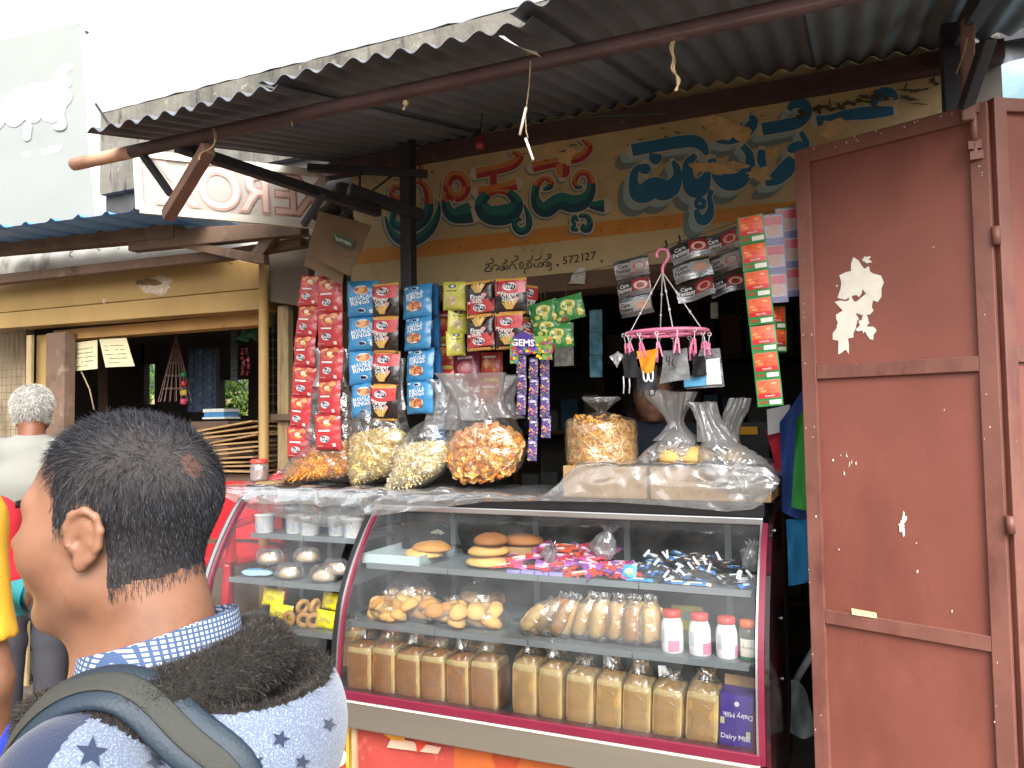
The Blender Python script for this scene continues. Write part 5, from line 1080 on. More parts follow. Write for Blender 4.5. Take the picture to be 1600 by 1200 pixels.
def fries(cx, cy, up, sd):
    r2 = random.Random(sd); L = []
    for i in range(11):
        a = (i - 5) / 5; x0 = cx + a * .10; x1 = cx + a * .27; y0 = cy - .10 * up; y1 = cy + up * (.15 - .05 * abs(a) + r2.uniform(-.03, .03)); L.append(('quad', [(x0 - .02, y0), (x0 + .02, y0), (x1 + .035, y1), (x1 - .02, y1 + .012 * up)], ('e8b638', 'd9962a', 'f0cf62')[i % 3]))
    return L
def finger(inv):
    f = (lambda y: 1 - y) if inv else (lambda y: y); a = math.pi if inv else 0; A = 0
    d = [('rect', -.5, 0, .5, .08, 'd99a2a') if not inv else ('rect', -.5, 0, .5, .08, 'd99a2a'), ('rect', -.5, .92, .5, 1, 'e6a52c')]
    ylo, yhi = (.52, .92) if not inv else (.08, .48)
    d.append(('quad', [(-.48, ylo + (.0 if not inv else .0)), (.48, ylo + .06), (.5, yhi), (-.5, yhi)], 'd2262a'))
    d += logo(0, .76 if not inv else .25, 1.3) + [('rect', -.42, f(.60) - .03, -.32, f(.60) + .03, 'e8dcd8')]
    d += fries(0, .24 if not inv else .76, 1, 4 + inv) + [('text', 'Finger', 0, .53 if not inv else .54, .028, 'f4f0ec', -.03), ('text', 'Stick', -.04, .40 if not inv else .43, .026, 'f4f0ec', -.03), ('ell', .24, .40 if not inv else .58, .10, .06, 'd99a94')]
    return packet_mesh('finger_packet', PW * 1.12, PH * 1.1, PT, '2a1c1c', d, seed=6 + inv)
PK_F, PK_FI = finger(0), finger(1)
PK_YEL = packet_mesh('yellow_packet', PW, PH * .95, PT, 'd9d420', [('rect', -.5, 0, .5, .05, 'bfb81c'), ('ell', 0, .84, .2, .07, '20304a'), ('ell', .02, .84, .1, .05, 'e0e4d8'), ('rect', -.3, .66, .25, .69, '555a22'), ('ell', -.02, .35, .34, .17, 'e2cf8c'), ('bits', 12, -.28, .22, .26, .46, .012, ('efe0a8', 'd9b35a', 'c9b878'), 7)], seed=9)
PK_ORG = packet_mesh('red_yellow_packet', PW * .9, PH * .95, PT, 'c22a20', [('rect', -.5, .0, .5, .16, 'd9c22a'), ('ell', .0, .55, .32, .18, 'd8702a'), ('bits', 10, -.28, .4, .28, .7, .012, ('e89a34', 'd93a1f'), 8), ('rect', -.3, .80, .3, .87, 'e6c8b8')], seed=10)
PK_MAR = packet_mesh('maroon_packet', PW, PH, PT, '8a2338', [('ell', 0, .5, .32, .2, 'c2566a'), ('ell', .05, .5, .2, .12, 'd98a8a'), ('rect', -.3, .78, .3, .86, 'd9c8cc')], seed=11)
PK_GRN = packet_mesh('green_sachet', .085, .062, .016, '2f8a3c', [('ell', 0, .62, .28, .22, 'd2c83a'), ('text', 'MINT', 0, .6, .014, '2c6a30', .05), ('bits', 9, -.4, .1, .4, .4, .007, ('d9d24a', 'c23a2a', '8fc04a'), 12), ('rect', .3, .1, .45, .4, 'e0c83a')], seed=12)
def strip(name, label, cat, group, meshes, path, H, hang=True, jit=.05, yaw=0.0, sx=1.0, wide=1.28):
    """packets joined edge to edge, hung from the first point; path: (px, y top, Y) of the strip's top, spacing H px"""
    x, y, Y, n = path; dxp = H[1]
    p0 = U(x, y, Y); t = thing(name, label, cat, p0, None, group); z = 0.0
    for i in range(n):
        a, b_ = U(x + dxp * i, y + H[0] * i, Y), U(x + dxp * (i + 1), y + H[0] * (i + 1), Y); h = a.z - b_.z; me = meshes[i % len(meshes)]
        mh = max(q.co.z for q in me.vertices)
        ax = math.atan2(b_.x - a.x, h)
        inst('packet', me, t, Matrix.Translation(b_ - p0 + Vector((0, rd.uniform(-.006, .006), 0))) @ rot3(rd.uniform(-.10, .10), -ax + rd.uniform(-jit, jit), yaw + rd.uniform(-.14, .14)) @ Matrix.Diagonal((sx * wide * h / mh, sx * h / mh, h / mh * 1.06, 1)))
    if hang:
        m = MB(); top = U(x, y - 6, Y); m.tube([p0 + Vector((0, 0, -.008)), Vector((p0.x, p0.y + .01, max(ZL - .08, p0.z) + .02))], .0012, 4); m.build('string', M_wire, t)
    return t
strip('chip_strip', 'outer hanging strip of red snack packets, nearest the ochre pole', 'snack packets', 'hanging snack strips', [PK_RED, PK_RED2], (483, 432, 2.76, 6), (47.5, -2.6), sx=.95)
strip('chip_strip', 'second hanging strip of red snack packets, beside the blue one', 'snack packets', 'hanging snack strips', [PK_RED2, PK_RED], (518, 438, 2.72, 5), (53, -.8), sx=.92)
strip('chip_strip', 'blue snack strip left of the red and black packets', 'snack packets', 'hanging snack strips', [PK_BLU], (567, 443, 2.73, 4), (52.5, 1.0), sx=.95, yaw=.15)
strip('chip_strip', 'red and black finger-snack strip between the two blue strips', 'snack packets', 'hanging snack strips', [PK_F], (603, 446, 2.70, 4), (53, -.5), sx=1.0)
strip('chip_strip', 'blue snack strip right of the red and black packets', 'snack packets', 'hanging snack strips', [PK_BLU2], (650, 447, 2.71, 4), (50, 1.4), sx=1.0, yaw=-.15)
strip('chip_strip', 'turned-away darker blue snack strip behind the right blue one', 'snack packets', 'hanging snack strips', [PK_BLUB], (676, 448, 2.79, 5), (50, 2.0), sx=.85, yaw=-.7)
strip('chip_strip', 'red and yellow snack strip hanging in shade behind the yellow one', 'snack packets', 'hanging snack strips', [PK_ORG], (697, 488, 2.84, 4), (46, .2), sx=.9)
strip('chip_strip', 'yellow snack packets hanging left of the finger-snack block', 'snack packets', 'hanging snack strips', [PK_YEL], (714, 443, 2.72, 1), (42, -4), sx=1.0, yaw=-.1)
strip('chip_strip', 'narrow edge-on yellow snack strip below the tilted yellow packet', 'snack packets', 'hanging snack strips', [PK_YEL], (714, 484, 2.74, 2), (36, 0), sx=.85, yaw=.75, hang=False)
strip('chip_strip', 'column of upside-down finger-snack packets beside the yellow packet', 'snack packets', 'hanging snack strips', [PK_FI], (752, 442, 2.68, 2), (53, 0), sx=.95)
strip('chip_strip', 'upright finger-snack packets right of the upside-down column', 'snack packets', 'hanging snack strips', [PK_F], (801, 438, 2.66, 2), (54, -1.5), sx=.98)
strip('chip_strip', 'edge-on red and black packets behind the upright finger snacks', 'snack packets', 'hanging snack strips', [PK_F], (822, 448, 2.74, 2), (52, 1), sx=.8, yaw=1.0)
strip('chip_strip', 'maroon snack packet hanging below the upside-down finger packets', 'snack packets', 'hanging snack strips', [PK_MAR], (728, 553, 2.82, 2), (48, 0), sx=1.0, hang=False)
strip('chip_strip', 'dark amber packets hanging in shade above the orange chip bag', 'snack packets', 'hanging snack strips', [PK_ORG], (768, 553, 2.84, 2), (46, 0), sx=1.0, hang=False)
for i, (px, py, tl) in enumerate([(855, 508, -.22), (893, 500, -.2), (875, 545, -.16), (858, 534, -.1)]):
    c = U(px, py, 2.72); t = thing('mint_sachet', ['left upper green sachet hanging right of the finger snacks', 'right upper green sachet, highest of the green ones', 'lower right green sachet beside the candy card', 'lower left green sachet half behind the candy card'][i], 'sachet', c, rot3(0, tl, .1).to_3x3(), 'green sachets'); inst('pouch', PK_GRN, t, Matrix.Diagonal((1.35, 1.35, 1.5, 1)))
    MB().tube([(0, 0, .085), (.0, .02, .2)], .001, 4).build('string', M_wire, t, world=False)
# candy-button strips
gcols = ('c2382e', 'e08a2a', '3f7dc0', '4f9a48', 'd9c23a', 'b0487a', '7a3fa0')
PK_GEM = packet_mesh('gems_packet', .042, .088, .008, '5a2f86', [('bits', 34, -.45, .03, .45, .70, .0042, gcols, 21), ('rect', -.5, .72, .5, .97, '4a2a80'), ('text', 'GEMS', 0, .845, .0150, 'e6e0ee', .04)], seed=13)
for i, (px, y0, n, dx) in enumerate([(815, 552, 3, 0), (834, 560, 5, -.4), (851, 556, 4, .3)]):
    strip('candy_strip', ['left', 'middle and longest', 'right'][i] + ' purple candy strip hanging below the candy card', 'candy packets', 'purple candy strips', [PK_GEM], (px, y0, 2.62 + .012 * i, n), (32, dx), sx=.98, hang=False, jit=.02, wide=1.0)
gc = thing('candy_card', 'purple and multicolour candy header card above the candy strips', 'card', U(830, 560, 2.60))
def gq(pts, m, e, name): b = MB(); b.add([U(x, y, 2.60 - e) for x, y in pts] + [U(x, y, 2.60 - e + .0015) for x, y in pts], [list(range(len(pts))), list(range(2 * len(pts) - 1, len(pts) - 1, -1))]); return b.build(name, m, gc)
gq([(797, 527), (862, 524), (863, 562), (848, 562), (847, 551), (810, 553), (809, 568), (797, 568)], ink(hexc('7fa04a'), .35), 0, 'card')
b = MB(); rags(b, 818, 537, 20, 17, lambda x, y, e: U(x, y, 2.597), rough=.12, seed=2); b.build('purple_cloud', ink(hexc('4a2f88'), .35), gc)
b = MB()
for i in range(60):
    x, y = rd.choice([(rd.uniform(838, 862), rd.uniform(526, 560)), (rd.uniform(798, 808), rd.uniform(530, 566)), (rd.uniform(800, 860), rd.uniform(545, 552))]); rags(b, x, y, 2.6, 2.4, lambda x, y, e: U(x, y, 2.595 - e), i * .00006, i % 7, n=9, seed=i, rough=.1)
b.build('candy_dots', [ink(hexc(h), .35) for h in gcols], gc, kind='stuff')
b = MB(); put_text(b, 'GEMS', lambda x, y: U(817 + x, 536 - y + .04 * x, 2.592), 14.5, bold=.03); b.build('lettering', ink(hexc('f0ecf4'), .35), gc)
# ---- silver cosmetic sachets on the wire
def foil(): 
    m = mat('silver_foil', hexc('8d8f92'), .25, metal=.85, var=.25, scale=18, bump=.5, bscale=60, stretch=(1, 1, 3)); return m
M_foil = foil()
def silver_pack(v):
    mb = MB(); w, h = .12, .062
    mb.grid(lambda u, q: ((u - .5) * w, .010 * math.sin(u * 5 + v) - .008 * math.sin(math.pi * q), q * h), 10, 8); 
    M_ = [M_foil, ink(hexc('a3a19f'), .3) if v % 2 else ink(hexc('2b2a2c'), .3), ink(hexc(['c99a86', 'b9584a', 'd6b2a6'][v % 3]), .35), ink(hexc('2d2b2c') if v % 2 else hexc('e0dedc'), .35), ink(hexc('8f2a2a'), .35)]
    def P(x, y, k): u = x + .5; return Vector((x * w, .010 * math.sin(u * 5 + v) - .008 * math.sin(math.pi * y) - .0012 - k * .0005, y * h))
    mb.grid(lambda u, q: P(lerp(-.48, .0, u), lerp(.26, .80, q), 0), 6, 4, mi=1); mb.grid(lambda u, q: P(lerp(0, .48, u), lerp(.26, .86, q), 0), 6, 4, mi=4 if v % 2 == 0 else 1)
    o = len(mb.v); mb.v += [P(.24 + .19 * math.cos(a), .5 + .22 * math.sin(a), 2) for a in [R(k * 24) for k in range(15)]]; mb.f.append(list(range(o, o + 15))); mb.m.append(2); mb.s.append(False)
    for s, cy in (('Care', .62), ('Fantasy', .40)):
        vv, ff = text_polys(s, .018, bold=.02); mb.add([P(-.24 + q.x / w, cy + q.y / h, 3) for q in vv], ff, 3)
    return mb.mesh('silver_sachet', M_)
SV = [silver_pack(v) for v in range(4)]
def silver_strip(label, px, py, Y, n, tl, dh, sc):
    t = thing('cosmetic_strip', label, 'sachets', U(px, py, Y), None, 'silver sachet strips')
    for i in range(n): a = U(px + i * dh * .12, py + dh * i, Y); inst('sachet', SV[(i + int(px)) % 4], t, Matrix.Translation(a - U(px, py, Y)) @ rot3(rd.uniform(-.3, .2), -tl + rd.uniform(-.05, .05), rd.uniform(-.25, .25)) @ Matrix.Diagonal((sc, sc, sc * 1.05, 1)))
    return t
silver_strip('left silver sachet strip, left of the pink hanger hook', 989, 433, 2.76, 3, .13, 30, 1.08)
silver_strip('silver sachet strip between the pink hook and the red sachets', 1082, 405, 2.72, 3, .22, 31, 1.12)
silver_strip('silver sachet strip half behind the red sachets', 1132, 392, 2.75, 3, .22, 33, 1.05)
w = MB(); w.tube([U(880, 432, 2.74), U(960, 414, 2.76), U(1060, 378, 2.73), U(1165, 343, 2.70), U(1300, 300, 2.66)], .0016, 5); o = w.build('hanging_wire', M_wire); tag(o, 'thin wire strung below the painted wall carrying the silver sachets', 'wire')
for i, q in enumerate(((1040, 384), (1061, 376))): o = MB().tube([U(q[0], q[1] - 8, 2.745), U(q[0] + 2, q[1], 2.74), U(q[0] - 3, q[1] + 8, 2.73)], .004, 6).build('wire_hook', M_blacksteel); tag(o, ['left', 'right'][i] + ' black hook on the sachet wire', 'hook', 'black wire hooks')
# ---- red and green sachets
def red_sachet():
    mb = MB(); w, h = .075, .085
    P = lambda x, y, k: Vector((x * w, -.0012 * k - .005 * math.sin(math.pi * y) * math.cos(math.pi * x), y * h))
    mb.grid(lambda u, v: P(u - .5, v, 0), 8, 8); mb.grid(lambda u, v: P(u - .5, v, 0) + Vector((0, .003, 0)), 4, 4)
    mb.grid(lambda u, v: P(lerp(-.44, .44, u), lerp(.30, .96, v), .5), 6, 5, mi=1); mb.grid(lambda u, v: P(lerp(-.44, .44, u), lerp(.30, .46, v), 1), 6, 2, mi=2); mb.grid(lambda u, v: P(lerp(-.02, .44, u), lerp(.06, .22, v), .7), 4, 2, mi=3)
    r2 = random.Random(4)
    for i in range(10):
        cx, cy = r2.uniform(-.34, .34), r2.uniform(.52, .9); o = len(mb.v); mb.v += [P(cx + .12 * math.cos(a), cy + .05 * math.sin(a), 1.2 + i * .05) for a in [R(60 * k) for k in range(6)]]; mb.f.append(list(range(o, o + 6))); mb.m.append(4 + i % 2); mb.s.append(False)
    vv, ff = text_polys('MTR', .012, bold=.02); mb.add([P(-.26 + q.x / w, .14 + q.y / h, 1) for q in vv], ff, 2); vv, ff = text_polys('masala', .011); mb.add([P(0.02 + q.x / w, .38 + q.y / h, 1.8) for q in vv], ff, 3)
    return mb.mesh('red_sachet', [ink(hexc(h), .3) for h in ('2f7a3e', 'd2562a', 'c2222a', 'd6d2c8', 'e08a5a', 'c9442a')])
RS = red_sachet()
def sachet_strip(label, px, py, Y, n, H, dx, sc, me, grp, yaw=0, name='sachet_strip'):
    p0 = U(px, py, Y); t = thing(name, label, 'sachets', p0, None, grp)
    for i in range(n):
        b_ = U(px + dx * (i + 1), py + H * (i + 1), Y); a = U(px + dx * i, py + H * i, Y); h = (a.z - b_.z); k = h / .085
        inst('sachet', me, t, Matrix.Translation(b_ - p0 + Vector((0, rd.uniform(-.003, .003), 0))) @ rot3(rd.uniform(-.05, .05), -math.atan2(b_.x - a.x, h), yaw + rd.uniform(-.06, .06)) @ Matrix.Diagonal((k * sc, k, k, 1)))
    return t
sachet_strip('long strip of red and green masala sachets beside the metal door', 1172, 337, 2.52, 7, 42.5, 4.6, 1.02, RS, 'masala sachet strips')
sachet_strip('short strip of red sachets half hidden behind the long one', 1214, 478, 2.60, 2, 36, 1, .9, RS, 'masala sachet strips', yaw=.5)
def purple_sachet():
    mb = MB(); w, h = .08, .085; P = lambda x, y, k: Vector((x * w, -.001 * k, y * h))
    mb.grid(lambda u, v: P(u - .5, v, 0), 4, 4); mb.grid(lambda u, v: P(u - .5, v, -2.5), 2, 2); mb.grid(lambda u, v: P(lerp(-.45, .45, u), lerp(.2, .95, v), .6), 2, 2, mi=1); mb.grid(lambda u, v: P(lerp(-.42, .42, u), lerp(.62, .92, v), 1), 2, 2, mi=2)
    o = len(mb.v); mb.v += [P(.0 + .3 * math.cos(a), .45 + .2 * math.sin(a), 1.5) for a in [R(30 * k) for k in range(12)]]; mb.f.append(list(range(o, o + 12))); mb.m.append(3); mb.s.append(False)
    return mb.mesh('purple_sachet', [ink(hexc(h), .3) for h in ('57527c', '948a94', 'a02e42', '9a7464')])
PS = purple_sachet()
for i, (px, py, n, dx) in enumerate(((1206, 335, 3, 3), (1228, 325, 3, 4))): sachet_strip(['purple-edged spice sachets right of the long red strip', 'purple-edged spice sachets touching the metal door'][i], px, py, 2.54 + .03 * i, n, 46, dx, .75, PS, 'purple-edged sachets', yaw=.2, name='spice_strip')
# ---- pink clip hanger
M_pink = mat('pink_plastic', hexc('d9799c'), .35, var=.06, bump=.03); M_cordw = ink(hexc('d5cfcb'), .5)
HC = U(1041, 520, 2.58); HR = .138
hg = thing('clip_hanger', 'round pink clothes hanger with clips and face masks hanging over the counter', 'hanger', U(1035, 395, 2.58))
rng = lambda r, z, n=36: [HC + Vector((r * math.cos(2 * math.pi * k / n), r * .8 * math.sin(2 * math.pi * k / n), z)) for k in range(n)]
MB().tube(rng(HR, 0), .0065, 8, closed=True).build('rim', M_pink, hg); MB().tube(rng(HR * .72, -.004), .005, 8, closed=True).build('inner_ring', M_pink, hg)
for k in range(4): a = R(45 + 90 * k); MB().bar(HC + Vector((math.cos(a) * HR, .8 * math.sin(a) * HR, -.002)), HC - Vector((math.cos(a) * HR * .1, .8 * math.sin(a) * HR * .1, .002)), .009, .006).build('spoke', M_pink, hg)
tp = U(1035, 425, 2.58); hk = [U(x, y, 2.58) for x, y in ((1035, 428), (1036, 416), (1044, 402), (1041, 391), (1031, 390), (1026, 396), (1027, 403))]
MB().tube(catmull([tuple(q) for q in hk], 4), .0055, 8).build('hook', M_pink, hg)
for k in range(4):
    a = R(20 + 90 * k); e = HC + Vector((math.cos(a) * HR * .9, .8 * math.sin(a) * HR * .9, .004)); MB().tube([tp, e], .0018, 5).build('cord', M_cordw, hg)
    for s in (.35, .68): q = tp.lerp(e, s); MB().lathe(q - Vector((0, 0, .006)), [(.001, 0), (.005, .006), (.001, .012)], 8).build('bead', M_cordw, hg)
cl = MB()
for s in (-1, 1): cl.box((s * .006, 0, -.02), (.005, .009, .05), rot3(0, s * -.14, 0).to_3x3())
cl.tube([(-.008, 0, -.015), (0, 0, -.011), (.008, 0, -.015)], .003, 6); CLIP = cl.mesh('clip', M_pink)
cc = MB().tube([(0, 0, .03), (0, 0, .0)], .0016, 5).tube([(.006 * math.cos(R(a)), 0, .034 + .006 * math.sin(R(a))) for a in range(0, 360, 40)], .0018, 5, closed=True); LINK = cc.mesh('link', M_cordw)
clips = []
for k in range(14):
    a = 2 * math.pi * k / 14 + .2; p = HC + Vector((math.cos(a) * HR, .8 * math.sin(a) * HR, -.038)); dz = rd.uniform(-.008, .004)
    M_ = Matrix.Translation(p - wm(hg).translation + Vector((0, 0, dz))) @ rot3(0, rd.uniform(-.25, .25), rd.uniform(-.6, .6)); c = inst('clip', CLIP, hg, M_); inst('link', LINK, c); clips.append(p)
# masks and bags on the clips
def sheet_px(name, label, cat, quad, Y, m, n=8, wob=.006, grp=None, th=.0015, parts=None):
    f = [U(x, y, Y) for x, y in quad]; mb = MB(); g = lambda o: (lambda u, v: f[0].lerp(f[1], u).lerp(f[3].lerp(f[2], u), v) + Vector((0, o + wob * math.sin(u * 4 + v * 3) + wob * .5 * noise.noise((u * 3, v * 3, Y * 9)), 0)))
    mb.grid(g(0), n, n); mb.grid(g(th), n, n); o = mb.build(name, m); tag(o, label, cat, grp); return o
M_mblk = mat('black_cloth', hexc('1f1e21'), .9, var=.2, bump=.3, bscale=120); M_mor = mat('orange_cloth', hexc('e08a14'), .8, var=.08, bump=.2, bscale=150); M_mgr = mat('grey_cloth', hexc('3f4247'), .9, var=.2, bump=.3); M_mwh = mat('white_nonwoven', hexc('d4d6d6'), .8, var=.06, bump=.2, bscale=120)
o = sheet_px('face_mask', 'orange cloth face mask clipped at the front of the pink hanger', 'mask', [(994, 549), (1029, 545), (1020, 583), (1003, 583)], 2.47, M_mor, wob=.01, grp='masks on the hanger')
for dx in (0, 8): MB().tube(catmull([tuple(U(x, y, 2.468)) for x, y in ((1005 + dx, 580), (1006 + dx, 592), (1010 + dx, 596), (1012 + dx, 590), (1012 + dx, 580))], 3), .0028, 6).build('ear_loop', ink(hexc('e2e0dc'), .7), o)
o = sheet_px('face_mask', 'black cloth face mask left of the orange one', 'mask', [(968, 553), (994, 548), (1000, 590), (976, 590)], 2.50, M_mblk, wob=.012, grp='masks on the hanger')
for dx in (0, 9): MB().tube([U(974 + dx, 588, 2.498), U(975 + dx, 602, 2.498), U(974 + dx, 615, 2.498)], .0022, 6).build('beaded_loop', ink(hexc('c9c9c6'), .6), o)
o = sheet_px('face_mask', 'dark grey mask hanging lower behind the orange one', 'mask', [(990, 575), (1028, 570), (1026, 608), (996, 612)], 2.55, M_mgr, wob=.012, grp='masks on the hanger')
for q in ((1000, 606), (1018, 602)): MB().tube(catmull([tuple(U(q[0] + x, q[1] + y, 2.545)) for x, y in ((-4, 0), (-3, 14), (2, 16), (5, 12), (5, 0))], 3), .002, 6).build('ear_loop', M_mblk, o)
o = sheet_px('wrapped_mask', 'grey mask in a clear bag with a black mark, right of the orange mask', 'mask', [(1036, 548), (1075, 544), (1078, 592), (1030, 600)], 2.49, mat('bagged_grey', hexc('77797a'), .2, var=.35, scale=14, bump=.8, bscale=30, dist=.01), wob=.014, grp='masks on the hanger')
b = MB()
for i, s in enumerate(([(1042, 556, 2), (1041, 564, 2), (1047, 564, 2)], [(1046, 556, 1.6), (1045, 572, 2)], [(1052, 560, 1.8), (1050, 568, 2), (1054, 574, 1.6)])): paint_stroke(b, s, lambda x, y, e: U(x, y, 2.472 - e), lift=i * .0002, n=3)
b.build('black_mark', M_mblk, o)
o = sheet_px('wrapped_mask', 'round black mask in a clear bag on the right of the hanger', 'mask', [(1080, 556), (1102, 556), (1104, 586), (1082, 588)], 2.53, M_mblk, wob=.016, grp='masks on the hanger')
o = sheet_px('mask_pack', 'flat pack with white masks and a blue strip at the right of the hanger', 'mask pack', [(1094, 546), (1125, 544), (1132, 604), (1072, 608)], 2.56, M_foil, wob=.004, grp='masks on the hanger')
for q, m_, nm in (([(1103, 562), (1124, 559), (1128, 600), (1104, 601)], M_mwh, 'white_mask'), ([(1068, 590), (1103, 587), (1103, 602), (1069, 605)], ink(hexc('4f9ac2'), .5), 'blue_mask')):
    b = MB(); f = [U(x, y, 2.545) for x, y in q]; b.add(f, [(0, 1, 2, 3)]); b.build(nm, m_, o)
o = sheet_px('clear_sachet', 'small clear sachet at the left edge of the pink hanger', 'sachet', [(952, 557), (966, 549), (974, 556), (964, 575)], 2.5, M_bagfog, wob=.006)
# ---- things hung inside the shop, behind the goods
for i, (x0, y0, x1, y1, Y, h, lab) in enumerate([(921, 484, 941, 590, 3.15, '4a7a8a', 'strip of small blue and olive packets hanging in the dark opening'), (866, 505, 896, 572, 3.1, 'a9a6a0', 'pale sachet card hanging behind the green sachets'), (1110, 472, 1122, 498, 3.3, 'b8b8b0', 'small white tag hanging in the dark doorway')]):
    t = thing('hung_card', lab, 'card', U((x0 + x1) / 2, y0, Y), None); nn = max(1, int((y1 - y0) / 30))
    for k in range(nn):
        a, c = U(x0, y0 + (y1 - y0) * k / nn + 1, Y), U(x1, y0 + (y1 - y0) * (k + 1) / nn - 1, Y); MB().bb((a.x, Y, c.z), (c.x, Y + .006, a.z)).build('packet', mat('hung_card_%d%d' % (i, k), hexc(h), .35, var=.5, scale=30, bump=.2), t)
    MB().tube([U((x0 + x1) / 2, y0 + 2, Y + .003), U((x0 + x1) / 2, y0 - 40, Y + .003)], .001, 4).build('string', M_wire, t)
sh = thing('rear_shelves', 'dim wooden shelves along the back wall inside the shop', 'shelves', (-.9, 4.9, .1))
for z in (.5, 1.0, 1.5, 1.95): MB().bb((XO - .1, 4.75, z), (XR, 5.18, z + .03)).build('shelf_board', M_wood_d, sh)
for k in range(5): x = lerp(XO, XR - .03, k / 4); MB().bb((x - .02, 4.76, .1), (x + .02, 5.17, 2.3)).build('upright', M_wood_d, sh)
r2 = random.Random(12); CN = [MB().bb((-.06, -.05, 0), (.06, .05, .16)).mesh('carton', ink(hexc(h), .5)) for h in ('6a3a34', '3a4a6a', '8a7a4a', '4a5a4a', '7a7a78', '3f6a80')]
for i in range(64):
    x = XO + .08 + (i % 16) * (XR - XO - .1) / 16; z = (.53, 1.03, 1.53, 1.98)[i // 16]
    o = inst('shelf_carton', CN[r2.randrange(6)], None, Matrix.Translation((x, 4.86 + r2.uniform(-.02, .05), z)) @ Matrix.Diagonal((1, 1, r2.uniform(.6, 1.7), 1))); tag(o, 'dim carton, %s on the %s rear shelf inside the shop' % (('leftmost', 'second from left', 'third from left', 'fourth from left', 'fifth from left', 'sixth from left', 'seventh from left', 'just left of the middle', 'just right of the middle', 'seventh from right', 'sixth from right', 'fifth from right', 'fourth from right', 'third from right', 'second from right', 'rightmost')[i % 16], ('lowest', 'second', 'third', 'highest')[i // 16]), 'carton', 'cartons on the rear shelves')
# coloured cloth bags by the door and things under them
def cloth(label, quad, Y, h, nm='cloth_bag', cat='bag'):
    o = sheet_px(nm, label, cat, quad, Y, mat('cloth_' + h, hexc(h), .8, var=.15, bump=.3, bscale=90, stretch=(3, 3, .5)), n=12, wob=.02, grp='hanging cloth bags'); return o
cloth('red cloth bag hanging behind the blue one by the door', [(1196, 672), (1240, 640), (1242, 740), (1212, 735)], 2.86, 'b01f35'); cloth('dark blue cloth bag hanging by the door between red and green', [(1218, 660), (1262, 598), (1262, 815), (1222, 800)], 2.80, '1f3f80'); cloth('green cloth bag hanging against the metal door edge', [(1244, 655), (1270, 620), (1275, 800), (1236, 792)], 2.74, '2f8a3a'); cloth('bright blue cloth bag at the bottom of the hanging bags', [(1228, 812), (1275, 812), (1278, 905), (1232, 915)], 2.78, '2277a8')
o = sheet_px('paper_bill', 'white printed bill pinned above the red cloth bag', 'paper', [(1198, 640), (1234, 632), (1232, 672), (1200, 680)], 2.84, mat('bill_paper', hexc('b9b9bc'), .9, var=.08), wob=.002)
o = sheet_px('grey_sack', 'crumpled grey plastic sack on the floor behind the door edge', 'sack', [(1236, 1062), (1262, 1080), (1280, 1150), (1234, 1145)], 2.9, mat('grey_sack', hexc('6f7a7c'), .4, var=.3, scale=9, bump=.6), wob=.04)
o = MB().tube([U(1242, 1066, 2.95), U(1275, 1010, 2.95)], .012, 8).build('pipe_offcut', ink(hexc('8a8f90'), .5)); tag(o, 'grey pipe leaning over the sack behind the door edge', 'pipe')
a = U(1165, 660, 3.4); lt_ = thing('brass_lamp', 'dim brassy box with a gold band inside the shop behind the clear bags', 'box', U(1165, 690, 3.4)); MB().bb((U(1135, 700, 3.4).x, 3.4, U(1150, 700, 3.4).z - .12), (U(1200, 660, 3.4).x, 3.6, a.z)).build('case', M_black, lt_); MB().bb((U(1142, 675, 3.39).x, 3.385, U(1150, 679, 3.39).z), (U(1184, 668, 3.39).x, 3.399, U(1150, 667, 3.39).z)).build('gold_band', ink(hexc('c9962a'), .35, metal=.6), lt_)
o = MB().bb((U(1120, 760, 3.38).x, 3.38, .1), (U(1215, 760, 3.38).x, 3.7, U(1150, 700, 3.4).z - .121)).build('side_cabinet', M_wood_d); tag(o, 'dark cabinet inside the shop carrying the brassy box', 'cabinet')
# ================================================================== snack bags on the counter
def inflate(outline, Y, th, nr=9, n=48, seed=0, crink=0.0, cxy=None, sm=True, front=1.0, back=.8):
    """closed outline (picture points) on plane Y blown up to a bag th thick"""
    P = catmull(outline, max(2, n // len(outline)), closed=True); n = len(P)
    cx, cy = cxy or (sum(p[0] for p in P) / n, sum(p[1] for p in P) / n)
    mb = MB(); o = 0
    def pt(i, r, s):
        x, y = lerp(cx, P[i][0], r), lerp(cy, P[i][1], r); q = U(x, y, Y); b = math.sqrt(max(0, 1 - r ** 2.4))
        d = th * b * (front if s < 0 else back); k = crink * (noise.noise((x * .09 + seed, y * .09, s)) + .6 * noise.noise((x * .22, y * .22 + seed, s)))
        a = math.atan2(y - cy, x - cx); k += crink * .5 * math.sin(a * 11 + seed) * r * (1 - r) * 3
        return q + Vector((k * .3, s * d * 1.0 + k * (1 if r < .98 else .3), k * .3))
    for s in (-1, 1):
        o = len(mb.v); mb.v.append(pt(0, 0, s))
        for j in range(1, nr + 1):
            for i in range(n): mb.v.append(pt(i, j / nr, s))
        for i in range(n): mb.f.append([o, o + 1 + (i + 1) % n, o + 1 + i] if s < 0 else [o, o + 1 + i, o + 1 + (i + 1) % n]); mb.m.append(0); mb.s.append(sm)
        for j in range(nr - 1):
            for i in range(n):
                a = o + 1 + j * n; q = [a + i, a + (i + 1) % n, a + n + (i + 1) % n, a + n + i]; mb.f.append(q if s < 0 else q[::-1]); mb.m.append(0); mb.s.append(sm)
    mb.P = P; mb.c = (cx, cy); mb.pt = pt
    return mb
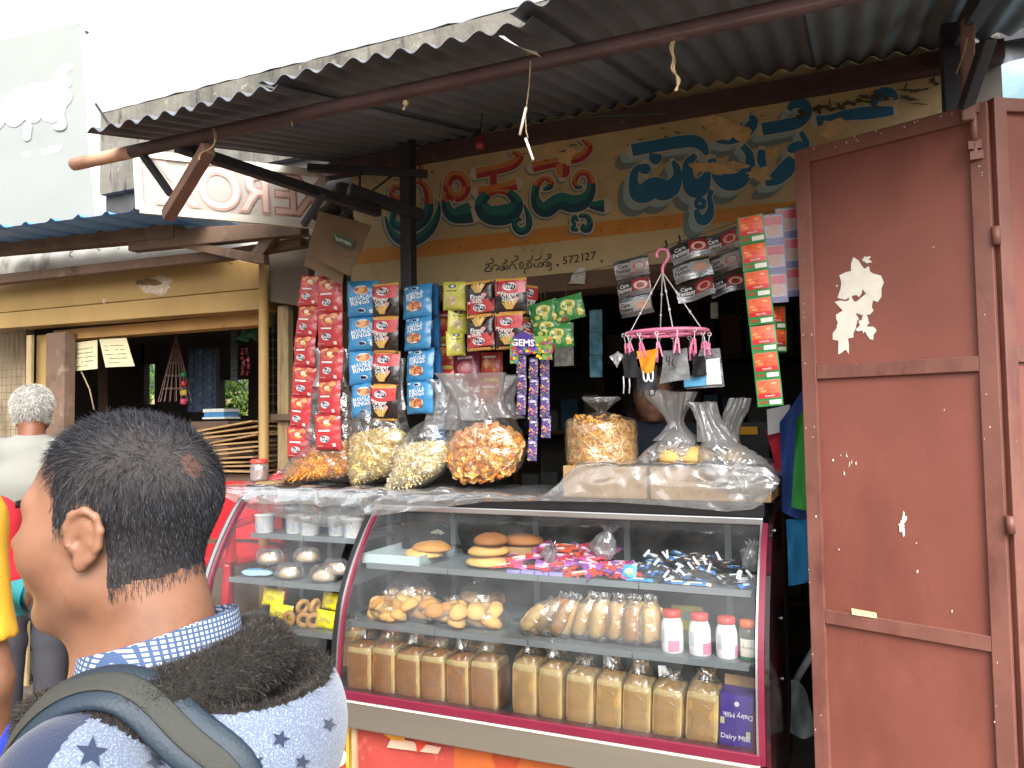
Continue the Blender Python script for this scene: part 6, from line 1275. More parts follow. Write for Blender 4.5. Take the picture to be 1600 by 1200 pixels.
def filling(mb, kind, n, seed, mats, scale=1.0):
    """snack pieces lying on the front of the filling"""
    r2 = random.Random(seed); out = MB(); N_ = len(mb.P)
    for k in range(n):
        i = r2.randrange(N_); r = math.sqrt(r2.random()) * .97; p = mb.pt(i, r, -1) + Vector((0, -.002, 0)); mi = r2.randrange(len(mats))
        q = rot3(r2.uniform(-.7, .7), r2.uniform(0, 6.28), r2.uniform(-.7, .7)).to_3x3()
        if kind == 'bit': l, w = .010 * scale * r2.uniform(.5, 1.4), .0022 * scale; out.box(p, (l, w, w), q, mi)
        elif kind == 'stick':
            l = .024 * scale * r2.uniform(.6, 1.3); c = r2.uniform(-.006, .006); out.tube([p + q @ Vector((-l / 2, 0, 0)), p + q @ Vector((0, 0, c)), p + q @ Vector((l / 2, 0, 0))], .0038 * scale, 5, mi)
        elif kind == 'chip':
            s = .022 * scale * r2.uniform(.6, 1.2); o = len(out.v); 
            for a in range(3):
                for b in range(3): out.v.append(p + q @ Vector(((a - 1) * s * (.6 if b != 1 else 1), ((a - 1) ** 2 - .5) * s * .35, (b - 1) * s * .7)))
            for a in range(2):
                for b in range(2): out.f.append([o + a * 3 + b, o + (a + 1) * 3 + b, o + (a + 1) * 3 + b + 1, o + a * 3 + b + 1]); out.m.append(mi); out.s.append(True)
        elif kind == 'loop':
            s = .009 * scale * r2.uniform(.7, 1.2); out.tube([p + q @ Vector((s * 1.5 * math.cos(R(a)), 0, s * math.sin(R(a)))) for a in range(0, 300, 60)], .0036 * scale, 5, mi)
    return out
def snack(label, content, film_o, Y, th, kind, n, cols, seed, core, cxy=None, fcxy=None, scale=1.0, fm=None, crink=.012):
    ms = [mat('%s_%d' % (core, i), hexc(h), .6, var=.2, scale=60, bump=.2) for i, h in enumerate(cols)]
    c = inflate(content, Y, th, seed=seed, crink=.004, cxy=cxy); lo = min(c.v, key=lambda q: q.z)
    t = thing('snack_bag', label, 'snack bag', (sum(q.x for q in c.v) / len(c.v), Y, lo.z), None, 'clear bags of snacks')
    filling(c, kind, n, seed, ms, scale).build('snack_pieces', ms, t, kind='stuff')
    c.build('filling', ms[0], t)
    inflate(film_o, Y, th * 1.16, nr=16, n=90, seed=seed + 3, crink=crink, cxy=fcxy).build('plastic_film', fm or M_bag, t)
    return t
def tail(t, pts, m=None, seed=0):
    """twisted neck of a bag that flares out: pts (x, y, width px)"""
    Y = t.location.y; P = catmull(pts, 5); mb = MB()
    def fn(u, v):
        i = min(int(v * (len(P) - 1)), len(P) - 2); q = v * (len(P) - 1) - i; x, y, w = [lerp(P[i][k], P[i + 1][k], q) for k in range(3)]
        a = 2 * math.pi * u; r = w / 2 * (1 + .22 * math.sin(a * 5 + seed + v * 2) + .15 * math.sin(a * 9 + seed * 2)); c = U(x + r * math.cos(a), y + 4 * noise.noise((a, v * 5, seed)), Y); c.y += r * .0018 * math.sin(a); return c
    mb.grid(fn, 48, 22, closeu=True); mb.build('bag_neck', m or M_bagfog, t)
YB = 2.80
t = snack('clear bag of fine orange mixture slumped to a point, leftmost on the counter', [(446, 752), (460, 722), (488, 700), (520, 690), (547, 690), (551, 718), (546, 742), (505, 750)], [(443, 755), (456, 715), (466, 680), (480, 630), (500, 590), (530, 580), (550, 620), (556, 690), (552, 746), (505, 754)], YB, .06, 'bit', 1500, ('d98f3f', 'e6a54e', 'c2732c', 'efc07a'), 1, 'orange_mixture', cxy=(512, 722), fcxy=(512, 690))
tail(t, [(500, 605, 70), (505, 585, 50), (510, 562, 58), (505, 545, 66)], seed=1)
t = snack('clear bag of yellow murukku with tall twisted neck, second from the left', [(554, 755), (551, 705), (557, 680), (590, 670), (624, 670), (639, 692), (618, 735), (585, 750)], [(552, 759), (548, 700), (554, 668), (570, 630), (600, 605), (626, 630), (638, 668), (642, 700), (622, 740), (586, 755)], YB - .03, .075, 'bit', 1400, ('e0c070', 'ecd490', 'cda850', 'f2e2b0'), 2, 'yellow_murukku', cxy=(590, 708), fcxy=(592, 690), scale=1.7)
tail(t, [(598, 640, 66), (604, 610, 44), (608, 585, 40), (606, 560, 48)], seed=2)
t = snack('clear bag of pale stick snacks lying forward, third from the left', [(607, 767), (617, 735), (624, 702), (645, 692), (700, 690), (702, 712), (688, 738), (648, 762)], [(604, 770), (614, 732), (624, 695), (655, 662), (690, 650), (706, 690), (704, 715), (690, 742), (648, 766)], YB - .055, .07, 'stick', 700, ('e6d298', 'f0e2b6', 'd6bc7a', 'f4eac8'), 3, 'pale_sticks', cxy=(662, 722), fcxy=(662, 710), scale=.8)
tail(t, [(690, 670, 44), (696, 640, 46), (700, 615, 44), (692, 592, 56)], seed=3)
t = snack('big clear bag of orange crisps with flared top in the middle of the counter', [(716, 745), (706, 712), (712, 686), (742, 668), (780, 663), (814, 682), (818, 706), (800, 736), (755, 752)], [(714, 750), (700, 714), (702, 676), (722, 645), (760, 632), (796, 645), (818, 682), (822, 708), (804, 740), (755, 756)], YB - .03, .085, 'chip', 420, ('e0923e', 'ecac58', 'f2c27a', 'd67e30'), 4, 'orange_crisps', cxy=(762, 708), fcxy=(762, 696))
tail(t, [(760, 655, 96), (752, 630, 80), (748, 605, 96), (745, 585, 124)], seed=4)
# tall round bag of fried rings
def round_bag(label, px, y0, y1, hw, Y, seed, z0):
    a, c = U(px - hw, y1, Y), U(px + hw, y1, Y); rad = (c.x - a.x) / 2; h = U(px, y0, Y).z - z0; t = thing('snack_bag', label, 'snack bag', (a.x + rad, Y, z0), None, 'clear bags of snacks')
    ms = [mat('fried_ring_%d' % i, hexc(q), .6, var=.2, scale=60, bump=.2) for i, q in enumerate(('e0a448', 'ecb860', 'cc8c38', 'f2cc84'))]
    MB().lathe((0, 0, .003), [(rad * .86, 0), (rad * .93, .02), (rad * .93, h * .9), (rad * .6, h * .98), (.002, h)], 28).build('filling', ms[2], t, world=False)
    out = MB(); r2 = random.Random(seed)
    for k in range(460):
        an = r2.uniform(math.pi * .95, math.pi * 2.05); z = r2.uniform(.008, h * .97); rr = rad * .95 if z < h * .9 else rad * .8 * r2.random() ** .4; p = Vector((rr * math.cos(an), rr * math.sin(an), z if rr > rad * .9 else h * .97)); q = rot3(r2.uniform(-.5, .5), r2.uniform(0, 6.28), an + math.pi / 2).to_3x3(); s = .0145 * r2.uniform(.7, 1.2)
        out.tube([p + q @ Vector((s * 1.4 * math.cos(R(b)), 0, s * .8 * math.sin(R(b)))) for b in range(0, 300, 50)], .0048, 5, r2.randrange(4))
    out.build('snack_pieces', ms, t, world=False, kind='stuff')
    inst('plastic_film', bag_mesh('bag', [(rad * .9, 0), (rad * 1.05, .01), (rad * 1.05, h * .5), (rad * 1.04, h * .93), (rad * .7, h * 1.05), (rad * .2, h * 1.14), (rad * .18, h * 1.2), (rad * .36, h * 1.34), (rad * .55, h * 1.46), (rad * .5, h * 1.52)], M_bag, seed, n=60, nv=44, crink=.05, lobes=7), t)
    return t
ZB = U(942, 724, 2.80).z
round_bag('tall round bag of golden fried rings tied at the top', 942, 655, 722, 52, 2.82, 7, ZB)
# trays under the plastic sheet at the right
for i, (x0, x1, h, lab) in enumerate(((880, 1010, ZB - TOPZ - .004, 'flat cardboard tray under the plastic sheet below the fried rings'), (1016, 1205, ZB - TOPZ - .006, 'flat cardboard tray under the plastic sheet at the right end'))):
    o = MB().bb((U(x0, 770, 2.70).x, 2.70, TOPZ + .001), (U(x1, 770, 2.70).x, 2.95, TOPZ + h)).build('cardboard_tray', M_card, bevel=.004); tag(o, lab, 'tray', 'trays under the plastic')
for i, (px, w) in enumerate(((1090, 60), (1150, 50), (1050, 46))):
    c = U(px, 720, 2.8); o = inst('bread_roll', bun_mesh('bread_roll', .07, .05, .045, M_roll, 80 + i), None, Matrix.Translation((c.x, 2.76 + .05 * (i % 2), ZB + .0)) @ rot3(0, 0, i)); tag(o, ['tan roll in the clear bag at the middle of the right tray', 'tan roll in the clear bag at the right end', 'tan roll in the clear bag beside the fried rings'][i], 'bread', 'rolls in clear bags')
def clear_bag(label, film_o, Y, th, pts, seed, fcxy):
    c = inflate(film_o, Y, th, nr=16, n=90, seed=seed, crink=.016, cxy=fcxy); lo = min(q.z for q in c.v); t = thing('clear_bag', label, 'plastic bag', (sum(q.x for q in c.v) / len(c.v), Y, lo), None, 'clear bags of rolls'); c.build('plastic_film', M_bagfog, t); tail(t, pts, M_bagfog, seed); return t
clear_bag('clear bag with gathered twisted neck right of the fried rings', [(998, 722), (1012, 700), (1040, 684), (1062, 672), (1082, 684), (1098, 705), (1100, 722), (1050, 728)], 2.78, .07, [(1060, 690, 62), (1056, 668, 26), (1054, 655, 24), (1048, 632, 54), (1044, 612, 78)], 11, (1052, 708))
clear_bag('limp clear bag slumped at the right end of the counter', [(1090, 722), (1098, 690), (1118, 672), (1150, 690), (1188, 712), (1212, 740), (1210, 768), (1180, 785), (1120, 760)], 2.74, .09, [(1122, 690, 52), (1108, 660, 34), (1100, 640, 34), (1096, 628, 40)], 12, (1150, 730))
t = clear_bag('second slim clear bag neck sticking up at the right end', [(1118, 700), (1130, 672), (1146, 664), (1156, 690), (1150, 712), (1130, 714)], 2.82, .03, [(1138, 680, 26), (1142, 660, 26), (1150, 640, 30), (1158, 622, 26)], 13, (1137, 690))
# ---- plastic sheet over the counter tops
M_sheet = film('counter_plastic_sheet', tint=(.9, .91, .92), haze=.26, gloss=.09, rough=.16, bump=.8, bscale=11, edge=.32)
low = [(352, 772), (385, 792), (430, 806), (520, 826), (560, 818), (592, 806), (650, 799), (720, 790), (760, 784), (850, 783), (960, 785), (1040, 790), (1140, 800), (1172, 796), (1200, 780), (1216, 765)]
top = [(352, 725), (400, 728), (470, 738), (560, 745), (640, 742), (720, 742), (800, 733), (870, 726), (900, 722), (1000, 722), (1100, 722), (1180, 722), (1200, 724), (1218, 732)]
def pl_at(L, x):
    for a, b in zip(L, L[1:]):
        if a[0] <= x <= b[0]: return lerp(a[1], b[1], (x - a[0]) / (b[0] - a[0]))
    return L[-1][1] if x > L[-1][0] else L[0][1]
mb = MB()
def shf(u, v):
    px = lerp(350, 1218, u); hi = TOPZ + .012 + max(0, min(1, (px - 850) / 60)) * (ZB - TOPZ - .004)
    if px > 1195: hi -= (px - 1195) / 23 * .05
    f = [(2.97, hi + .004), (2.84, hi + .003), (2.665, hi)]
    lo = U(px, pl_at(low, px), 2.640)
    xw = U(px, 760, 2.66).x
    if v < .5: k = v / .5 * 2; i = min(int(k), 1); y, z = [lerp(f[i][q], f[i + 1][q], k - i) for q in (0, 1)]
    else: k = (v - .5) / .5; y, z = lerp(2.660, 2.640, k) - .012 * math.sin(k * 3.14), lerp(hi, lo.z, k ** 1.2)
    w = .018 * noise.noise((px * .03, v * 3, 2)) + .012 * noise.noise((px * .015 + v * 5, v * 7, 7)) + .006 * noise.noise((px * .08 + v * 4, v * 9, 4))
    return Vector((xw + w, y - abs(w) * (1.2 if v > .45 else 0), z + abs(w) * (1 if v < .5 else .25)))
mb.grid(shf, 150, 30); o = mb.build('plastic_sheet', M_sheet); tag(o, 'crumpled translucent plastic sheet draped along the counter tops', 'plastic sheet')
# jar with red lid and loose red packet at the left
c = U(405, 745, 2.80); zj = TOPZ + .03
jt = thing('red_lidded_jar', 'clear jar with a red lid at the left end of the counter', 'jar', (c.x, 2.80, zj)); jr = .04; jh = U(405, 724, 2.80).z - zj
MB().lathe((0, 0, 0), catmull([(jr * .9, 0), (jr, .006), (jr, jh * .8), (jr * .85, jh)], 3), 24, cap=False).build('glass_body', M_bagfog, jt, world=False); MB().lathe((0, 0, jh), [(jr * .98, 0), (jr, .003), (jr, .016), (jr * .9, .02), (.001, .021)], 24).build('lid', M_lid, jt, world=False)
MB().lathe((0, 0, .003), [(jr * .8, 0), (jr * .85, jh * .55), (.001, jh * .6)], 16).build('sweets', ink(hexc('b98f7a'), .5), jt, world=False)
c = U(452, 745, 2.84); o = inst('red_packet', PK_RED, None, Matrix.Translation((c.x - .05, 2.83, TOPZ + .03)) @ rot3(-1.35, 0, .4)); tag(o, 'loose red snack packet lying flat left of the orange mixture', 'snack packet')
o = MB().bb((LXL + .0, 2.72, TOPZ + .02), (U(470, 745, 2.9).x, 2.95, TOPZ + .028)).build('counter_board', M_card); tag(o, 'thin cardboard laid on the short counter under the jar', 'cardboard')
# ================================================================== people: smooth bodies from blended distance fields
import numpy as np
from mathutils.bvhtree import BVHTree
def v3(*a): return np.array(a, dtype=float)
def s_ell(P, c, r):
    q = (P - v3(*c)) / v3(*r); k0 = np.sqrt((q ** 2).sum(-1)); k1 = np.sqrt(((q / v3(*r)) ** 2).sum(-1)) + 1e-9; return k0 * (k0 - 1) / k1
def s_cap(P, a, b, ra, rb):
    a, b = v3(*a), v3(*b); d = b - a; t = np.clip(((P - a) @ d) / (d @ d), 0, 1); return np.sqrt(((P - a - t[..., None] * d) ** 2).sum(-1)) - (ra + (rb - ra) * t)
def smin(ds, k):
    o = ds[0]
    for d in ds[1:]: h = np.clip(.5 + .5 * (d - o) / k, 0, 1); o = d * (1 - h) + o * h - k * h * (1 - h)
    return o
def surfnet(f, lo, hi, h):
    ax = [np.arange(lo[i], hi[i] + h, h) for i in range(3)]; P = np.stack(np.meshgrid(*ax, indexing='ij'), -1); n = P.shape[:3]
    C_ = 5; cx_ = [np.append(np.arange(0, n[i] - 1, C_), n[i] - 1) for i in range(3)]; Dc = f(P[np.ix_(*cx_)])
    ii = [np.clip((np.arange(n[i]) + C_ // 2) // C_, 0, len(cx_[i]) - 1) for i in range(3)]; D = Dc[np.ix_(*ii)].copy(); near = np.abs(D) < h * C_ * 1.9 + .004
    D[near] = f(P[near]); S = D < 0
    cs = [(i, j, k) for i in (0, 1) for j in (0, 1) for k in (0, 1)]
    cut = lambda A, c: A[c[0]:n[0] - 1 + c[0], c[1]:n[1] - 1 + c[1], c[2]:n[2] - 1 + c[2]]
    cnt = sum(cut(S, c).astype(int) for c in cs); act = (cnt > 0) & (cnt < 8); idx = -np.ones(act.shape, int); idx[act] = np.arange(act.sum())
    I = np.argwhere(act); pos = np.zeros((len(I), 3)); num = np.zeros(len(I))
    Dv = {c: cut(D, c)[act] for c in cs}
    for c in cs:
        for a in range(3):
            if c[a] == 0:
                e = list(c); e[a] = 1; e = tuple(e); d0, d1 = Dv[c], Dv[e]; m = (d0 < 0) != (d1 < 0); t = np.where(m, d0 / np.where(m, d0 - d1, 1), 0)
                p = np.array(c, float) + np.zeros((len(I), 3)); p[:, a] += t; pos[m] += p[m]; num[m] += 1
    V = np.array(lo) + (I + pos / num[:, None]) * h
    F = []
    for a in range(3):
        b, c = (a + 1) % 3, (a + 2) % 3
        s0 = [slice(None)] * 3; s1 = [slice(None)] * 3; s0[a] = slice(0, n[a] - 1); s1[a] = slice(1, n[a]); A, B = S[tuple(s0)], S[tuple(s1)]
        E = np.argwhere(A != B); E = E[(E[:, b] > 0) & (E[:, c] > 0) & (E[:, b] < n[b] - 1) & (E[:, c] < n[c] - 1)]
        fl = A[E[:, 0], E[:, 1], E[:, 2]]; q = []
        for db, dc in ((-1, -1), (0, -1), (0, 0), (-1, 0)): w = E.copy(); w[:, b] += db; w[:, c] += dc; q.append(idx[w[:, 0], w[:, 1], w[:, 2]])
        q = np.stack(q, 1); q[~fl] = q[~fl][:, ::-1]; F.append(q)
    F = np.concatenate(F); return V, F[(F >= 0).all(1)]
def sdf_mesh(name, f, lo, hi, h, mats, mi=None):
    V, F = surfnet(f, lo, hi, h)
    for _ in range(2):                                      # relax the grid steps
        A = np.zeros_like(V); N = np.zeros(len(V))
        for a, b in ((0, 1), (1, 2), (2, 3), (3, 0)):
            np.add.at(A, F[:, a], V[F[:, b]]); np.add.at(A, F[:, b], V[F[:, a]]); np.add.at(N, F[:, a], 1); np.add.at(N, F[:, b], 1)
        V = V * .5 + .5 * A / np.maximum(N, 1)[:, None]
    me = bpy.data.meshes.new(name); me.from_pydata(V.tolist(), [], F.tolist())
    for m in (mats if isinstance(mats, list) else [mats]): me.materials.append(m)
    if mi is not None: me.polygons.foreach_set('material_index', mi(V[F].mean(1)).astype(np.int32))
    me.polygons.foreach_set('use_smooth', [True] * len(F)); me.update(); return me
def strands(name, pts, m, seed=0, jit=.3, w=.0007, seg=3):
    """pts: list of (root, direction, length, bend vector)"""
    r2 = random.Random(seed); mb = MB()
    for p, d, L, bend in pts:
        side = d.cross(Vector((r2.gauss(0, 1), r2.gauss(0, 1), r2.gauss(0, 1))))
        if side.length < 1e-6: continue
        side.normalize(); o = len(mb.v)
        for i in range(seg + 1):
            t = i / seg; q = p + d * (L * t) + bend * (L * t * t); ww = w * (1 - .75 * t); mb.v += [q - side * ww, q + side * ww]
        for i in range(seg): mb.f.append([o + 2 * i, o + 2 * i + 1, o + 2 * i + 3, o + 2 * i + 2]); mb.m.append(0); mb.s.append(True)
    return mb.mesh(name, m)
def skin_mat(name, h, h2):
    m = mat(name, hexc(h), .5, var=.10, scale=14, bump=.12, bscale=260, dist=.001, stains=[(hexc(h2), .5, .75, 9, (1, 1, 1))], trans=.12); return m
M_skin = skin_mat('brown_skin', '855d47', '6d4834'); M_skin2 = skin_mat('dark_brown_skin', '7a4c34', '623a28')
M_hair = mat('black_hair', hexc('24242a'), .55, var=.35, scale=30, bump=0, spec=.4); M_scalp = mat('dark_scalp', hexc('2a2422'), .8, var=.3, scale=60, bump=.3, bscale=200)
M_hairg = mat('grey_hair', hexc('bdbbb4'), .6, var=.25, scale=40, bump=0)
def head_parts(P, jaw=1.0):
    A = np.abs(P[..., 0:1]); Q = np.concatenate([A, P[..., 1:]], -1)
    d = smin([s_ell(P, (0, -.014, .032), (.0765, .098, .084)), s_ell(P, (0, .022, -.022), (.064, .073, .088)), s_cap(Q, (.050, .004, -.062), (.012, .062, -.100), .022, .020), s_ell(Q, (.042, .050, -.026), (.027, .030, .032))], .03)
    d = smin([d, s_cap(Q, (.0, .082, .026), (.045, .066, .024), .012, .012), s_cap(P, (0, .090, .012), (0, .111, -.024), .008, .013), s_ell(Q, (.012, .098, -.028), (.008, .011, .008)), s_ell(P, (0, .088, -.058), (.024, .014, .007)), s_ell(P, (0, .086, -.070), (.022, .014, .008)), s_ell(P, (0, .076, -.100), (.022, .018, .018))], .014)
    e = s_ell(Q, (.033, .094, .006), (.017, .014, .010)); d = np.maximum(d, -(e - .0)) if False else d + .010 * np.exp(-((Q - v3(.033, .088, .006)) ** 2).sum(-1) / (2 * .011 ** 2))
    return d
def ear(P, s):
    P = (P - v3(s * .079, -.012, -.008)) / .9 + v3(s * .079, -.012, -.008)
    """outer ear on side s (-1: the left)"""
    c = v3(s * .079, -.012, -.008); d = P - c
    a = R(15) * s; x = d[..., 0] * math.cos(a) - d[..., 1] * math.sin(a) * 1.0; y = d[..., 0] * math.sin(a) + d[..., 1] * math.cos(a); E = np.stack([x * s, y, d[..., 2]], -1)
    pts = [(.000, .016, -.004), (.002, .017, .014), (.005, .011, .028), (.009, -.004, .033), (.011, -.016, .026), (.011, -.021, .010), (.009, -.018, -.008), (.006, -.009, -.022), (.003, .002, -.029)]
    hx = [s_cap(E, a_, b_, .0042, .0042) for a_, b_ in zip(pts, pts[1:])]
    anti = [(.004, -.002, .020), (.006, -.011, .012), (.006, -.010, -.004), (.004, -.002, -.014)]; ah = [s_cap(E, a_, b_, .0036, .0036) for a_, b_ in zip(anti, anti[1:])]
    o = smin(hx + ah + [s_ell(E, (.003, -.004, .004), (.0032, .019, .028)), s_ell(E, (.003, .002, -.027), (.0046, .009, .011)), s_ell(E, (.002, .014, -.006), (.005, .005, .007))], .005)
    return np.maximum(o, -s_ell(E, (.010, .006, -.002), (.010, .007, .009)))
def person_body(H, arms, stance=.09, lean=0.0, fold=0.0):
    """joint table for a standing person of height H, origin on the ground, +Y forward, +X the right"""
    s = H / 1.70
    J = dict(head=(0, .02 * s + lean, 1.585 * s), neck=(0, -.012 + lean, 1.44 * s), chest=(0, -.01 + lean * .7, 1.25 * s), waist=(0, 0, 1.02 * s), hip=(0, 0, .92 * s))
    for k, sg in (('l', -1), ('r', 1)):
        J['sh' + k] = (sg * .175 * s, -.02 + lean * .8, 1.385 * s); J['hipj' + k] = (sg * .085 * s, 0, .90 * s); J['kn' + k] = (sg * stance, .015, .49 * s); J['an' + k] = (sg * stance * 1.05, -.02, .09); J['toe' + k] = (sg * stance * 1.3, .12, .035)
        e, w = arms[k]; J['el' + k] = tuple(np.array(J['sh' + k]) + np.array(e) * s); J['wr' + k] = tuple(np.array(J['el' + k]) + np.array(w) * s)
    return J, s
def limbs(P, J, s, g, which):
    o = []
    for k in 'lr':
        if 'arm' in which: o += [s_cap(P, J['sh' + k], J['el' + k], .05 * s + g, .04 * s + g), s_cap(P, J['el' + k], J['wr' + k], .038 * s + g, .026 * s + g)]
        if 'upper' in which: o += [s_cap(P, J['sh' + k], J['el' + k], .052 * s + g, .045 * s + g)]
        if 'fore' in which: o += [s_cap(P, J['el' + k], J['wr' + k], .042 * s + g, .036 * s + g)]
        if 'leg' in which: o += [s_cap(P, J['hipj' + k], J['kn' + k], .082 * s + g, .058 * s + g), s_cap(P, J['kn' + k], J['an' + k], .054 * s + g, .04 * s + g)]
        if 'foot' in which: o += [s_cap(P, J['an' + k], (J['an' + k][0], -.05, .045), .035, .036), s_cap(P, (J['an' + k][0], -.04, .04), J['toe' + k], .038, .032)]
    return o
def trunk(P, J, s, g): return [s_cap(P, J['shl'], J['shr'], .055 * s + g, .055 * s + g), s_ell(P, J['chest'], (.165 * s + g, .105 * s + g, .18 * s)), s_ell(P, J['waist'], (.15 * s + g, .105 * s + g, .17 * s)), s_ell(P, J['hip'], (.165 * s + g, .11 * s + g, .12 * s))]
def hand_caps(P, wr, d, side, s):
    """palm and five fingers growing along d from the wrist; side points to the thumb"""
    d = np.array(d, float); d /= np.linalg.norm(d); sd = np.array(side, float); sd -= d * (sd @ d); sd /= np.linalg.norm(sd); nn = np.cross(d, sd); w = np.array(wr); o = []
    for k, (off, L) in enumerate(((.030, .075), (.010, .085), (-.010, .08), (-.029, .062))):
        b = w + d * .085 * s + sd * off * s; m = b + (d * .55 + nn * .12) * L * s; e = m + (d * .35 + nn * .28) * L * s; o += [s_cap(P, w + d * .01 + sd * off * .5 * s, b, .017 * s, .0115 * s), s_cap(P, b, m, .0098 * s, .0086 * s), s_cap(P, m, e, .0086 * s, .007 * s)]
    b = w + d * .03 * s + sd * .03 * s; m = b + (d * .6 + sd * .6 + nn * .2) * .045 * s; o += [s_cap(P, w + d * .015, b, .017 * s, .014 * s), s_cap(P, b, m, .012 * s, .010 * s), s_cap(P, m, m + (d * .8 + sd * .15 + nn * .3) * .035 * s, .010 * s, .008 * s)]
    return smin(o, .008)
def fold_noise(P, a, sc=1.0): return a * (np.sin(P[..., 2] * 38 * sc + 5 * np.sin(P[..., 0] * 9 + P[..., 1] * 7)) * .5 + np.sin(P[..., 0] * 33 * sc + P[..., 2] * 14 + P[..., 1] * 21) * .5)
def person(label, loc, face, H, arms, shirt_m, trouser_m, skin=M_skin, hair=M_hair, sleeve='short', h=.011, scalp=None, shoe=None, lean=0.0, hair_len=.012, nhair=2500, collar=True, hem=None, group=None):
    J, s = person_body(H, arms, lean=lean); t = thing('person', label, 'person', loc, Matrix.Rotation(face, 3, 'Z'), group)
    hc = J['head']; hs = s * 1.02
    def fb(P):
        Q = (P - v3(*hc)) / hs; hd = np.minimum(head_parts(Q), np.minimum(ear(Q, -1), ear(Q, 1))) * hs
        o = [smin([hd, s_cap(P, (hc[0], hc[1] - .03, hc[2] - .06), J['neck'], .054 * s, .062 * s)], .02)] + trunk(P, J, s, 0) + limbs(P, J, s, 0, 'arm leg foot'); o = smin(o, .03)
        for k, sg in (('l', -1), ('r', 1)):
            dv = np.array(J['wr' + k]) - np.array(J['el' + k]); o = smin([o, hand_caps(P, J['wr' + k], dv, (-sg * .3, .9, .3), s)], .012)
        return o
    ext = .62; inst('body', sdf_mesh('body', fb, (-ext, -.4, -.01), (ext, .62, hc[2] + .15), h, skin), t)
    nk = J['neck']; hz = hem if hem is not None else J['hip'][2] - .10 * s
    def fs(P):
        o = trunk(P, J, s, .016) + [s_cap(P, (0, nk[1], nk[2] - .03), (0, nk[1] + .005, nk[2] + .012), .075 * s, .066 * s)] + limbs(P, J, s, .014, 'upper' if sleeve == 'short' else 'upper fore'); o = smin(o, .035) + fold_noise(P, .0035)
        o = np.maximum(o, hz - P[..., 2]); o = np.maximum(o, P[..., 2] - (nk[2] + .03 * s))
        if sleeve == 'short':
            for k in 'lr':
                e, a = np.array(J['el' + k]), np.array(J['sh' + k]); d = (e - a) / np.linalg.norm(e - a); lim = (P - a) @ d - np.linalg.norm(e - a) * .78; near = s_cap(P, J['el' + k], tuple(a + (e - a) * .6), .09, .09); o = np.where((near < 0) & (np.abs(P[..., 0]) > .16 * s), np.maximum(o, lim), o)
        return o
    inst('shirt', sdf_mesh('shirt', fs, (-ext, -.4, hz - .03), (ext, .62, nk[2] + .06), h, shirt_m), t)
    def ft(P):
        o = [s_ell(P, J['hip'], (.175 * s, .12 * s, .13 * s))]
        for k in 'lr': o += [s_cap(P, J['hipj' + k], J['kn' + k], .098 * s, .078 * s), s_cap(P, J['kn' + k], (J['an' + k][0], J['an' + k][1], .09), .076 * s, .07 * s)]
        o = smin(o, .03) + fold_noise(P, .003, .7); return np.maximum(np.maximum(o, .075 - P[..., 2]), P[..., 2] - (J['hip'][2] + .07 * s))
    inst('trousers', sdf_mesh('trousers', ft, (-.4, -.3, .06), (.4, .3, J['hip'][2] + .12), h, trouser_m), t)
    def fsh(P): return np.maximum(smin(limbs(P, J, s, 0, 'foot'), .02) - .008, -.0 - P[..., 2] * 1.0 - .002)
    inst('shoes', sdf_mesh('shoes', fsh, (-.3, -.2, -.004), (.3, .22, .15), .009, shoe or M_black), t)
    def fh(P):
        Q = (P - v3(*hc)) / hs; d = head_parts(Q) * hs - hair_len * .55; y, z, x = Q[..., 1], Q[..., 2], np.abs(Q[..., 0])
        lim = np.where(y > .045, .072, np.where(y > .0, .030, -.055)); return np.maximum(d, (lim - z) * hs)
    hm = sdf_mesh('hair', fh, (hc[0] - .13, hc[1] - .16, hc[2] - .12), (hc[0] + .13, hc[1] + .16, hc[2] + .17), .006, scalp or M_scalp); ho = inst('hair', hm, t)
    r2 = random.Random(3); L = []; tot = len(hm.polygons)
    for i in range(nhair): p = hm.polygons[r2.randrange(tot)]; n_ = Vector(p.normal); d = (n_ * .6 + Vector((r2.gauss(0, .25), -.4 + r2.gauss(0, .25), -.35))).normalized(); L.append((p.center - n_ * .002, d, hair_len * r2.uniform(.8, 1.6), Vector((0, 0, -.2))))
    inst('hair_strands', strands('hair_strands', L, hair, w=.0012, seg=2), ho, kind='stuff')
    return t, J, s
def plan(px, D, z=0.0): q = UD(px, 660, D); return Vector((q.x, q.y, z))
VIEW = R(24)                                                # heading of the lens
DOWN = {'l': ((-.05, -.02, -.29), (.0, .07, -.24)), 'r': ((.05, -.02, -.29), (-.0, .07, -.24))}
M_shw = mat('white_shirt', hexc('7d7d76'), .85, var=.06, scale=5, bump=.2, bscale=150, stains=[(hexc('70716b'), .5, .75, 4, (1, 1, 1))]); M_trd = mat('charcoal_trousers', hexc('34333a'), .85, var=.15, bump=.25, bscale=160)
person('grey-haired man in white shirt and dark trousers seen from behind at the left stall', plan(50, 3.72, .1), VIEW + R(24), 1.70, DOWN, M_shw, M_trd, skin=M_skin2, hair=M_hairg, scalp=mat('grey_scalp', hexc('8f8d88'), .8, var=.3, scale=50, bump=.4, bscale=120), sleeve='long', h=.010, nhair=6000, hair_len=.014)
M_yels = mat('yellow_shirt', hexc('d9a52c'), .8, var=.06, bump=.2, bscale=120); M_reds = mat('red_shirt', hexc('c2202e'), .8, var=.06, bump=.2, bscale=120)
person('person in a yellow T-shirt cut off by the left edge of the picture', plan(-226, 1.45), VIEW + R(20), 1.74, DOWN, M_yels, M_trd, h=.013, nhair=800)
ARM_R = {'l': DOWN['l'], 'r': ((.06, .01, -.25), (-.12, .2, -.08))}
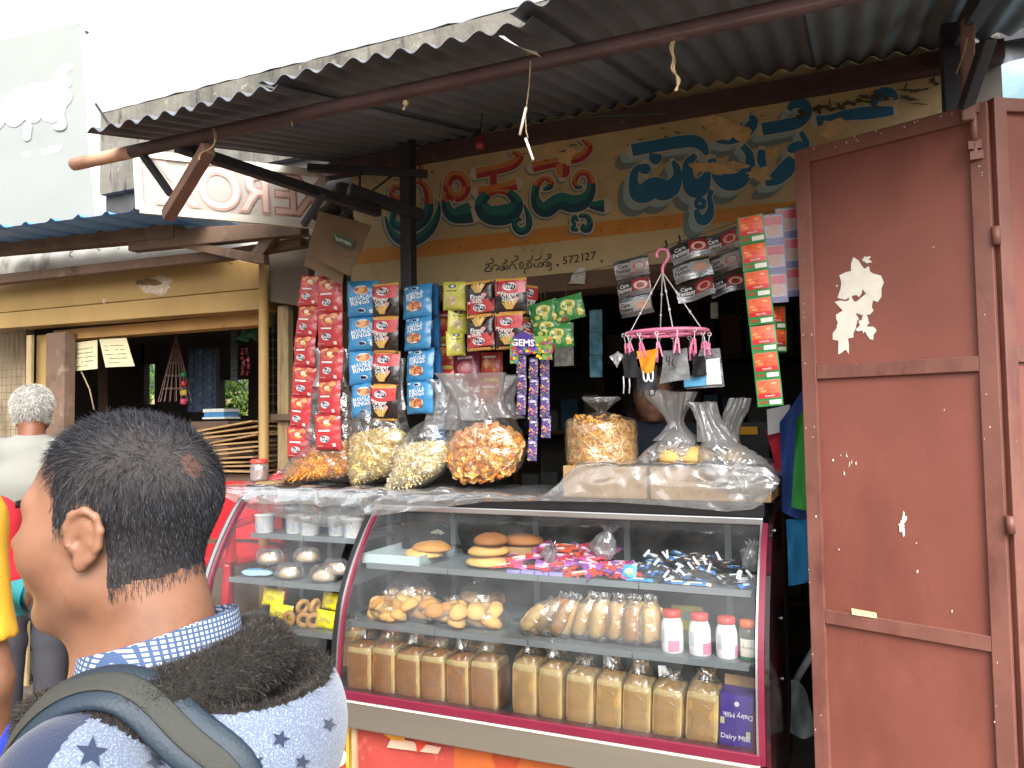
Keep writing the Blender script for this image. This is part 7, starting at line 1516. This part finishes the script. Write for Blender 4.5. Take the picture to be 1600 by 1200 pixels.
person('person in a red T-shirt with a bent arm, half hidden behind the yellow-shirted one', plan(-124, 2.15), VIEW + R(35), 1.64, ARM_R, M_reds, M_trd, skin=M_skin2, h=.013, nhair=800)
q = UD(8, 950, 1.98); o = MB().grid(lambda u, v: q + CM @ Vector((lerp(-.10, .05, u), lerp(-.05, .045, v) + .03 * u, .02 * math.sin(u * 6 + v * 4))), 12, 8).grid(lambda u, v: q + CM @ Vector((lerp(-.10, .05, u), lerp(-.05, .045, v) + .03 * u, -.02 + .02 * math.sin(u * 6 + v * 4))), 12, 8).build('teal_bag', mat('teal_cloth', hexc('1f7f86'), .7, var=.15, bump=.3)); tag(o, 'teal cloth bag under the arm of the red-shirted person', 'bag')
o = MB().tube(catmull([tuple(UD(x, y, .92)) for x, y in ((8, 1240), (10, 1185), (14, 1160), (24, 1140), (30, 1133))], 5), [.010] * 10 + [.0105] * 10 + [.007], 12).build('umbrella', mat('bright_blue_plastic', hexc('1f38c4'), .3, var=.06, bump=.02)); tag(o, 'bright blue umbrella with curved handle at the bottom left corner', 'umbrella')
# shopkeeper in the dim doorway
ARM_V = {'l': ((-.07, .05, -.25), (.10, .16, .16)), 'r': ((.06, .05, -.26), (-.06, .2, .02))}
M_navy = mat('navy_shirt', hexc('27303f'), .85, var=.12, bump=.2)
person('shopkeeper in a dark shirt standing inside behind the hanger with a raised forearm', (U(1022, 640, 3.32).x, 3.32, .1), math.pi + R(12), 1.72, ARM_V, M_navy, M_trd, h=.011, nhair=1200)

# ================================================================== the man in the foreground
PHI = R(85); A0 = VIEW + PHI
HM = Matrix.Rotation(A0, 3, 'Z')
HCEN = UD(186, 814, .85)
base = Vector((HCEN.x, HCEN.y, 0)) - HM @ Vector((0, .03, 0))
man = thing('person', 'man in a starred blue fleece hoodie with backpack strap, foreground, facing left', 'person', (base.x, base.y, 0), HM)
hc = v3(0, .03, HCEN.z); HT = HCEN.z + .115
zn = HCEN.z - .148                                          # base of the neck
def hq(P): return (P - hc)
TIL = Matrix.Rotation(R(4), 3, 'X')
def f_body(P):
    Q = hq(P); hd = smin([head_parts(Q), s_cap(P, (0, .0, hc[2] - .05), (0, -.022, zn - .02), .058, .066), s_cap(P, (0, .055, hc[2] - .085), (0, .03, zn), .03, .045)], .03)
    return np.minimum(smin([hd, s_ell(P, (0, -.01, zn - .10), (.17, .10, .10))], .04), smin([ear(Q, -1), s_ell(Q, (-.073, -.004, -.012), (.008, .012, .02))], .006)) if True else hd
def f_body2(P): return np.minimum(f_body(P), ear(hq(P), 1))
def hairscore(V):
    x, y, z = np.abs(V[:, 0]), V[:, 1] - hc[1], V[:, 2] - hc[2]
    lim = np.interp(y, [-.12, -.03, -.026, .002, .005, .024, .030, .044, .055, .12], [-.050, -.066, .020, .022, -.008, -.006, .052, .066, .090, .100]) - np.where(y > .05, (x / .07) ** 2 * .012, 0)
    ear_ = (np.abs(y + .016) < .036) & (np.abs(z + .004) < .044) & (x > .0775)
    lim = lim + .002 * np.sin(V[:, 1] * 150 + V[:, 2] * 60) + .0015 * np.sin(V[:, 0] * 210 + V[:, 1] * 90)
    return np.where(ear_, -1, z - lim)
bm = sdf_mesh('body', f_body2, (-.22, -.16, zn - .16), (.22, .18, HT + .02), .0032, [M_skin, M_scalp, skin_mat('thin_haired_scalp', '4e352c', '382823')], lambda C: hairscore(C) > .007)
bo = inst('body', bm, man)
# lower body hidden below the frame
J, s = person_body(1.70, DOWN)
ml = sdf_mesh('trousers', lambda P: np.maximum(np.maximum(smin([s_ell(P, J['hip'], (.175, .12, .13))] + [d_ for k in 'lr' for d_ in (s_cap(P, J['hipj' + k], J['kn' + k], .098, .078), s_cap(P, J['kn' + k], J['an' + k], .076, .07))], .03), .075 - P[..., 2]), P[..., 2] - 1.0), (-.4, -.3, .06), (.4, .3, 1.05), .014, M_trd)
inst('trousers', ml, man); inst('shoes', sdf_mesh('shoes', lambda P: smin(limbs(P, J, s, 0, 'foot'), .02) - .008, (-.3, -.2, -.004), (.3, .22, .15), .01, M_black), man)
# hair strands: short, combed forward on the crown, cropped at the sides, thin spot at the back
hbv = BVHTree.FromPolygons([q.co.copy() for q in bm.vertices], [list(p.vertices) for p in bm.polygons]); _mi = wm(man).inverted()
spotc = hbv.ray_cast(_mi @ EYE, (_mi.to_3x3() @ ray(300, 728)).normalized())[0] or Vector((0, -.1, hc[2] + .05))
for p in bm.polygons:
    if (p.center - spotc).length < .012 + .005 * noise.noise(p.center * 120): p.material_index = 2
r2 = random.Random(11); L = []
ar = np.zeros(len(bm.polygons)); bm.polygons.foreach_get('area', ar); mi_ = np.zeros(len(bm.polygons), np.int32); bm.polygons.foreach_get('material_index', mi_)
cen_ = np.zeros(len(bm.polygons) * 3); bm.polygons.foreach_get('center', cen_); cen_ = cen_.reshape(-1, 3); hsc = hairscore(cen_); pool = [int(i) for i in np.nonzero(hsc > -.006)[0]]
for _ in range(44000):
    p = bm.polygons[pool[r2.randrange(len(pool))]]; c = p.center; n_ = Vector(p.normal); y, z = c.y - hc[1], c.z - hc[2]
    if r2.random() > (hsc[p.index] + .008) / .012: continue
    spot = math.exp(-((c - spotc).length_squared) / (2 * .015 ** 2))
    if r2.random() < spot * .72: continue
    top = max(0, min(1, (z - .0) / .09)); ln = lerp(.007, .027, top ** 1.3) * r2.uniform(.7, 1.2)
    comb = Vector((.30, .26, .0)) * top + Vector((0, -.1, -.75)) * (1 - top)
    d = (n_ * lerp(.30, .20, top) + comb * .9 + Vector((r2.gauss(0, .09), r2.gauss(0, .09), r2.gauss(0, .07)))).normalized()
    L.append((c - n_ * .001 + Vector((r2.uniform(-1, 1), r2.uniform(-1, 1), r2.uniform(-1, 1))) * .0016, d, ln, n_ * -.35 + comb * .2))
inst('hair', strands('hair', L, M_hair, w=.00036, seg=4), man, kind='stuff')
# eye, brow
fbv = BVHTree.FromPolygons([q.co.copy() for q in bm.vertices], [list(p.vertices) for p in bm.polygons])
def faceat(x, z):
    h_ = fbv.ray_cast(Vector((x, hc[1] + .3, z)), Vector((0, -1, 0)))[0]; return h_ if h_ is not None else Vector((x, hc[1] + .07, z))
for sx in (-1, 1):
    inst('eye', MB().lathe((0, 0, 0), [(.001, -.0105), (.007, -.008), (.0105, 0), (.007, .008), (.001, .0105)], 16).mesh('eye', ink(hexc('d8d2c8'), .15)), man, Matrix.Translation((sx * .033, hc[1] + .0715, hc[2] + .006)))
    Lb = [(Vector((sx * lerp(.014, .054, r2.random()), hc[1] + .094, hc[2] + .024 + r2.uniform(-.004, .004))), Vector((sx * .9, .2, .25)).normalized(), .007, Vector((0, 0, -.2))) for _ in range(260)]
    Lb = [(faceat(p.x, p.z), d, l_, b_) for p, d, l_, b_ in Lb if faceat(p.x, p.z).y > hc[1] + .074]; inst('eyebrow', strands('eyebrow', Lb, M_hair, w=.0005, seg=2), man, kind='stuff')
    Le = [(faceat(sx * lerp(.022, .046, k / 24), hc[2] + .006), Vector((sx * .2, 1, .1)).normalized(), .005, Vector((0, 0, .5))) for k in range(25)]; inst('eyelashes', strands('lashes', Le, M_hair, w=.0004, seg=2), man, kind='stuff')
# hoodie
M_heath = mat('heather_blue_fleece', hexc('5e697f'), .95, var=.10, scale=8, bump=.5, bscale=420, dist=.002, stains=[(hexc('8b96a8'), .5, .62, 520, (1, 1, 1)), (hexc('4a566b'), .56, .66, 640, (1, 1, 1))], sheen=.3)
M_nav = mat('navy_fleece', hexc('1c2740'), .95, var=.14, scale=9, bump=.4, bscale=420, dist=.002, sheen=.2); M_fur = mat('brown_fur_base', hexc('1d1916'), .95, var=.3, scale=60, bump=.8, bscale=160); M_furs = mat('brown_fur', hexc('2e2823'), .6, var=.5, scale=70, bump=0)
SZ = zn - .062
def f_collar(P):
    """fur collar lying round the neck and falling back into the hood"""
    ang = np.linspace(-2.65, 2.65, 26); pts = [(.102 * math.sin(a) * (1 + .10 * (math.cos(a) > 0)), -.02 - .105 * math.cos(a), zn - .008 + .006 * math.cos(a) - .030 * (1 - math.cos(a)) * .7) for a in ang]
    return smin([s_cap(P, a, b, .030, .030) for a, b in zip(pts, pts[1:])], .01)
HB = (0.0, -.135, zn - .075)
def f_hood_out(P): return smin([s_ell(P, HB, (.122, .086, .095)), s_ell(P, (0, -.105, zn - .15), (.105, .08, .11))], .05) + fold_noise(P, .003, .6)
def f_cav(P): return s_ell(P, (0, -.130, zn + .012), (.106, .080, .066))
def f_jacket(P):
    o = [s_cap(P, (-.148, -.02, SZ - .01), (.148, -.02, SZ - .01), .058, .058), s_cap(P, (-.05, -.02, SZ + .035), (.05, -.02, SZ + .035), .052, .052), s_ell(P, (0, -.01, SZ - .16), (.19, .125, .22)), s_ell(P, (0, 0, SZ - .42), (.18, .125, .22))]
    for sg in (-1, 1): sh, el, wr = (sg * .162, -.025, SZ - .03), (sg * .222, -.035, SZ - .30), (sg * .215, .06, SZ - .52); o += [s_cap(P, sh, el, .062, .055), s_cap(P, el, wr, .056, .045)]
    o = smin(o, .045) + fold_noise(P, .0035, .55); o = np.maximum(o, -s_cap(P, (0, -.012, zn - .06), (0, .0, zn + .1), .078, .078))
    return np.maximum(o, (SZ - .62) - P[..., 2])
def f_hoodie(P):
    o = smin([f_jacket(P), f_hood_out(P)], .018); o = np.maximum(o, -f_cav(P)); return smin([o, f_collar(P)], .008)
def hz_mat(C):
    cav = f_cav(C) < .006; col = f_collar(C) < .004; nav = (np.abs(C[:, 0]) > .125) & (C[:, 1] > -.035) & (C[:, 2] > SZ - .05) & (f_hood_out(C) > .02); front = C[:, 1] > .075
    return np.where(cav | col, 2, np.where(nav, 1, 0))
hm = sdf_mesh('hoodie', f_hoodie, (-.34, -.32, SZ - .64), (.34, .20, zn + .09), .0048, [M_heath, M_nav, M_fur], hz_mat)
inst('hoodie', hm, man)
HV = np.array([q.co[:] for q in hm.vertices]); mi_ = np.zeros(len(hm.polygons), np.int32); hm.polygons.foreach_get('material_index', mi_); pool = [int(i) for i in np.nonzero(mi_ == 2)[0]]
L = []
for _ in range(75000):
    p = hm.polygons[pool[r2.randrange(len(pool))]]; n_ = Vector(p.normal); d = (n_ + Vector((r2.gauss(0, .45), r2.gauss(0, .45), r2.gauss(0, .45) - .15))).normalized(); L.append((p.center - n_ * .001 + Vector((r2.uniform(-1, 1), r2.uniform(-1, 1), r2.uniform(-1, 1))) * .003, d, r2.uniform(.003, .0065), Vector((r2.gauss(0, .4), r2.gauss(0, .4), r2.gauss(0, .4)))))
inst('fur_lining', strands('fur', L, M_furs, w=.00033, seg=2), man, kind='stuff')
hands = sdf_mesh('hands', lambda P: np.minimum(hand_caps(P, (-.215, .06, SZ - .52), (0, .25, -1), (.3, .9, .3), 1), hand_caps(P, (.215, .06, SZ - .52), (0, .25, -1), (-.3, .9, .3), 1)), (-.3, -.02, SZ - .76), (.3, .22, SZ - .48), .006, M_skin); inst('hands', hands, man)
# rim binding of the hood, stars, strap: laid on the surface by ray casts
MANW = wm(man); bvh = BVHTree.FromPolygons([MANW @ Vector(q) for q in HV.tolist()], [list(p.vertices) for p in hm.polygons])
def on_man(px, py, o=.0):
    d = ray(px, py).normalized(); h_, n_, i_, t_ = bvh.ray_cast(EYE, d)
    return (h_ + n_ * o, n_) if h_ is not None else (None, None)
def star(cx, cy, r, rot=0.0):
    pts = [(cx, cy)] + [(cx + (r if k % 2 == 0 else r * .42) * math.sin(rot + k * math.pi / 5), cy - (r if k % 2 == 0 else r * .42) * math.cos(rot + k * math.pi / 5)) for k in range(10)]
    w = [on_man(x, y, .0022)[0] for x, y in pts]
    if any(q is None for q in w) or max((q - w[0]).length for q in w) > .06: return
    mb = MB(); mb.add(w, [(0, 1 + k, 1 + (k + 1) % 10) for k in range(10)]); mb.build('star_print', M_nav, man)
for q in ((375, 1092, 13, .2), (472, 1082, 11, -.1), (437, 1155, 15, .3), (512, 1132, 12, .4), (142, 1178, 26, .1), (205, 1120, 16, .5), (330, 1160, 14, 0), (470, 1190, 13, .2), (240, 1190, 16, .7), (400, 1190, 13, .9)): star(*q)
# checked shirt collar
M_chk = mat('checked_cotton', hexc('c3cbd6'), .8, var=.04, bump=.1, bscale=200); nn_ = M_chk.node_tree.nodes; ll_ = M_chk.node_tree.links; pb = nn_['Principled BSDF']; tcx = nn_.new('ShaderNodeTexCoord'); ws = []
for ax_ in ('X', 'Z'):
    wv = nn_.new('ShaderNodeTexWave'); wv.bands_direction = ax_; wv.inputs['Scale'].default_value = 62; wv.inputs['Distortion'].default_value = 0; ll_.new(tcx.outputs['Object'], wv.inputs['Vector']); rr_ = nn_.new('ShaderNodeMapRange'); rr_.inputs['From Min'].default_value = .62; rr_.inputs['From Max'].default_value = .7; ll_.new(wv.outputs['Fac'], rr_.inputs['Value']); ws.append(rr_)
mxa = nn_.new('ShaderNodeMath'); mxa.operation = 'MAXIMUM'; ll_.new(ws[0].outputs[0], mxa.inputs[0]); ll_.new(ws[1].outputs[0], mxa.inputs[1]); mxc = nn_.new('ShaderNodeMix'); mxc.data_type = 'RGBA'; mxc.inputs['A'].default_value = rgb(hexc('a4acb8')); mxc.inputs['B'].default_value = rgb(hexc('3c4f72')); ll_.new(mxa.outputs[0], mxc.inputs['Factor']); ll_.new(mxc.outputs['Result'], pb.inputs['Base Color'])
mb = MB()
def colf(off):
    def f(u, v):
        a = lerp(-2.9, 2.9, u); r_ = .074 + off + .010 * (1 - v) + .004 * math.sin(a * 3); return Vector((r_ * math.sin(a) * 1.02, -.014 - r_ * math.cos(a) * 1.05, zn + .010 + .014 * math.cos(a) - .018 * (a / 2.9) ** 2 + lerp(-.03, .026, v)))
    return f
mb.grid(colf(.003), 60, 8); mb.grid(colf(0), 60, 8); mb.build('shirt_collar', M_chk, man, world=False)
# backpack with its shoulder strap
bp_ = thing('backpack', 'dark slate backpack on the man in the foreground, padded strap over his shoulder', 'backpack', MANW @ Vector((0, -.2, zn - .45)), HM)
M_slate = mat('slate_nylon', hexc('1e2c38'), .6, var=.12, scale=14, bump=.4, bscale=300, dist=.002); M_web = mat('grey_webbing', hexc('32332f'), .75, var=.12, bump=.5, bscale=260, stretch=(4, 1, 1), dist=.002)
sp = []
for k in range(70):
    th = R(lerp(205, -25, k / 69)); cl_ = Vector((-.098 - .018 * math.sin(k / 69 * math.pi), -.02, SZ - .12)); dl = Vector((0, math.cos(th), math.sin(th)))
    h_, n_, i_, t_ = bvh.ray_cast(MANW @ (cl_ + dl * .5), -(HM @ dl))
    if h_ is not None: sp.append((h_ + n_ * .009, n_))
for _ in range(24): sp = [(sp[0])] + [((sp[i - 1][0] + sp[i][0] * 2 + sp[i + 1][0]) / 4, (sp[i - 1][1] + sp[i][1] + sp[i + 1][1]).normalized()) for i in range(1, len(sp) - 1)] + [sp[-1]]
def band(w, t, lift, m, name, par):
    mb = MB(); N_ = len(sp)
    for i, (q, n_) in enumerate(sp):
        d = (sp[min(i + 1, N_ - 1)][0] - sp[max(i - 1, 0)][0]).normalized(); sd = d.cross(n_).normalized()
        for a in range(10): an = 2 * math.pi * a / 10; cx, cy = math.cos(an), math.sin(an); mb.v.append(q + n_ * (lift + t * .5 * math.copysign(abs(cy) ** .6, cy)) + sd * (w * .5 * math.copysign(abs(cx) ** .5, cx)))
    for i in range(N_ - 1):
        for a in range(10): mb.f.append([i * 10 + a, i * 10 + (a + 1) % 10, i * 10 + 10 + (a + 1) % 10, i * 10 + 10 + a]); mb.m.append(0); mb.s.append(True)
    return mb.build(name, m, par)
so = band(.052, .013, .0, M_slate, 'shoulder_strap', bp_); band(.022, .003, .0078, M_web, 'webbing', so)
b = MB(); b.grid(lambda u, v: MANW @ (Vector((0, -.215, zn - .46)) + Vector((.15 * math.copysign(abs(math.cos(2 * math.pi * u)) ** .5, math.cos(2 * math.pi * u)) * math.sin(math.pi * (.08 + .84 * v)) ** .3, .075 * math.copysign(abs(math.sin(2 * math.pi * u)) ** .6, math.sin(2 * math.pi * u)) * math.sin(math.pi * (.05 + .9 * v)) ** .3, .19 * (2 * v - 1)))), 32, 14, closeu=True); b.build('pack_body', M_slate, bp_)
# ================================================================== small things hanging about
def quad_obj(name, label, cat, quad, Y, m, th=.003, par=None, wob=0.0):
    f = [U(x, y, Y) if not isinstance(Y, (list, tuple)) else U(x, y, Y[i]) for i, (x, y) in enumerate(quad)]; mb = MB(); g = lambda o: (lambda u, v: f[0].lerp(f[1], u).lerp(f[3].lerp(f[2], u), v) + Vector((0, o + wob * noise.noise((u * 3, v * 3, 1)), 0)))
    mb.grid(g(0), 8, 8); mb.grid(g(th), 8, 8); o = mb.build(name, m, par)
    if par is None: tag(o, label, cat)
    return o
M_card2 = mat('hung_cardboard', hexc('6e5a44'), .9, var=.14, scale=7, bump=.3, stains=[(hexc('6b543c'), .52, .7, 6, (1, 1, 1))])
cbx = thing('flattened_carton', 'flattened brown carton with a dark green label hanging above the red packets', 'carton', U(530, 330, 2.6))
quad_obj('panel', '', '', [(518, 336), (580, 352), (546, 432), (494, 404)], [2.58, 2.60, 2.57, 2.56], M_card2, .004, cbx, .01); quad_obj('rear_panel', '', '', [(498, 330), (560, 345), (534, 446), (474, 414)], [2.63, 2.64, 2.62, 2.62], M_card2, .004, cbx, .01)
q = [(523, 364), (553, 376), (549, 388), (519, 376)]; b = MB(); b.add([U(x, y, 2.553) for x, y in q], [(0, 1, 2, 3)]); b.build('green_label', ink(hexc('2f4a3c'), .7), cbx)
b = MB(); put_text(b, 'Jumps', lambda x, y: U(536 + x * .93 + y * -.36, 376 + x * .38 - y * .93, 2.549), 11, bold=.02); b.build('lettering', ink(hexc('b9b49c'), .7), cbx)
b = MB()
for s_ in ([(512, 398, 1.2), (520, 404, 1.2), (528, 408, 1)], [(520, 392, 1), (514, 404, 1.2)], [(538, 396, 3), (544, 398, 3)]): paint_stroke(b, s_, lambda x, y, e: U(x, y, 2.551 - e), n=3)
b.build('scribble', ink(hexc('8a4a34'), .8), cbx)
MB().tube([U(540, 340, 2.6), U(530, 312, 2.6), U(520, 296, 2.55)], .003, 5).build('string', M_wire, cbx)
o = MB().grid(lambda u, v: U(lerp(500, 560, u) + 6 * math.sin(v * 5), lerp(292, 345, v) + 5 * math.sin(u * 7), 2.66) + Vector((0, .03 * math.sin(u * 8 + v * 5), 0)), 14, 10).build('sooty_rag', mat('sooty_cloth', hexc('3a3632'), .95, var=.3, bump=.5)); tag(o, 'sooty rag caught on the truss above the hanging carton', 'rag')
# curled metal strip and the string with two white sticks
mb = MB(); mb.grid(lambda u, v: U(lerp(779, 838, u), lerp(56, 80, u) - 9 * v * (1 - u) + 4 * math.sin(u * 3), YF - .06) + Vector((0, .03 * v, 0)), 10, 4); o = mb.build('curled_metal_strip', mat('lit_tin', hexc('d5d8da'), .4, metal=.3, var=.1)); tag(o, 'bright curled tin strip bent down from the awning edge', 'metal strip')  # lit curl of the sheet; its brightness is put into the pale colour
sg = thing('hanging_string', 'thin string with two white sticks hanging from the awning pipe', 'string', U(828, 84, 1.8)); MB().tube([U(826, 84, 1.79), U(829, 96, 1.78), U(827, 130, 1.8), U(821, 180, 1.8), U(822, 205, 1.8), U(825, 216, 1.8)], .0016, 5).build('cord', M_post, sg); MB().tube([U(822, 168, 1.795), U(812, 211, 1.795)], .0036, 7).build('stick', M_paper, sg); MB().tube([U(821, 216, 1.795), U(833, 250, 1.795)], .0036, 7).build('stick', M_paper, sg)
MB().tube([U(826, 90, 1.795) + Vector((.006 * math.cos(R(a)), .0, .016 * math.sin(R(a)))) for a in range(0, 360, 30)], .0016, 5, closed=True).build('loop', M_post, sg)
# bulb holder
bh = thing('bulb_holder', 'small red bulb holder hanging below the awning above the lettering', 'bulb holder', U(750, 220, 2.5)); c = U(750, 232, 2.5); MB().lathe(c, [(.012, 0), (.0165, .004), (.0165, .022), (.013, .026), (.012, .044), (.006, .05)], 16).build('socket', mat('red_bakelite', hexc('8e2430'), .35, var=.1), bh); MB().tube([c + Vector((0, 0, .05)), c + Vector((.0, .02, .13)), Vector((c.x, 2.52, roofz(2.52)))], .0022, 5).build('flex', M_black, bh)
o = MB().tube([U(650, 178, 2.52), U(760, 182, 2.52), U(880, 184, 2.52), U(1040, 178, 2.52)], .0013, 5).build('clothesline', ink(hexc('2f5f4a'), .7)); tag(o, 'thin green cord strung under the awning near the bulb holder', 'cord')
# rope ends
def rope(label, pts, Y, r, n=2, seed=0, nm='rope_end'):
    r2 = random.Random(seed); mb = MB()
    for k in range(n): mb.tube(catmull([tuple(U(x + r2.uniform(-3, 3) * (k > 0), y, Y)) for x, y in pts], 4), r, 5)
    o = mb.build(nm, M_post); tag(o, label, 'rope', 'rope ends under the awning'); return o
rope('frayed pale rope end hanging from the pipe at the upper right', [(1058, 52), (1050, 72), (1054, 95), (1052, 108), (1060, 125), (1055, 142)], 1.8, .0022, 3, 1)
rope('short knotted rope hanging from the pipe at the upper middle', [(626, 138), (630, 150), (634, 160), (631, 172)], 1.81, .0022, 3, 2); k = U(634, 161, 1.81); o = MB().lathe(k, [(.001, -.01), (.009, -.004), (.008, .006), (.001, .012)], 9).build('rope_knot', M_post); tag(o, 'small pale knot on the short rope under the awning', 'knot')
rope('looped thread tied round the pipe beside the V struts', [(335, 200), (338, 216), (330, 230), (314, 240), (312, 250)], 1.78, .0013, 2, 3); rope('thin string hanging beside the black post at the upper right', [(1511, 60), (1508, 75), (1500, 100), (1494, 115)], 2.25, .0018, 1, 4); rope('short thread hanging from the pipe left of the knot', [(452, 170), (455, 185), (457, 198)], 1.79, .001, 1, 5)
quad_obj('paper_scrap', 'grey scrap of printed paper stuck on the timber lintel', 'paper', [(900, 419), (915, 418), (914, 444), (888, 443)], 2.92, mat('grey_scrap', hexc('a9a69e'), .9, var=.3, scale=40, bump=.3), .002, None, .012)
o = MB().tube([U(150, 163, 2.4), U(172, 197, 2.2)], .006, 6).build('iron_rod', M_blacksteel); tag(o, 'short iron rod sticking up at the left end of the awning', 'rod')
